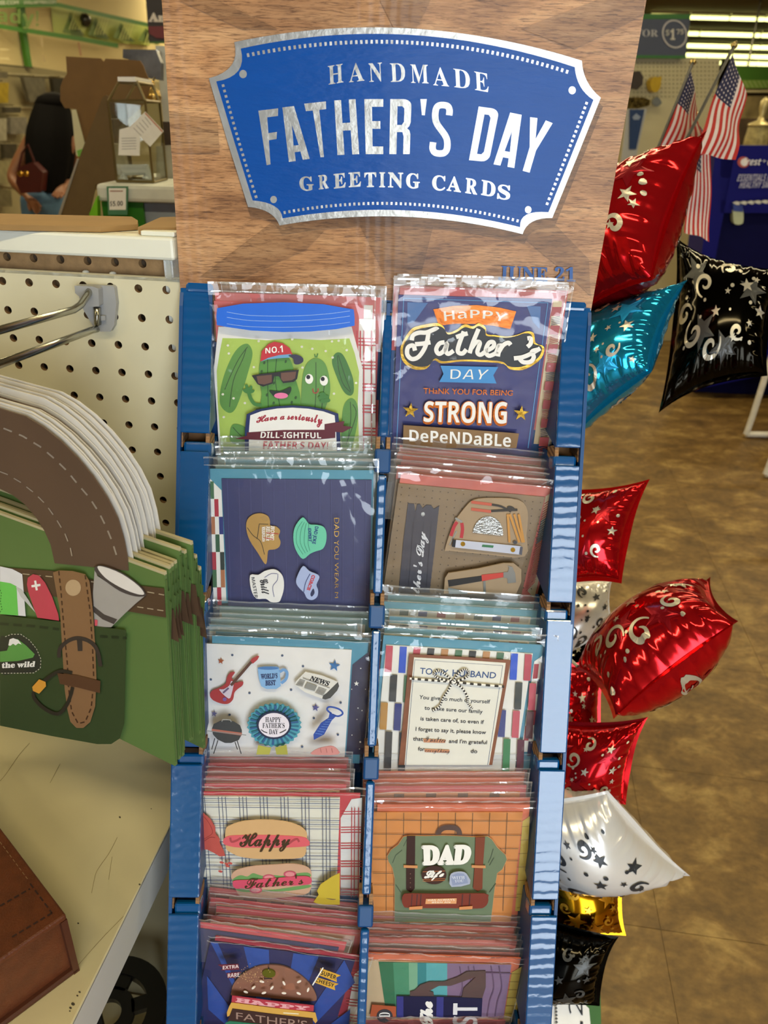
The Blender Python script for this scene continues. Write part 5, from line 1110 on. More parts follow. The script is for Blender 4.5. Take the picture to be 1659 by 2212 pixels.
# ------------------------------------------------------------------ gift bags hanging on a hook
c6 = Crop(0, 850, .37531)
PAPER_E = mat('white_paper_back', 'D8D4CE', 0.6, var=0.03); BAGG = mat('bag_green', '5C7842', 0.42, var=0.05, scale=8); BAGTAN = mat('bag_edge_paper', 'B8AE8A', 0.6)
BAGBR = mat('bag_brown', '5E4A3C', 0.5, var=0.06, scale=10); GUSS = mat('bag_gusset_green', '566E3C', 0.5, var=0.1, scale=20)
bn = V((sin(rad(-27)), -cos(rad(-27)), 0)); bex = V((cos(rad(-27)), sin(rad(-27)), 0))
BP = Plane(pt(355, 1243, 0.535), bn)
def mirror(pts, cx): return pts+[2*cx-p for p in reversed(pts)]
def uv(p): return ((p-BP.p).dot(bex), (p-BP.p).z)
def un(u, z, h=0): return BP.p+bex*u+V((0, 0, z))+bn*h
bw = lambda p, h=0: BP(*c6(p), h)
body = [uv(bw(p)) for p in ((0, 940), (945, 1045), (955, 1200), (980, 1600), (1008, 2145), (0, 1915))]
UC = uv(BP(-85, 1200))[0]
TR_, BR_ = body[1], body[4]
tl = (2*UC-TR_[0]-.004, TR_[1]+.012); bl = (2*UC-BR_[0]-.004, BR_[1]+.014)
outer = [uv(bw(p)) for p in ((742, 1018), (738, 960), (715, 840), (680, 720), (620, 600), (540, 480), (450, 370), (350, 270), (250, 190), (150, 130), (0, 85))]
inner = [uv(bw(p)) for p in ((0, 545), (80, 585), (150, 640), (210, 710), (260, 790), (295, 870), (318, 975))]
ho = outer+[(UC, outer[-1][1]+.004)]; hi = [(UC, inner[0][1]+.006)]+inner
handle = ho+[(2*UC-u, z+.01) for u, z in reversed(outer)]+[(2*UC-u, z+.01) for u, z in reversed(inner)]+hi
BAGPOLY = [tl, TR_, BR_, bl]
ordb = ('front', 'second', 'third', 'fourth', 'fifth', 'sixth', 'seventh', 'eighth', 'ninth')
def gift_bag(k, du, dz, back, rot):
    t = thing('gift_bag', ('green rucksack-look gift bag with brown arched handle, front of the row' if k == 0 else '%s green gift bag from the front of the hanging row' % ordb[k]), 'gift bag', tuple(un(UC+du, BR_[1]+dz, -back)), 'gift bags hanging in a row')
    def W(u, z, h=0):
        a, b = u-TR_[0], z-TR_[1]; return un(TR_[0]+du+a*cos(rot)-b*sin(rot), TR_[1]+dz+a*sin(rot)+b*cos(rot), -back+h)
    b = MB().prism([W(u, z, 0) for u, z in BAGPOLY], -bn*.0028).build('bag_body', BAGG, t)
    # folded gusset along the right edge
    g = MB()
    for j in range(3):
        o = .0009*j; g.prism([W(TR_[0]-.03, TR_[1]-.01, -.0007-o), W(TR_[0]+.0012, TR_[1]-.004-.01*j, -.0007-o), W(BR_[0]+.0012-.003*j, BR_[1]+.004+.012*j, -.0007-o), W(BR_[0]-.03, BR_[1]+.02, -.0007-o)], -bn*.0003)
    g.build('gusset', GUSS, t)
    MB().prism([W(u, z+.0022, -.0001) for u, z in (tl, TR_)]+[W(u, z-.0005, -.0001) for u, z in (TR_, tl)], -bn*.0026).build('bag_mouth', BAGTAN, t)
    if k < 7: MB().prism([W(u, z, .0006) for u, z in handle], -bn*.0010).build('front_handle', BAGBR if k in (0, 3) else PAPER_E, t)
    if k < 7: MB().prism([W(u+.0015, z+.0005, -.0030) for u, z in handle], -bn*.0008).build('rear_handle', PAPER_E, t)
    if k:
        q = (TR_[0]-.06, TR_[1]); MB().prism([W(TR_[0]-.08, TR_[1]-.030, .0002), W(TR_[0]+.0006, TR_[1]-.034, .0002), W(TR_[0]+.002, TR_[1]-.062, .0002), W(TR_[0]-.08, TR_[1]-.056, .0002)], None).build('printed_strap_band', K('5A4434'), b)
    return t, b, W
t0, b0, W0 = gift_bag(0, 0, 0, 0, 0)
for k, (px, py) in enumerate(((364, 1229), (370, 1224), (377, 1218), (386, 1190), (398, 1196), (412, 1177), (421, 1206), (430, 1232))):
    back = .0052*(k+1); p = BP(px, py, -back); q = uv(p)
    gift_bag(k+1, q[0]-TR_[0], q[1]-TR_[1], back, rad((0, 0.4, -0.3, .6, -.2, .5, .3, -.4)[k]))
HKW = un(UC, inner[0][1]+.0045)
wr = thing('bag_peg', 'steel peg hook carrying the row of green gift bags', 'hook', tuple(HKW))
_pb = Plane(G(0, 0, 0), GN); dback = HKW-GN*((HKW-GO).dot(GN))
MB().tube([HKW+GN*.02, HKW, dback], .003, 10).build('wire_prong', STEEL, wr, smooth=True)
A = Art(BP, c6, b0, 0.0012, 0.0001)
A.poly('strap_band', K('53402F'), [(0, 1000), (320, 1022), (540, 1075), (945, 1122), (955, 1290), (760, 1258), (500, 1215), (320, 1170), (0, 1120)])
A.dashes('stitching', K('B8A88C'), [(130, 1038), (330, 1058), (540, 1085), (945, 1160)], 5, 40, 26); A.dashes('stitching', K('B8A88C'), [(790, 1228), (950, 1252)], 5, 36, 22)
A.poly('map_print', K('E6E6EA'), [(0, 995), (70, 1010), (128, 1040), (148, 1282), (0, 1270)]); A.poly('map_print_land', K('6ED05C'), [(0, 1082), (60, 1092), (95, 1110), (105, 1278), (0, 1270)]); A.dashes('map_trail', K('2E6A2C'), [(0, 1130), (8, 1150), (2, 1200), (12, 1240), (0, 1260)], 4, 8, 8)
A.poly('knife_blade_print', K('C8C8C8'), [(90, 1112), (125, 1130), (165, 1190), (205, 1262), (180, 1235), (120, 1170)])
A.poly('knife_print', K('C8485A'), [(155, 1100), (160, 1060), (190, 1040), (225, 1048), (260, 1090), (300, 1170), (335, 1270), (340, 1308), (215, 1290), (190, 1220), (165, 1150)]); A.poly('knife_cross', WHT, [(180, 1103), (200, 1100), (196, 1078), (208, 1076), (212, 1098), (232, 1095), (233, 1108), (214, 1112), (218, 1132), (206, 1134), (202, 1114), (182, 1116)])
A.poly('flashlight_print', K('A8A4A0'), [(545, 1010), (560, 1050), (680, 1130), (830, 1168), (780, 1210), (715, 1270), (675, 1310), (640, 1345), (545, 1345), (535, 1150)])
A.poly('flashlight_band', K('4A4442'), [(535, 1220), (600, 1272), (675, 1300), (655, 1328), (590, 1300), (535, 1255)])
A.poly('flashlight_rim', K('4A4444'), [(542, 1008), (560, 992), (600, 992), (700, 1030), (800, 1100), (838, 1150), (832, 1166), (780, 1168), (690, 1138), (600, 1075), (555, 1035)], sm=3); A.poly('flashlight_lens', K('E4E0DC'), [(560, 1000), (600, 998), (700, 1038), (795, 1105), (830, 1155), (780, 1152), (690, 1115), (605, 1060)], sm=3)
A.poly('knife_print', K('D85A68'), [(545, 1300), (562, 1305), (560, 1336), (545, 1338)])
A.poly('pocket_print', K('36482A'), [(0, 1275), (200, 1298), (340, 1312), (725, 1362), (722, 1600), (715, 1900), (690, 1985), (640, 2018), (560, 2018), (300, 1972), (0, 1912)])
A.dashes('pocket_stitching', K('253420'), [(0, 1325), (200, 1340), (340, 1358)], 15, 50, 26); A.dashes('pocket_stitching', K('253420'), [(575, 1398), (730, 1408)], 15, 44, 22)
A.poly('patch_print', K('2C322C'), [(0, 1412), (35, 1400), (60, 1388), (120, 1388), (165, 1420), (205, 1470), (232, 1530), (230, 1580), (195, 1605), (100, 1608), (0, 1605)], sm=3); A.dashes('patch_stitching', K('C8C4B0'), [(30, 1400), (65, 1386), (120, 1386), (170, 1420), (210, 1470), (236, 1530), (232, 1582), (195, 1608), (100, 1610), (0, 1610)], 4, 10, 8)
A.poly('mountain_print', K('5E9C4C'), [(0, 1485), (40, 1480), (60, 1430), (100, 1412), (150, 1450), (200, 1500), (190, 1520), (100, 1540), (0, 1545)]); A.poly('mountain_snow', WHT, [(48, 1450), (55, 1415), (75, 1408), (105, 1418), (125, 1445), (105, 1438), (90, 1450), (75, 1440), (60, 1452)])
A.text('patch_lettering', K('F2F0EA'), 'the wild', [(10, 1580), (200, 1572)], [(10, 1548), (206, 1540)], 'se', 0.02); A.text('patch_lettering', K('F2F0EA'), 'o', [(-40, 1584), (-6, 1582)], [(-40, 1562), (-6, 1560)], 'se', 0.02)
A.poly('strap_print', K('8A6848'), [(305, 1030), (340, 1018), (420, 1022), (490, 1040), (515, 1080), (535, 1250), (548, 1450), (555, 1640), (548, 1800), (520, 1890), (480, 1925), (440, 1925), (405, 1890), (388, 1820), (372, 1700), (360, 1500), (345, 1250), (320, 1120)])
A.dashes('strap_stitching', K('4A3222'), [(338, 1022), (350, 1130), (368, 1350), (388, 1560), (395, 1700), (412, 1830), (450, 1900), (490, 1890), (525, 1810), (540, 1650), (532, 1450), (518, 1250), (490, 1045)], 8, 26, 17)
A.disc('strap_stud', K('C0A480'), 421, 1118, 45, 47)
A.line('buckle_print', K('3A3430'), [(340, 1520), (345, 1470), (390, 1425), (450, 1408), (520, 1430), (560, 1480), (578, 1570)], 22, sm=4); A.poly('buckle_print', K('3A3430'), [(442, 1415), (472, 1415), (474, 1482), (448, 1482)])
A.line('carabiner_print', K('2E2C24'), [(415, 1608), (340, 1600), (260, 1650), (200, 1710), (195, 1750), (250, 1810), (330, 1845), (380, 1800), (405, 1740), (418, 1690)], 20, sm=4); A.poly('strap_keeper', K('5A3E2A'), [(330, 1610), (440, 1620), (578, 1655), (575, 1725), (440, 1690), (345, 1672)]); A.poly('carabiner_gate', K('DC9C3C'), [(185, 1690), (225, 1645), (262, 1660), (265, 1685), (225, 1728), (190, 1712)])
A.flush()
AH = Art(BP, c6, t0, 0.0008, 0.0001); STI = mat('silver_stitch', 'BEB6AE', 0.3, 0.5)
AH.dashes('handle_stitching', STI, [(20, 200), (130, 245), (230, 305), (310, 372), (385, 445), (450, 525), (515, 600), (570, 685), (612, 770), (645, 850), (675, 945)], 9, 52, 44)
AH.dashes('handle_stitching', STI, [(0, 450), (40, 465), (120, 512), (200, 575), (265, 640), (325, 725), (375, 810), (405, 890), (422, 975)], 6, 48, 40)
AH.flush()
# ------------------------------------------------------------------ brown case on the shelf
LEATH = mat('brown_leatherette', '5A2C14', 0.42, var=0.18, scale=90, bump=0.25, bscale=700); STD = mat('dark_stitch', '2A120C', .7); LEATH_D = mat('brown_leatherette_edge', '4A2414', 0.45, var=.1, scale=80)
cb = SP(163, 2095); zt = 0.071; ca = Plane(G(0, 0, SZ+zt), (0, 0, 1)); pR = ca(0, 1787); pF = ca(0, 2066); pc = ca(142.5, 1975)
e1 = (pR-pc).normalized(); e2 = (pF-pc); e2 = (e2-e1*e2.dot(e1)).normalized()
base = V((pc.x, pc.y, GO.z+SZ)); L1_, L2_ = .30, .24
case = thing('storage_case', 'brown leather-look keepsake box with stitched lid on the cream shelf', 'box', tuple(base))
MB().obox(base+V((0, 0, zt-.006)), e1*L1_, e2*L2_, (0, 0, .006)).build('lid', LEATH, case, bevel=.0015)
MB().obox(base, e1*L1_, e2*L2_, (0, 0, .005)).build('base', LEATH_D, case, bevel=.0015)
MB().obox(base+e1*.005+e2*.005+V((0, 0, .005)), e1*(L1_-.01), e2*(L2_-.01), (0, 0, zt-.011)).build('drawer', LEATH, case)
MB().obox(base, e1*L1_, e2*.005, (0, 0, zt-.006)).build('spine', LEATH_D, case)
A = Art(ca, cBL, case, .0002); 
for p in ([(0, 1290), (235, 1155)], [(235, 1115), (405, 1345)], [(405, 1345), (90, 1535)]): A.dashes('stitching', STD, p, 13, 42, 22, h=.0003)
A.dashes('stitching', mat('tan_stitch', '8A6A4C', .6), [(0, 790), (215, 1080)], 6, 26, 16, h=.0003)
A.flush()
# ------------------------------------------------------------------ black round stand under the shelf
BLKM = mat('black_lacquer', '0C0C0C', 0.35, var=0.1)
zc = GO.z+LSZ; kc = G(.055, .13, LSZ)
rt = Plane((0, 0, zc+.16), (0, 0, 1)); pe = rt(357, 2190); R_ = .074; cen = V((pe.x-R_, pe.y-.0, zc+.16))
st = thing('plant_stand', 'black round openwork stand under the cream shelf', 'stand', (cen.x, cen.y, zc))
def ring(z0, z1, ra, rb, n=40):
    m = MB(); vs = []; 
    for k in range(n):
        a = 2*pi*k/n; c, s = cos(a), sin(a)
        vs += [(cen.x+ra*c, cen.y+ra*s, z0), (cen.x+rb*c, cen.y+rb*s, z0), (cen.x+rb*c, cen.y+rb*s, z1), (cen.x+ra*c, cen.y+ra*s, z1)]
    fs = []
    for k in range(n):
        a, b = 4*k, 4*((k+1) % n)
        for i in range(4): fs.append((a+i, a+(i+1) % 4, b+(i+1) % 4, b+i))
    return m.add(vs, fs)
ring(zc+.148, zc+.160, .050, R_).build('top_ring', BLKM, st); ring(zc+.150, zc+.158, .018, .034).build('inner_ring', BLKM, st); ring(zc, zc+.012, .055, .070).build('base_ring', BLKM, st)
for k in range(6):
    a = k*pi/3+.35; d = V((cos(a), sin(a), 0)); u = V((-sin(a), cos(a), 0))
    MB().obox(cen+d*.030-u*.009+V((0, 0, -.010)), d*.026, u*.018, (0, 0, .008)).build('spoke', BLKM, st)
for k in range(4):
    a = k*pi/2+.7; d = V((cos(a), sin(a), 0)); MB().tube([V((cen.x, cen.y, zc+.006))+d*.062, V((cen.x, cen.y, zc+.150))+d*.064], .006, 8).build('leg', BLKM, st)
# ------------------------------------------------------------------ things on and beyond the gondola top
CARDB = mat('brown_cardboard', '9A7848', 0.8, var=0.07, scale=25); CARDD = mat('dark_cardboard', '7A5A32', 0.8, var=0.08, scale=20); CBE = mat('cardboard_cut_edge', '6A4C2C', .85, var=.2, scale=150)
bl_ = Crop(0, 0, .24111); zr = GO.z+rz1
TP = Plane((0, 0, zr+.005), (0, 0, 1))
o = MB().prism([TP(*bl_(p)) for p in ((-300, 1905), (0, 1912), (1180, 1940), (1235, 1975), (1230, 2010), (900, 2030), (0, 2012), (-300, 2005))], V((0, 0, -.0045))).build('cardboard_tray', CARDB, None); tag(o, 'flat brown cardboard tray lying on the gondola top, with torn edge', 'tray')
tp2 = Plane((0, 0, zr+.006), (0, 0, 1))
o = MB().prism([tp2(*bl_(p)) for p in ((1440, 1945), (1570, 1942), (1760, 1945), (1760, 2040), (1235, 2035))], V((0, 0, -.0055))).build('cardboard_sheet', CARDB, None); tag(o, 'brown cardboard sheet on the gondola top beside the header', 'cardboard')
def upright(name, label, cat, Y, pts, m, thick=.004, crop=bl_, yaw=0, bevel=0):
    p = Plane((0, Y, 0), (sin(rad(yaw)), -cos(rad(yaw)), 0))
    o = MB().prism([p(*crop(q)) for q in pts], -p.n*thick).build(name, m, None); tag(o, label, cat); return o, p
# counter unit behind, the stand for these boxes
CW = mat('counter_white', 'D8DAD2', .45); 
ctz = Plane((0, 1.75, 0), (0, -1, 0))(250, 398).z
ct = thing('display_counter', 'white topped counter with green side panel beyond the gondola', 'counter', (-.62, 1.95, 0))
_pa = Plane((0, 1.75, 0), (0, -1, 0)); a_, b_ = _pa(*bl_((852, 1660))), _pa(*bl_((1700, 1665)))
MB().box((a_.x, 1.75, ctz-.035), (b_.x+.1, 2.15, ctz)).build('counter_top', CW, ct, bevel=.008)
g0, g1 = _pa(*bl_((870, 1750))), _pa(*bl_((1245, 1750)))
MB().box((g0.x, 1.77, 0), (g1.x, 2.12, ctz-.036)).build('green_panel', mat('leaf_green_panel', '2E7A1C', .4), ct); MB().box((g1.x, 1.78, 0), (b_.x+.08, 2.12, ctz-.036)).build('grey_panel', mat('blue_grey_panel', '8A94A4', .5), ct)
_g = _pa(*bl_((800, 1910))); MB().prism([_pa(*bl_(p), .012) for p in ((870, 1755), (800, 1915), (800, 2100), (880, 2100))], V((0, .02, 0))).build('green_edge', mat('bright_green_edge', '78C020', .4), ct)
pp_ = Plane((0, 1.742, 0), (0, -1, 0)); A = Art(pp_, bl_, None, .0003)
tg = thing('price_tag', 'white price tag with green border hanging from the counter edge', 'price tag', tuple(pp_(250, 440)))
MB().prism([pp_(*bl_(p)) for p in ((955, 1670), (1145, 1670), (1140, 1925), (968, 1925))], V((0, .004, 0))).build('tag_frame', mat('tag_green', '4A8060', .4), tg)
A.par = tg; A.poly('tag_paper', WHT, [(972, 1685), (1130, 1685), (1128, 1880), (980, 1880)]); A.text('tag_price', BLK, '$5.00', [(985, 1848), (1100, 1842)], [(985, 1800), (1100, 1798)], 'sb'); A.line('tag_rule', K('A87868'), [(985, 1712), (1100, 1712)], 10); A.flush()
# open shipping carton standing behind
ctn = thing('open_carton', 'tall open brown cardboard carton with raised flaps behind the gondola', 'carton', tuple(V((-.72, 1.72, 0))))
pA = Plane((0, 2.22, 0), (0, -1, 0)); pB = Plane((0, 1.70, 0), (-.35, -1, 0))
MB().prism([pA(*bl_(p)) for p in ((590, 505), (700, 512), (840, 520), (900, 522), (930, 552), (945, 525), (1150, 535), (1255, 545), (1285, 590), (1300, 640), (1355, 760), (1290, 930), (1230, 990), (1050, 1150), (1000, 1700), (700, 1700), (760, 1290), (690, 1030), (670, 975), (580, 968), (540, 900), (540, 780), (560, 720), (600, 660))], V((0, .005, 0))).build('raised_flap', CARDD, ctn)
MB().prism([pB(*bl_(p)) for p in ((920, 870), (950, 852), (1000, 880), (1030, 1250), (1060, 1650), (860, 1650), (800, 1915), (795, 2300), (500, 2300), (540, 1910), (640, 1600), (760, 1280))], V((0, .005, 0))).build('side_wall', mat('shaded_cardboard', '6E5838', .8, var=.06), ctn)  # side wall: darker cardboard copy with its shade painted in
MB().prism([pB(*bl_(p), .002) for p in ((690, 1420), (705, 1430), (550, 1910), (520, 2000), (505, 2000), (525, 1910))], V((0, .005, 0))).build('cut_edge', mat('pale_cut_edge', 'A49C90', .7), ctn)
MB().prism([pA(*bl_(p), .01) for p in ((640, 985), (680, 980), (760, 1290), (740, 1340), (690, 1400), (680, 1380))], V((0, .004, 0))).build('printed_side', K('D6CFA8'), ctn)
MB().prism([pA(*bl_(p), .012) for p in ((688, 1350), (745, 1330), (720, 1390), (700, 1410))], V((0, .004, 0))).build('printed_green', K('78B84C'), ctn)
MB().box((-1.05, 1.72, 0), (-.66, 2.24, .90)).build('carton_base', CARDB, ctn)
# glass house lantern
GLS = film('lantern_glass', 0.05, 0.03, 0.0, 10, (0.95, 0.96, 0.94), False, 0); BRASS = mat('lantern_frame', '8A7A52', .35, .8)
lan = thing('glass_lantern', 'small glass house lantern with swing tags on the white counter', 'lantern', tuple(_pa(*bl_((1230, 1640)))))
pl0 = Plane((0, 1.80, 0), (0, -1, 0)); pl1 = Plane((0, 1.92, 0), (0, -1, 0))
fr = MB(); F4 = [pl0(*bl_(p)) for p in ((1050, 1640), (1375, 1640), (1300, 900), (970, 905))]; T2 = [pl0(*bl_(p)) for p in ((1065, 735), (1230, 735))]
off = V((0, .11, 0)); zbt = ctz+.003
F4[0].z = F4[1].z = zbt
Bk = [p+off for p in F4]; T2b = [p+off for p in T2]
for a, b in ((0, 1), (1, 2), (2, 3), (3, 0)): fr.tube([F4[a], F4[b]], .0028, 6); fr.tube([Bk[a], Bk[b]], .0028, 6)
for a in range(4): fr.tube([F4[a], Bk[a]], .0028, 6)
for a, b in ((F4[3], T2[0]), (F4[2], T2[1]), (Bk[3], T2b[0]), (Bk[2], T2b[1]), (T2[0], T2[1]), (T2b[0], T2b[1]), (T2[0], T2b[0]), (T2[1], T2b[1])): fr.tube([a, b], .0028, 6)
fr.build('lantern_frame', BRASS, lan)
for q in ([F4[0], F4[1], F4[2], F4[3]], [F4[1], Bk[1], Bk[2], F4[2]], [F4[3], F4[2], T2[1], T2[0]], [F4[0], Bk[0], Bk[3], F4[3]], [Bk[0], Bk[1], Bk[2], Bk[3]]): MB().prism(q, (q[1]-q[0]).cross(q[2]-q[0]).normalized()*.002).build('glass_pane', GLS, lan)
MB().prism([pl0(*bl_(p), .01) for p in ((1052, 688), (1210, 688), (1215, 732), (1055, 728))], V((0, .12, 0))).build('lantern_cap', WHT, lan)
MB().tube([pl0(*bl_(p), -.04) for p in ((1100, 1600), (1100, 1520), (1320, 1520), (1320, 1600))], .012, 8).build('tea_light', mat('clear_acrylic', 'E8EEF2', .1, .2), lan)
for nm, q, lb in (('swing_tag', ((1165, 1135), (1300, 1000), (1465, 1175), (1345, 1315)), None), ('swing_tag', ((1070, 1160), (1180, 1130), (1255, 1230), (1250, 1395), (1060, 1390)), None)):
    b = MB(); b.prism([pl0(*bl_(p), .006) for p in q], V((0, .001, 0))); b.build(nm, WHT, lan)
A = Art(pl0, bl_, lan, .0065)
for j in range(5): A.line('tag_print', K('A8A4A0'), [(1195+j*26, 1135-j*24+10), (1265+j*22, 1215-j*24)], 5, h=.0066); A.line('tag_print', K('A8A8A8'), [(1090, 1240+j*24), (1220, 1236+j*24)], 5, h=.0066)
A.line('tag_print', K('C87A50'), [(1300, 1012), (1455, 1180)], 10, h=.0066); A.flush()
# blister pack and white post near the header
o, _ = upright('blister_pack', 'clear blister pack with dark card hanging behind the carton', 'package', 2.4, ((1100, 440), (1395, 445), (1440, 560), (1440, 720), (1330, 700), (1250, 560), (1100, 520)), mat('dark_blister_card', '6E7078', .25, var=.5, scale=14), .03)
_pp = Plane((0, 2.6, 0), (0, -1, 0)); q = [_pp(*bl_(p)) for p in ((1392, 410), (1640, 420), (1640, 1090), (1465, 1090))]; q[2:4] = [V((q[2].x, q[2].y, 0.0)), V((q[2].x-.03, q[2].y, 0.0)), V((q[2].x-.03, q[2].y, q[3].z)), q[3]]
o = MB().prism(q, V((0, .03, 0))).build('shelf_post', CW, None); tag(o, 'white shelf post beside the wood print header', 'post'); shp = o
o, _ = upright('shelf_back_panel', 'grey panel standing on the counter beside the header', 'panel', 1.98, ((1400, 1310), (1700, 1290), (1700, 1690), (1400, 1690)), mat('pale_grey_panel', 'A8A498', .6), .02)
o, _ = upright('dark_box', 'dark box on the counter behind the lantern', 'box', 2.05, ((1450, 1090), (1640, 1090), (1640, 1590), (1440, 1590)), mat('dark_brown_box', '3A2A1E', .6), .05)
MB().lathe(Plane((0, 2.385, 0), (0, -1, 0))(*bl_((1380, 925))), (0, 0, 1), [(.004, 0), (.018, .002), (.022, .015), (.018, .03), (.006, .036), (.008, .05), (.003, .055)], 14).build('ornament_ball', mat('gold_ornament', 'C8A860', .25, .8), None, smooth=True)
tag(bpy.data.objects['ornament_ball'], 'small gold ornament hanging beside the white shelf post', 'ornament')

def hang(o, p, q): MB().tube([p, q], .003, 6).build('hang_wire', STEEL, o)
hang(bpy.data.objects['blister_pack'], Plane((0, 2.41, 0), (0, -1, 0))(*bl_((1405, 455))), Plane((0, 2.61, 0), (0, -1, 0))(*bl_((1440, 470))))
_ob = bpy.data.objects['ornament_ball']; hang(_ob, V(_ob.location)+V((0, 0, .02)), Plane((0, 2.385, 0), (0, -1, 0))(*bl_((1385, 690))))
# ------------------------------------------------------------------ far left: wall with green fascia, hanging goods, a shopper
for o in bpy.data.objects:
    if o.name == 'wall_left': o.name = 'wall_far_left'
zf = Plane((0, 0, 2.45), (0, 0, 1)); wa, wb = zf(0, 57), zf(270, 100)
wd_ = (wb-wa); wd_.z = 0; wd_.normalize(); wn = V((wd_.y, -wd_.x, 0))
if wn.dot(EYE-wa) < 0: wn = -wn
LW = Plane(wa, wn)
mb = MB(); p0_, p1_ = V((wa.x, wa.y, 0))-wd_*3.5, V((wb.x, wb.y, 0))+wd_*9
mb.hexa([p0_, p1_, p1_+V((0, 0, CEIL)), p0_+V((0, 0, CEIL)), p0_-wn*.1, p1_-wn*.1, p1_-wn*.1+V((0, 0, CEIL)), p0_-wn*.1+V((0, 0, CEIL))]); wl = struct(mb.build('wall_left', mat('cream_fascia', 'CFBE8C', .8, var=.03, scale=1.5)))
A = Art(LW, bl_, wl, .02, .004)
GRN = K('3F7A26'); LGR = K('A8B45A')
A.poly('pegboard_backing', mat('shaded_pegboard', '8E8462', .7, var=.08, scale=3), [(-400, 560), (300, 600), (620, 650), (1500, 740), (1500, 2300), (-400, 2300)])  # backing colour darkened to carry the shade behind the goods
A.poly('fascia_chevrons', LGR, [(455, 60), (520, 50), (900, 130), (1340, 235), (1340, 410), (1000, 380), (480, 300)])
for x in range(5):
    bx_ = 560+x*225; dy = (bx_-480)*.20
    A.poly('chevron_print', K('6A843A'), [(bx_, 280+dy*.55), (bx_+72, 95+dy), (bx_+190, 330+dy*.5)])
    for j in range(5): A.line('chevron_stripe', K('3A4A2C'), [(bx_+60+j*14, 125+dy+j*20), (bx_+90+j*26, 310+dy*.55)], 7)
    for j in range(4): A.line('chevron_stripe', K('C4CC78'), [(bx_+120+j*26, 75+dy), (bx_+60+j*26, 250+dy)], 9)
A.line('fascia_trim', GRN, [(-300, 62), (520, 42), (900, 128), (1500, 262)], 36); A.line('fascia_trim', GRN, [(-300, 195), (0, 236), (700, 345), (1060, 412)], 40)
A.poly('fascia_band', K('5A8A50'), [(-300, -20), (510, -20), (505, 30), (-300, 45)]); A.text('fascia_lettering', K('D8E0CC'), 'LLARTREE.COM', [(-160, 42), (165, 38)], [(-160, 8), (165, 5)], 's', .02); A.text('fascia_lettering', K('D8E0CC'), 'DOLLARTREE.COM', [(215, 36), (500, 30)], [(215, 8), (500, 2)], 's', .02)
A.text('fascia_word', K('6E8C42'), 'ready!', [(-220, 170), (345, 232)], [(-220, 60), (345, 90)], 'sb')
A.poly('panel_line', K('B8A67C'), [(360, 330), (375, 332), (390, 415), (370, 415)]); A.poly('panel_line', K('B8A67C'), [(378, 490), (392, 490), (410, 555), (390, 555)]); A.line('panel_line', K('A8785C'), [(702, 380), (725, 500)], 16); A.line('panel_line', K('D8CC9C'), [(0, 440), (80, 445)], 10); A.line('panel_line', K('D8CC9C'), [(0, 520), (85, 528)], 10)
A.line('panel_line', K('3E3A22'), [(-300, 565), (0, 580), (300, 608)], 14)
A.flush()
gpost = MB().prism([LW(*bl_(p), .10) for p in ((170, -60), (215, -60), (240, 280), (290, 605), (255, 605), (200, 270))], -wn*.06).build('green_post', GRN, None); tag(gpost, 'thin green post crossing the cream wall at far left', 'post')
dm = MB().lathe(LW(*bl_((745, 180)), .05), wn, [(.05, 0), (.085, .01), (.085, .06), (.05, .10), (.01, .11)], 16).build('dome_camera', mat('dark_dome', '2A2A26', .15), None, smooth=True); tag(dm, 'dark dome camera on the green chevron fascia', 'camera')
goods = [((-40, 740), (78, 740), (75, 920), (-40, 925), '8E7A22', 'yellow hanging package at the left picture edge'), ((210, 690), (400, 700), (420, 900), (270, 915), '5E5A4C', 'grey hanging package above the shopper'), ((470, 700), (600, 705), (600, 850), (490, 850), '2E2A22', 'dark hanging package next to the cardboard flap'), ((-40, 640), (70, 645), (70, 700), (-40, 700), '5A5444', 'small grey package on the top peg row'), ((50, 960), (190, 960), (185, 1010), (50, 1010), '3E3A30', 'black narrow package on the second peg row'), ((95, 1050), (240, 1050), (250, 1200), (95, 1200), '6E6A60', 'pale grey package beside the shopper'), ((-40, 1060), (60, 1060), (60, 1260), (-40, 1260), '8A8674', 'beige package at the left edge, second row'), ((35, 1290), (150, 1290), (150, 1420), (40, 1420), '3A362C', 'black package left of the shopper'), ((-60, 1440), (110, 1440), (110, 1640), (-60, 1640), '7C7658', 'olive package behind the shopper elbow'), ((-60, 1700), (100, 1700), (110, 1850), (-60, 1850), '5C5640', 'dim package low on the left wall')]
for a, b, c, d, col, lb in goods:
    q = [LW(*bl_(p), .22) for p in (a, b, c, d)]
    o = MB().prism(q, -wn*.06).build('hanging_package', mat('package_'+col, col, .3, var=.25, scale=12), None, bevel=.01); tag(o, lb, 'package', 'packages hanging on the far wall')
    mid = (q[0]+q[1])/2; MB().tube([mid+V((0, 0, .02)), mid+V((0, 0, .02))-wn*.215], .006, 6).build('peg_wire', STEEL, o)
mb = MB()
for yy in (655, 950, 1280, 1660): mb.prism([LW(*bl_(p), .05) for p in ((-200, yy-20), (620, yy+30), (620, yy+44), (-200, yy-4))], -wn*.03)
o = mb.build('peg_rail', mat('peg_rail_metal', 'A89E7C', .5), wl)
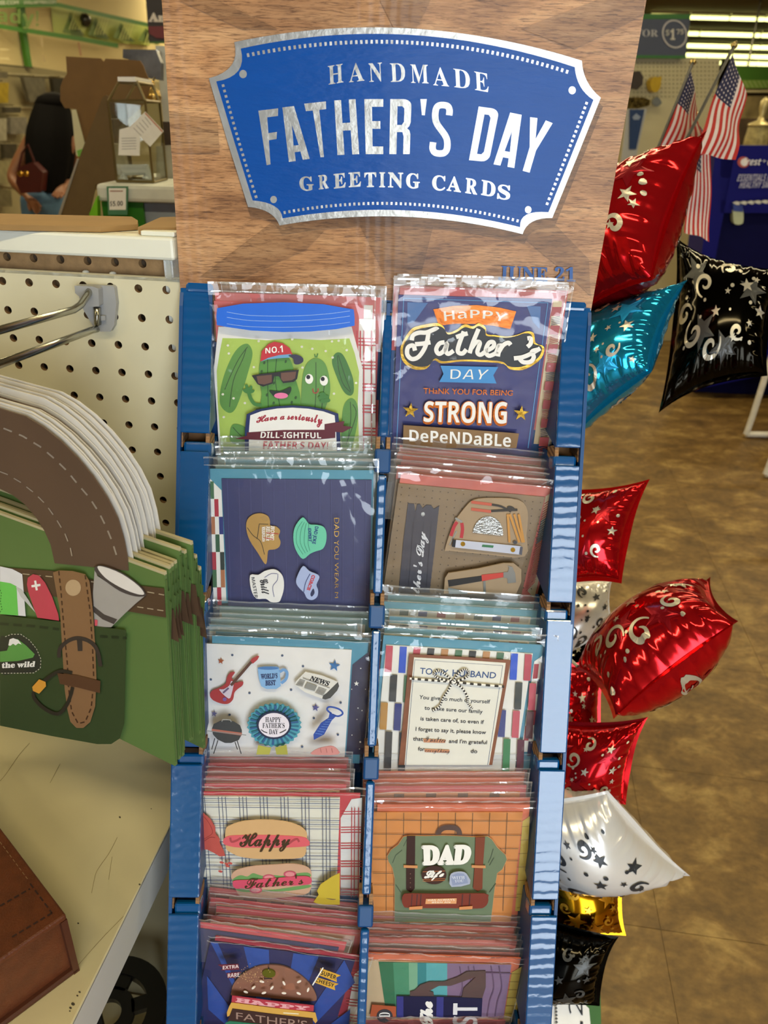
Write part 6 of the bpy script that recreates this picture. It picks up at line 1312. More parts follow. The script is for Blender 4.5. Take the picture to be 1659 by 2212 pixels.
# shopper
pd = 5.7; SK = mat('skin', '8A5A3C', .5, var=.06)
def sk(name, chains, m, parent, sub=2):
    vs, es, rs = [], [], []
    idx = {}
    for ch in chains:
        prev = None
        for (p, r) in ch:
            key = tuple(round(x, 4) for x in p)
            if key not in idx: idx[key] = len(vs); vs.append(V(p)); rs.append(r)
            if prev is not None and prev != idx[key]: es.append((prev, idx[key]))
            prev = idx[key]
    base = wloc(parent); me = bpy.data.meshes.new(name); me.from_pydata([v-base for v in vs], es, [])
    o = bpy.data.objects.new(name, me); COL.objects.link(o); o.parent = parent; me.materials.append(m)
    md = o.modifiers.new('skin', 'SKIN'); md.use_smooth_shade = True
    for k, v in enumerate(me.skin_vertices[0].data): v.radius = (rs[k], rs[k]) if not isinstance(rs[k], tuple) else rs[k]; v.use_root = (k == 0)
    s2 = o.modifiers.new('sub', 'SUBSURF'); s2.levels = sub; s2.render_levels = sub
    return o
J = lambda x, y, dd=0: tuple(pt(x, y, pd+dd))
pel = pt(98, 430, pd); foot = V((pel.x, pel.y, 0))
per = thing('person', 'shopper with long black hair and bare shoulders in dark top and blue jeans, turned away', 'person', (pel.x, pel.y, 0))
pel_ = tuple(pel); ch_ = J(112, 320); nk = J(115, 288); hd = J(118, 262); hd2 = J(120, 226)
lsh, rsh = J(66, 306), J(160, 306)
legs = []
for s_ in (-.09, .09):
    hip = (pel.x+s_, pel.y, pel.z-.05); kn = (pel.x+s_*1.1, pel.y-.03, .50); an = (pel.x+s_*1.1, pel.y+.02, .08); toe = (pel.x+s_*1.2, pel.y+.18, .04)
    legs.append([(pel_, .15), (hip, .10), (kn, .065), (an, .045), (toe, .04)])
def hand(w, e):
    w, e = V(w), V(e); d = (w-e).normalized(); s_ = d.cross(V((0, 1, 0))).normalized(); out = []
    palm = w+d*.07
    for k, (o_, l_) in enumerate(((-.03, .06), (-.012, .075), (.008, .08), (.028, .07))): out.append([(tuple(palm), .032), (tuple(palm+d*.03+s_*o_), .011), (tuple(palm+d*(.03+l_)+s_*o_*1.1+V((0, -.01, 0))), .008)])
    out.append([(tuple(w+d*.02), .03), (tuple(w+d*.04+s_*-.045), .012), (tuple(w+d*.075+s_*-.06), .009)])
    return [[(tuple(w), .026), (tuple(w+d*.02), .03), (tuple(palm), .032)]]+out
le, lw_ = J(24, 385), J(62, 428, -.1); re_, rw_ = J(162, 372, .1), J(140, 402, -.05)
chains = [[(pel_, .15), (J(108, 385), .125), (ch_, .15), (nk, .06), (hd, .085), (hd2, .08)], [(ch_, .15), (lsh, .065), (le, .047), (lw_, .03)], [(ch_, .15), (rsh, .065), (re_, .047), (rw_, .03)]]+legs+hand(lw_, le)+hand(rw_, re_)
sk('body', chains, SK, per)
sk('black_top', [[(J(104, 402), .150), (J(108, 385), .142), (ch_, .165), (J(113, 300), .13)]], mat('black_knit', '100C0A', .9, spec=.1), per)
sk('jeans', [[((pel.x+.01, pel.y, pel.z+.10), .155), (pel_, .172), ((pel.x-.09, pel.y, pel.z-.08), .118), ((pel.x-.1, pel.y-.03, .50), .08), ((pel.x-.1, pel.y+.02, .12), .062)], [(pel_, .172), ((pel.x+.09, pel.y, pel.z-.08), .118), ((pel.x+.1, pel.y-.03, .50), .08), ((pel.x+.1, pel.y+.02, .12), .062)]], mat('blue_denim', '54789A', .8, var=.1, scale=40), per)
HAIR = mat('black_hair', '060404', .8, spec=.1, var=.3, scale=60, stretch=(1, 1, .1), bump=.3)
hb = MB()
def hairf(u, v):
    a = 2*pi*u; t = v; c = pt(112-6*t, 214+200*t, pd-.03); rr = .185*(sin(pi*min(1, .12+t*.55))**.6)*(1-.45*max(0, t-.35)) + .012*sin(9*a)*t
    return c+V((cos(a)*rr*1.05, sin(a)*rr*.9, 0))
hb.grid(hairf, 36, 16); hb.build('hair', HAIR, per, smooth=True)
MB().lathe(pt(115, 204, pd-.03)-V((0, 0, .055)), (0, 0, 1), [(.135, -.03), (.14, .0), (.11, .04), (.05, .065), (.005, .072)], 24).build('hair_crown', HAIR, per, smooth=True)
hbg = thing('handbag', 'dark red handbag with gold clasp carried by the shopper', 'handbag', J(55, 405, -.25))
hbp = vplane(pt(55, 405, pd-.25)); MB().prism([hbp(*p) for p in ((38, 362), (70, 350), (92, 372), (88, 415), (45, 418), (34, 395))], V((0, .09, 0))).build('bag_body', mat('dark_red_leather', '4A1512', .4), hbg, bevel=.01)
for x in (44, 57): MB().lathe(hbp(x, 375, .002), (0, -1, 0), [(.018, 0), (.02, .006), (.012, .012)], 12).build('gold_clasp', mat('gold_metal', 'E0B050', .2, 1), hbg)
MB().tube([hbp(40, 365, -.04), hbp(48, 330, -.04), hbp(60, 312, -.02), hbp(75, 352, -.04)], .008, 8).build('strap', mat('dark_red_leather', '4A1512', .4), hbg)
# dark promotional sign left of the header
psg = thing('hanging_sign', 'dark promotional sign with white letters left of the header', 'sign', tuple(pt(336, 50, 4.2)))
sp_ = vplane(pt(336, 50, 4.2)); MB().prism([sp_(*bl_(p)) for p in ((1300, -80), (1560, -80), (1560, 385), (1335, 385))], V((0, .02, 0))).build('sign_board', K('2E2A30'), psg)
A = Art(sp_, bl_, psg, .003, .002); A.text('sign_lettering', K('D8D0CC'), 'Am', [(1330, 190), (1520, 195)], [(1330, 112), (1520, 118)], 'se', .03); A.poly('sign_print', K('6A2A34'), [(1325, 235), (1560, 235), (1560, 350), (1400, 340), (1335, 300)]); A.poly('sign_print', K('3E6A34'), [(1338, 372), (1560, 372), (1560, 386), (1338, 386)]); A.flush()
MB().tube([sp_(1345*.241, -19), V((sp_(1345*.241, -19).x, sp_(0, 0).y, CEIL))], .006, 6).build('hanging_wire', STEEL, psg)
# ------------------------------------------------------------------ far right: end gondola with price banner
br_ = Crop(1200, 0, .27667)
eg = thing('end_gondola', 'cream pegboard end gondola beneath the price banner, far right', 'shelving', tuple(V((1.9, 5.6, 0))))
ep = vplane(pt(1430, 200, 5.2), 6); nb = ep.n
a_, b_ = ep(*br_((560, 450))), ep(*br_((1285, 455)))
q = [ep(*br_(p)) for p in ((520, 450), (1285, 455), (1275, 1700), (480, 1700))]; q[2].z = q[3].z = 0.0
MB().prism(q, -nb*.05).build('pegboard', mat('far_pegboard', 'CFC49A', .6, var=.03, scale=3), eg)
A = Art(ep, br_, eg, .002, 0); HM = mat('far_peg_hole', '9A8E6A', .8)
for j in range(9):
    for i in range(22):
        x, y = 610+i*31+(j % 2)*0, 490+j*33
        if x < 1265: A.disc('peg_hole', HM, x, y, 7, 7, n=6, h=.003)
A.flush()
bn_ = thing('price_banner', 'blue-grey price banner with green edges and circled price on the end gondola', 'banner', tuple(ep(*br_((850, 450)))))
MB().prism([ep(*br_(p), .06) for p in ((560, 110), (1055, 112), (1015, 455), (560, 448))], -nb*.055).build('banner_board', K('4E566C'), bn_)
A = Art(ep, br_, bn_, .062, .001)
A.poly('banner_edge', K('3C7A3C'), [(560, 108), (1056, 110), (1050, 148), (560, 150)]); A.poly('banner_edge', K('3C7A3C'), [(560, 430), (1020, 434), (1016, 458), (560, 452)])
A.text('banner_lettering', K('C8C8CC'), 'FOR', [(625, 285), (800, 285)], [(630, 228), (800, 232)], 'se', .0)
def ell(rx, ry, n=40): return [(930+rx*cos(2*pi*k/n)+ry*.08*sin(2*pi*k/n), 265+ry*sin(2*pi*k/n)) for k in range(n)]
A.poly('banner_ring', K('D0CCCC'), ell(98, 112), holes=[ell(86, 100)]); A.text('banner_lettering', K('D8D4C8'), '$', [(858, 278), (890, 278)], [(862, 228), (892, 228)], 'sb'); A.text('banner_lettering', K('E0DCD0'), '1', [(892, 308), (935, 308)], [(898, 225), (935, 225)], 'se', .02); A.text('banner_lettering', K('D8D4C8'), '75', [(945, 268), (1000, 268)], [(945, 228), (1002, 228)], 'sb')
A.flush()
def goodsr(name, lb, cat, h, pts, m, th=.04):
    o = MB().prism([ep(*br_(p), h) for p in pts], -nb*th).build(name, m, None); tag(o, lb, cat); return o
goodsr('lemon_pack', 'yellow lemon-shaped pack hanging on the far pegboard', 'package', .09, smooth([(740, 640), (770, 600), (800, 605), (828, 598), (825, 640), (815, 690), (785, 720), (750, 705)], 4), mat('lemon_yellow', 'C8A41E', .4), .06)
goodsr('iridescent_ornament', 'small iridescent ornament below the yellow pack', 'ornament', .08, smooth([(760, 790), (795, 755), (830, 800), (800, 830), (775, 825)], 3), mat('iridescent_film', 'A8B0B4', .15, .6), .03)
goodsr('hanging_wreath', 'dark scrolled ornament hanging beside the header', 'ornament', .08, [(600, 560), (660, 555), (688, 600), (680, 660), (640, 700), (590, 690)], mat('dark_scroll', '3A2E28', .5), .02)
o = goodsr('tinsel_garland', 'gold and silver tinsel bunch beside the header', 'garland', .12, [(560, 760), (690, 760), (740, 780), (735, 825), (640, 850), (560, 850)], mat('tinsel', '8A7A4A', .15, .9, var=.9, scale=60, bump=1, bscale=60), .05)
fl_ = thing('feather_banner', 'narrow blue and white advertising banner right of the header', 'banner', tuple(ep(*br_((640, 1400)))))
q = [ep(*br_(p), .22) for p in ((560, 850), (715, 850), (640, 1170), (600, 1700), (500, 1700), (545, 1000))]; q[3].z = q[4].z = .002
MB().prism(q, -nb*.02).build('banner_cloth', K('B4B4B0'), fl_)
MB().prism([ep(*br_(p), .23) for p in ((580, 855), (695, 855), (630, 1165), (575, 1165))], -nb*.004).build('banner_print', K('1E3A66'), fl_); MB().prism([ep(*br_(p), .236) for p in ((600, 915), (630, 885), (665, 912), (650, 935), (612, 935))], -nb*.003).build('banner_logo', K('8E9AB0'), fl_)
# green sign and pale goods beyond the flags
fr_sg = thing('aisle_sign', 'green aisle sign with white marks behind the flags, far right', 'sign', tuple(pt(1620, 170, 14)))
gp = vplane(pt(1620, 170, 14)); MB().prism([gp(*br_(p)) for p in ((1400, 520), (1900, 520), (1900, 690), (1400, 690))], V((0, .05, 0))).build('sign_board', K('4A7A2C'), fr_sg)
A = Art(gp, br_, fr_sg, .01, .004); A.poly('sign_band', K('7EA04A'), [(1400, 625), (1900, 625), (1900, 690), (1400, 690)])
for x in range(1440, 1700, 36): A.line('sign_mark', K('A8C078'), [(x, 630), (x+30, 685)], 8)
A.poly('sign_rail', K('C8BE94'), [(1400, 702), (1900, 702), (1900, 722), (1400, 722)]); A.flush()
MB().tube([gp(*br_((1500, 520))), V((gp(*br_((1500, 520))).x, gp(0, 0).y+.02, CEIL))], .02, 6).build('hanging_wire', STEEL, fr_sg)
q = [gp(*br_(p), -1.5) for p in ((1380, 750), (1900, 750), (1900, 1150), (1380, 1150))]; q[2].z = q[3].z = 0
o = MB().prism(q, V((0, .4, 0))).build('stocked_shelf', mat('dim_shelf_mix', 'A8986A', .7, var=.45, scale=3), None); tag(o, 'dim stocked shelving at the far right behind the flags', 'shelving')  # dimness of the far aisle is mixed into the shelf colour
dk = vplane(pt(1635, 280, 6.5)); o = MB().prism([dk(*br_(p)) for p in ((1440, 925), (1900, 925), (1900, 1180), (1440, 1180))], V((0, .4, 0))); 
for v in o.v: pass
o = o.build('dark_bin', mat('dark_brown_bin', '3E2E1C', .7, var=.3, scale=8), None); tag(o, 'dark brown merchandise bin behind the toothpaste display', 'bin')
lp = vplane(pt(1640, 270, 6.0)); b0_ = lp(*br_((1592, 980)))
lm = thing('ornament_lamp', 'small pale lamp-shaped ornament at the right picture edge', 'lamp', tuple(lp(*br_((1592, 1180)))))
MB().lathe(lp(*br_((1592, 985))), (0, 0, 1), [(.09, 0), (.085, .015), (.03, .04), (.015, .07), (.03, .12), (.03, .17), (.01, .2)], 18).build('lamp_top', mat('pale_brass', 'C8B882', .3, .4), lm, smooth=True)
MB().lathe(V((b0_.x, b0_.y, .0)), (0, 0, 1), [(.10, 0), (.09, b0_.z-.1), (.08, b0_.z-.01)], 14).build('lamp_stand', mat('pale_lattice', 'A89C6C', .5, .2, var=.3, scale=30), lm)
# ------------------------------------------------------------------ toothpaste floor display
NV = mat('navy_carton', '0A0A66', .5, spec=.15, var=.05, scale=4)
Yc = 4.75; cpn = vplane((0, Yc, 0), -4); crd = Crop(1360, 280, .18023)
td = thing('floor_display', 'navy toothpaste floor display carton with white lettering at the right edge', 'display', tuple(V((2.25, Yc+.2, 0))))
a_, b_ = cpn(1548, 312), cpn(1860, 316)
def cb(x0, y0, x1, y1, d0, d1, m, name, to_floor=False):
    q = [cpn(x0, y1), cpn(x1, y1), cpn(x1, y0), cpn(x0, y0)]
    if to_floor: q[0].z = q[1].z = 0.004
    MB().prism([p+cpn.n*d0 for p in q], -cpn.n*(d0-d1)).build(name, m, td)
q = [cpn(*p) for p in ((1548, 312), (1870, 318), (1850, 840), (1512, 815), (1520, 560))]
cb(1556, 314, 1880, 460, 0, -.06, NV, 'header_panel'); 
MB().prism([cpn(*p) for p in ((1590, 318), (1548, 312), (1515, 552), (1545, 560))], -cpn.n*.30).build('side_panel', NV, td)
qq = [cpn(*p) for p in ((1545, 460), (1880, 460), (1880, 850), (1505, 835))]; qq[2].z = qq[3].z = .004
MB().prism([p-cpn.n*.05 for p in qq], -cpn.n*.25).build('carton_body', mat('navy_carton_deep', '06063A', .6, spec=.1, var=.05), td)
MB().prism([cpn(*p, .10) for p in ((1500, 795), (1640, 770), (1880, 770), (1880, 800), (1640, 812), (1530, 836), (1505, 832))], -cpn.n*.15).build('base_tray', NV, td)
A = Art(cpn, crd, td, .004, .002)
A.disc('brand_swoosh', K('A8443C'), 1365, 390, 72, 66); A.disc('brand_swoosh', K('E8E0E0'), 1375, 392, 44, 46); A.text('brand_lettering', K('D8D8E0'), 'Crest', [(1340, 425), (1570, 425)], [(1360, 335), (1585, 345)], 'bi'); A.text('brand_lettering', K('D8D8E0'), '+', [(1590, 400), (1640, 400)], [(1590, 360), (1640, 360)], 'sb'); A.text('brand_lettering', K('D8D8E0'), 'Oral-B', [(1650, 430), (1950, 435)], [(1660, 345), (1960, 350)], 'bi')
A.text('slogan_lettering', K('A8A8C4'), 'ESSENTIALS FOR', [(1285, 618), (1760, 612)], [(1305, 535), (1775, 530)], 'bi'); A.text('slogan_lettering', K('A8A8C4'), 'HEALTHY SMILES', [(1310, 700), (1790, 694)], [(1330, 625), (1805, 620)], 'bi'); A.flush()
tb = thing('toothbrush_pack', 'toothpaste tube with white cap hanging in the navy display', 'package', tuple(cpn(1594, 450)))
MB().prism([cpn(*crd(p), .02) for p in smooth([(1245, 930), (1300, 915), (1355, 930), (1365, 1090), (1335, 1135), (1270, 1135), (1245, 1090)], 3)], -cpn.n*.05).build('tube_body', mat('pale_green_gel', 'B8C0A0', .3), tb); MB().prism([cpn(*crd(p), .024) for p in ((1240, 885), (1355, 890), (1360, 985), (1245, 975))], -cpn.n*.05).build('tube_cap', K('2A3E90'), tb)
A = Art(cpn, crd, td, .01, .001)
for j in range(8): A.poly('peg_hook_row', K('C8C8C0'), smooth([(1245+j*85, 880-j*4), (1300+j*85, 862-j*4), (1335+j*85, 880-j*4), (1300+j*85, 905-j*4)], 3), .02)
A.flush()
# white tube-frame rack at the right edge
wrk = thing('tube_rack', 'white tube-framed rack standing at the right picture edge', 'rack', tuple(Plane((0, 0, 0), (0, 0, 1))(1660, 985)))
f1, f2 = Plane((0, 0, 0.02), (0, 0, 1))(1612, 938), Plane((0, 0, 0.02), (0, 0, 1))(1655, 1024)
d1 = V((.9, .02, 0)); WM = mat('white_tube', 'D8D4C8', .45)
for k, f0 in enumerate((f1, f2)):
    MB().tube([f0+V((.06, .02, .75)), f0+V((.01, 0, .10)), f0], .016, 8).build('post', WM, wrk); MB().tube([f0, f0+d1], .016, 8).build('foot_rail', WM, wrk); MB().tube([f0+d1, f0+d1+V((.04, .02, .75))], .016, 8).build('post', WM, wrk)
MB().tube([f1+V((.06, .02, .75)), f2+V((.06, .02, .75)), f2+d1+V((.04, .02, .75)), f1+d1+V((.04, .02, .75))], .016, 8, True).build('top_frame', WM, wrk)
gb = thing('folded_bag', 'red and green printed bag standing inside the white rack', 'bag', tuple(f1+V((.12, -.12, 0))))
MB().box(f1+V((.10, -.20, -.015)), f1+V((.42, -.12, .30))).build('bag_body', mat('red_green_print', '9A4A3C', .6, var=.5, scale=9), gb); MB().box(f1+V((.095, -.21, .0)), f1+V((.12, -.11, .22))).build('bag_side', K('4A5A34'), gb)
# ------------------------------------------------------------------ foil balloons and flags on a rack behind the display
def balloon_mat(name, col, rough=.12):
    m = mat(name, col, rough, 1.0, var=.06, scale=6); nt = m.node_tree; N = nt.nodes; L = nt.links
    tc = N.new('ShaderNodeTexCoord'); at = N.new('ShaderNodeAttribute'); at.attribute_name = 'pucker'
    n = N.new('ShaderNodeTexNoise'); n.inputs['Scale'].default_value = 9; n.inputs['Detail'].default_value = 3; L.new(tc.outputs['Object'], n.inputs['Vector'])
    bp = N.new('ShaderNodeBump'); bp.inputs['Strength'].default_value = .10; bp.inputs['Distance'].default_value = .02; L.new(n.outputs['Fac'], bp.inputs['Height']); L.new(bp.outputs[0], N['Principled BSDF'].inputs['Normal'])
    return m
BRED, BBLK, BBLU, BSIL, BGLD = balloon_mat('red_foil', 'D2161E'), balloon_mat('black_foil', '1E1C18', .10), balloon_mat('blue_foil', '22A8DC'), balloon_mat('silver_foil', 'F0EEEC', .24), balloon_mat('gold_balloon_foil', 'C88A14', .14)
PRS = mat('balloon_silver_print', 'D4CCB8', .35, .6, var=.06); PRD = mat('balloon_dark_print', '2A2E34', .4); PRR = mat('balloon_deep_red_print', 'A01020', .3, .7); PRB = mat('balloon_grey_print', '4A4A48', .4, .4); PRC = mat('balloon_cyan_print', '22A4DA', .3, .5)
BRED.node_tree.nodes['Principled BSDF'].inputs['Metallic'].default_value = 0.78
BSIL.node_tree.nodes['Principled BSDF'].inputs['Metallic'].default_value = 0.4
BBLU.node_tree.nodes['Principled BSDF'].inputs['Metallic'].default_value = 0.8
RACK = V((pt(1095, 1106, 1.18).x, pt(1095, 1106, 1.18).y, 0))
rk_ = thing('balloon_rack', 'grey rack pole carrying the foil balloons behind the card display', 'rack', tuple(RACK))
MB().tube([RACK+V((0, 0, .01)), RACK+V((0, 0, 1.42))], .012, 10).build('pole', mat('rack_grey', '6A6A6C', .4, .7), rk_, smooth=True)
MB().lathe(RACK, (0, 0, 1), [(.16, 0), (.16, .012), (.03, .03), (.014, .04)], 24).build('base', mat('rack_grey', '6A6A6C', .4, .7), rk_)
def balloon(label, m, corners, bulge, prints, conc=.14, seed=1, back=None):
    """a foil pillow balloon: four seam corners (pixel, depth), inflated to both sides"""
    C = [pt(*c) for c in corners]   # TL TR BR BL
    n = ((C[1]-C[0]).cross(C[3]-C[0])+(C[2]-C[1]).cross(C[2]-C[3])*1).normalized()
    n = ((C[2]-C[0]).cross(C[3]-C[1])).normalized()
    cen = sum(C, V((0, 0, 0)))/4
    if n.dot(EYE-cen) < 0: n = -n
    size = ((C[2]-C[0]).length+(C[3]-C[1]).length)/2.83; rnd = random.Random(seed); ph = [rnd.uniform(0, 6.28) for _ in range(8)]
    def S(u, v, side, lift=0.0):
        k = conc; uu = u*(1-k*(1-v*v)); vv = v*(1-k*(1-u*u))
        a, b = (uu+1)/2, (vv+1)/2
        p = (C[0]*(1-a)+C[1]*a)*(1-b)+(C[3]*(1-a)+C[2]*a)*b
        e = max(0.0, (1-u*u)*(1-v*v)); hgt = bulge*size*(e**.46)
        d = min(1-abs(u), 1-abs(v))
        puck = max(0.0, 1-d/.42)*min(1, d/.05)        # puckers run in from the seam
        s_ = v if (1-abs(u)) < (1-abs(v)) else u
        hgt += size*.016*puck*(sin(s_*21+ph[0])+.7*sin(s_*37+ph[1])+.5*sin(s_*61+ph[2]))*(.45+.55*sin(s_*5+ph[3])**2)
        return p+n*side*(hgt+lift)
    t = thing('foil_balloon', label, 'balloon', tuple(cen), 'foil balloons on the rack')
    N_ = 56
    f = MB(); f.grid(lambda a, b: S(2*a-1, 2*b-1, 1), N_, N_); f.build('front_foil', m, t, smooth=True)
    f = MB(); f.grid(lambda a, b: S(2*a-1, 2*b-1, -1), N_, N_); f.build('back_foil', m, t, smooth=True)
    ed = MB(); loop = [S(-1+2*k/16, -1, 1) for k in range(16)]+[S(1, -1+2*k/16, 1) for k in range(16)]+[S(1-2*k/16, 1, 1) for k in range(16)]+[S(-1, 1-2*k/16, 1) for k in range(16)]
    lo2 = [p+(p-cen).normalized()*.006 for p in loop]; nn = len(loop)
    ed.add(loop+lo2, [(k, (k+1) % nn, nn+(k+1) % nn, nn+k) for k in range(nn)]); ed.build('seam', m, t)
    # printed stars, swirls and dots follow the foil
    for side, nm in ((1, 0), (-1, 1)):
        r2 = random.Random(seed*7+nm)
        if prints is None: continue
        pm, bigm = prints
        mb = MB(); big = MB()
        def flat(mb_, pts, lift=.0016):
            ctr = (sum(p[0] for p in pts)/len(pts), sum(p[1] for p in pts)/len(pts)); rings = [pts]
            for q in (.75, .5, .25): rings.append([(ctr[0]+(x-ctr[0])*q, ctr[1]+(y-ctr[1])*q) for x, y in pts])
            m_ = len(pts); vs = [S(max(-.97, min(.97, x)), max(-.97, min(.97, y)), side, lift) for r_ in rings for x, y in r_]+[S(ctr[0], ctr[1], side, lift)]
            fs = [(i*m_+k, i*m_+(k+1) % m_, (i+1)*m_+(k+1) % m_, (i+1)*m_+k) for i in range(3) for k in range(m_)]+[(3*m_+k, 3*m_+(k+1) % m_, 4*m_) for k in range(m_)]
            mb_.add(vs, fs)
        def starp(x, y, r, rot): return [(x+(r if k % 2 == 0 else r*.42)*sin(rot+pi*k/5), y-(r if k % 2 == 0 else r*.42)*cos(rot+pi*k/5)) for k in range(10)]
        def swirl(x, y, r, rot, flip):
            pts = []
            for k in range(34):
                t_ = k/33; a = rot+flip*t_*7.2; q = r*(1.05-.82*t_**.75); pts.append((x+q*cos(a), y+q*sin(a), .032*(sin(pi*(.06+.9*t_)))+.006))
            L_, R_ = [], []
            for k in range(34):
                a, b = pts[max(0, k-1)], pts[min(33, k+1)]; dx, dy = b[0]-a[0], b[1]-a[1]; l = math.hypot(dx, dy) or 1; w = pts[k][2]
                L_.append((pts[k][0]-dy/l*w, pts[k][1]+dx/l*w)); R_.append((pts[k][0]+dy/l*w, pts[k][1]-dx/l*w))
            cl = lambda v_: max(-.96, min(.96, v_))
            mb.add([S(cl(x_), cl(y_), side, .0016) for x_, y_ in L_+R_], [(k, k+1, 34+k+1, 34+k) for k in range(33)])
        spots = [(-.45, -.45), (.42, -.5), (.5, .42), (-.5, .45), (0, 0), (.05, -.72), (-.05, .7), (.75, 0), (-.75, .02)]
        if bigm:
            for (x, y) in ((-.35, .35), (.55, -.35), (.2, .65), (-.6, -.55)): 
                big = MB(); flat(big, starp(x+r2.uniform(-.1, .1), y, .30, r2.uniform(0, 6)), .0009); big.build('big_star_print', bigm, t)
        for k, (x, y) in enumerate(spots):
            x += r2.uniform(-.1, .1); y += r2.uniform(-.1, .1)
            if k % 3 == 0: swirl(x, y, .21, r2.uniform(0, 6.28), r2.choice((-1, 1)))
            elif k % 3 == 1: flat(mb, starp(x, y, r2.uniform(.10, .15), r2.uniform(-.4, .4)))
            else: swirl(x, y, .15, r2.uniform(0, 6.28), r2.choice((-1, 1)))
        for k in range(14):
            x, y, r_ = r2.uniform(-.88, .88), r2.uniform(-.88, .88), r2.uniform(.022, .045)
            flat(mb, [(x+r_*cos(2*pi*j/9), y+r_*sin(2*pi*j/9)) for j in range(9)])
        for k in range(5): flat(mb, starp(r2.uniform(-.85, .85), r2.uniform(-.85, .85), .07, r2.uniform(-.5, .5)))
        o = mb.build('swirl_and_star_print', pm, t); o['kind'] = 'stuff'
    q = C[3] if back is None else C[back]
    MB().tube([q, (q*.4+V((RACK.x, RACK.y, q.z-.05))*.6), V((RACK.x, RACK.y, min(1.38, max(.1, q.z-.08))))], .0024, 6).build('stick', mat('white_stick', 'D8D8D4', .4), t)
    return t
balloon('red foil balloon at the top right, next to the header', BRED, ((1262, 420, 1.00), (1519, 292, .90), (1405, 600, .86), (1215, 700, .98)), .42, (PRS, PRR), seed=3)
balloon('black foil balloon with white swirls below the flags', BBLK, ((1464, 520, 1.14), (1690, 590, 1.08), (1652, 805, 1.05), (1428, 884, 1.10)), .30, (PRS, PRB), .15, seed=5, back=0)
balloon('blue foil balloon just right of the top card row', BBLU, ((1215, 690, 1.00), (1478, 612, .93), (1400, 800, .90), (1225, 960, .98)), .40, (PRS, PRC), seed=8)
balloon('upper small red foil balloon beside the second card row', BRED, ((1190, 1060, 1.02), (1396, 1042, .96), (1337, 1252, .95), (1180, 1270, 1.0)), .38, (PRS, PRR), seed=11)
balloon('white foil balloon half hidden between two red ones', BSIL, ((1150, 1240, 1.10), (1320, 1250, 1.12), (1318, 1350, 1.12), (1170, 1460, 1.10)), .34, (PRD, None), seed=13)
balloon('dark foil balloon mostly hidden beside the third card row', BBLK, ((1130, 1370, 1.12), (1270, 1372, 1.14), (1275, 1470, 1.14), (1150, 1500, 1.12)), .3, (PRS, None), seed=14)
balloon('large red foil balloon sticking out furthest to the right', BRED, ((1248, 1440, 1.00), (1530, 1252, .98), (1584, 1345, .84), (1330, 1545, .84)), .36, (PRS, PRR), .12, seed=17, back=0)
balloon('red foil balloon behind the third card row', BRED, ((1120, 1400, 1.06), (1300, 1440, 1.06), (1300, 1640, 1.06), (1130, 1660, 1.06)), .34, (PRS, PRR), seed=18)
balloon('lower red foil balloon above the white one', BRED, ((1190, 1560, 1.00), (1392, 1555, .95), (1345, 1730, .97), (1190, 1745, 1.0)), .38, (PRS, PRR), seed=20)
balloon('white foil balloon with dark stars near the bottom right', BSIL, ((1110, 1735, .95), (1310, 1715, .93), (1482, 1889, .98), (1190, 1905, 1.02)), .40, (PRD, None), .08, seed=23)
balloon('gold foil balloon under the white balloon', BGLD, ((1170, 1850, 1.02), (1345, 1880, 1.02), (1345, 2015, 1.02), (1180, 2030, 1.02)), .3, (mat('gold_star_print', 'D8A030', .3, .8), mat('orange_star_print', 'D08A18', .3, .7)), seed=25)
balloon('lowest black foil balloon at the bottom right of the display', BBLK, ((1130, 1965, 1.0), (1328, 2028, .96), (1288, 2165, .97), (1120, 2180, 1.0)), .32, (PRB, PRB), seed=29)
# price sign under the lowest balloon
psn = thing('price_sign', 'white price sign with green border at the bottom right, under the balloons', 'price sign', tuple(pt(1240, 2200, 1.13)))
pq = Plane(pt(1240, 2190, 1.10), (.25, -.75, .65)); b3 = Crop(1180, 1650, .28873)
MB().prism([pq(*b3(p)) for p in ((0, 1660), (200, 1690), (360, 1790), (400, 1500), (420, 2300), (-20, 2300))], -pq.n*.003).build('green_board', K('3C6A2E'), psn)
MB().prism([pq(*b3(p), .002) for p in ((0, 1655), (180, 1700), (320, 1830), (365, 2300), (-10, 2300))], -pq.n*.0018).build('white_board', WHT, psn)
A = Art(pq, b3, psn, .0025, .0003); A.text('sign_price', BLK, '2', [(278, 1882), (272, 1748)], [(168, 1872), (168, 1752)], 'sb', -.02); A.poly('sign_price', BLK, [(255, 1925), (275, 1928), (278, 2100), (258, 2100)])
for j, y in enumerate(range(1690, 2240, 26)): A.line('sign_small_print', K('4A4A48'), [(66+j*.6, y), (74+j, y+14)], 15)
A.flush()
MB().tube([pq(1200, 2200, -.004), V((RACK.x, RACK.y, max(.1, pq(1200, 2200).z)))], .004, 6).build('sign_arm', mat('rack_grey', '6A6A6C', .4, .7), psn)
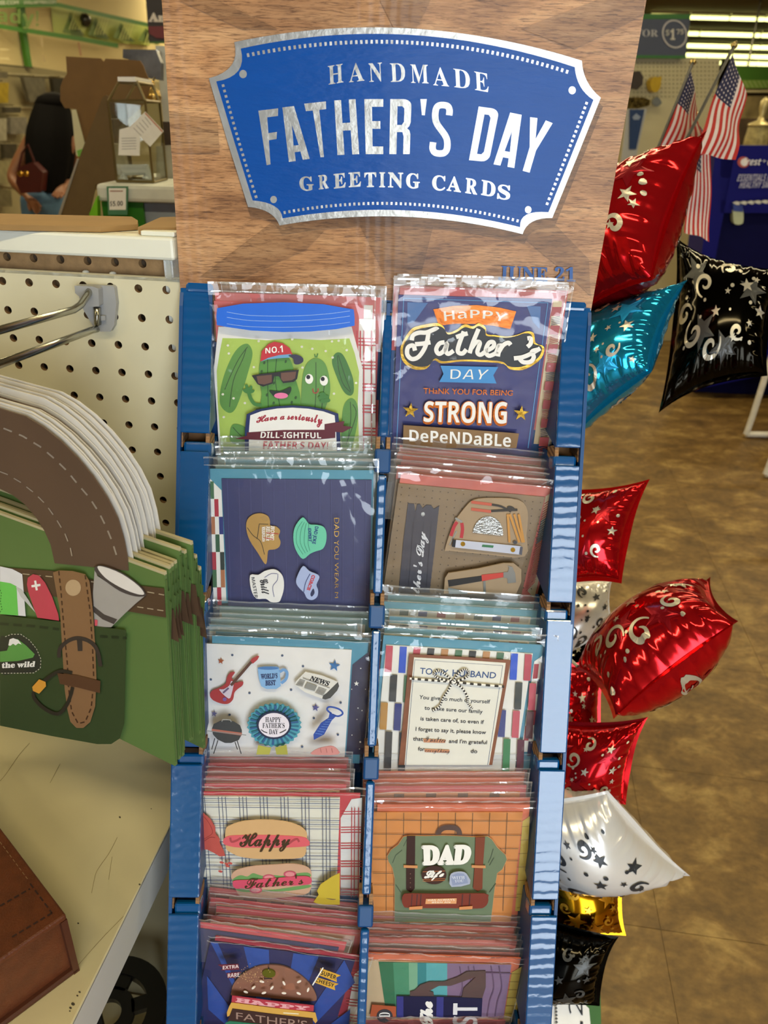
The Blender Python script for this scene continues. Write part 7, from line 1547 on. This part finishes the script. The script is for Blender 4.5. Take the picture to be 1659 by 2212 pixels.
# flags on sticks
FR_, FW_, FB_ = mat('flag_red', 'AE2018', .75, var=.06, scale=30), mat('flag_white', 'D4C4BC', .75, var=.04, scale=30), mat('flag_navy', '1A1C40', .75, var=.06, scale=30)
def us_flag(label, P00, P10, P01, P11, fold, stick, seed):
    # cloth hanging from its stick: corners at the hoist top, fly top, hoist bottom, fly bottom
    c = [pt(*p) for p in (P00, P10, P01, P11)]; n = ((c[1]-c[0]).cross(c[2]-c[0])).normalized()
    if n.dot(EYE-c[0]) < 0: n = -n
    def S(u, v, l=0):
        p = (c[0]*(1-u)+c[1]*u)*(1-v)+(c[2]*(1-u)+c[3]*u)*v
        return p+n*(fold*(sin(u*9+seed)*.7+sin(v*7+u*4+seed*2)*.6)*(.3+.7*u)+l)
    t = thing('stick_flag', label, 'flag', tuple(pt(*stick[1])), 'stars and stripes flags on sticks')
    for k in range(13):
        u0 = .4 if k < 7 else 0.0
        b = MB(); b.grid(lambda a, q: S(u0+(1-u0)*a, (k+q)/13), 26, 3); b.build('red_stripe' if k % 2 == 0 else 'white_stripe', FR_ if k % 2 == 0 else FW_, t, smooth=True)
    b = MB(); b.grid(lambda a, q: S(.4*a, q*7/13), 14, 12); b.build('blue_canton', FB_, t, smooth=True)
    st_ = MB()
    for i in range(8):
        for j in range(6):
            cu, cv = .4*(i+.5)/8, (j+.5)*7/13/6
            st_.add([S(cu+(.016 if k % 2 == 0 else .007)*sin(pi*k/5), cv-(.026 if k % 2 == 0 else .011)*cos(pi*k/5), .0012) for k in range(10)], [tuple(range(10))])
    o = st_.build('star_field', FW_, t); o['kind'] = 'stuff'
    a, z = pt(*stick[0]), pt(*stick[1]); MB().tube([a+(a-z).normalized()*.012, z], .0028, 8).build('stick', mat('black_stick', '1A1816', .4), t)
    MB().lathe(a+(a-z).normalized()*.01, (a-z), [(.003, 0), (.006, .004), (.004, .010), (.001, .016)], 10).build('finial', mat('gold_finial', 'C8B070', .3, .9), t)
us_flag('right stars and stripes flag with its tip against the ceiling lights', (1580, 116, 1.34), (1500, 330, 1.30), (1612, 205, 1.38), (1590, 345, 1.36), .006, ((1580, 110, 1.335), (1300, 660, 1.16)), 1)
us_flag('left stars and stripes flag in front of the far pegboard', (1492, 148, 1.40), (1415, 330, 1.38), (1505, 230, 1.42), (1520, 335, 1.41), .005, ((1493, 144, 1.40), (1290, 640, 1.16)), 2.2)
us_flag('lower flag half hidden behind the red foil balloon', (1500, 260, 1.50), (1480, 500, 1.48), (1535, 300, 1.50), (1535, 520, 1.50), .006, ((1500, 256, 1.50), (1290, 720, 1.18)), 3.1)
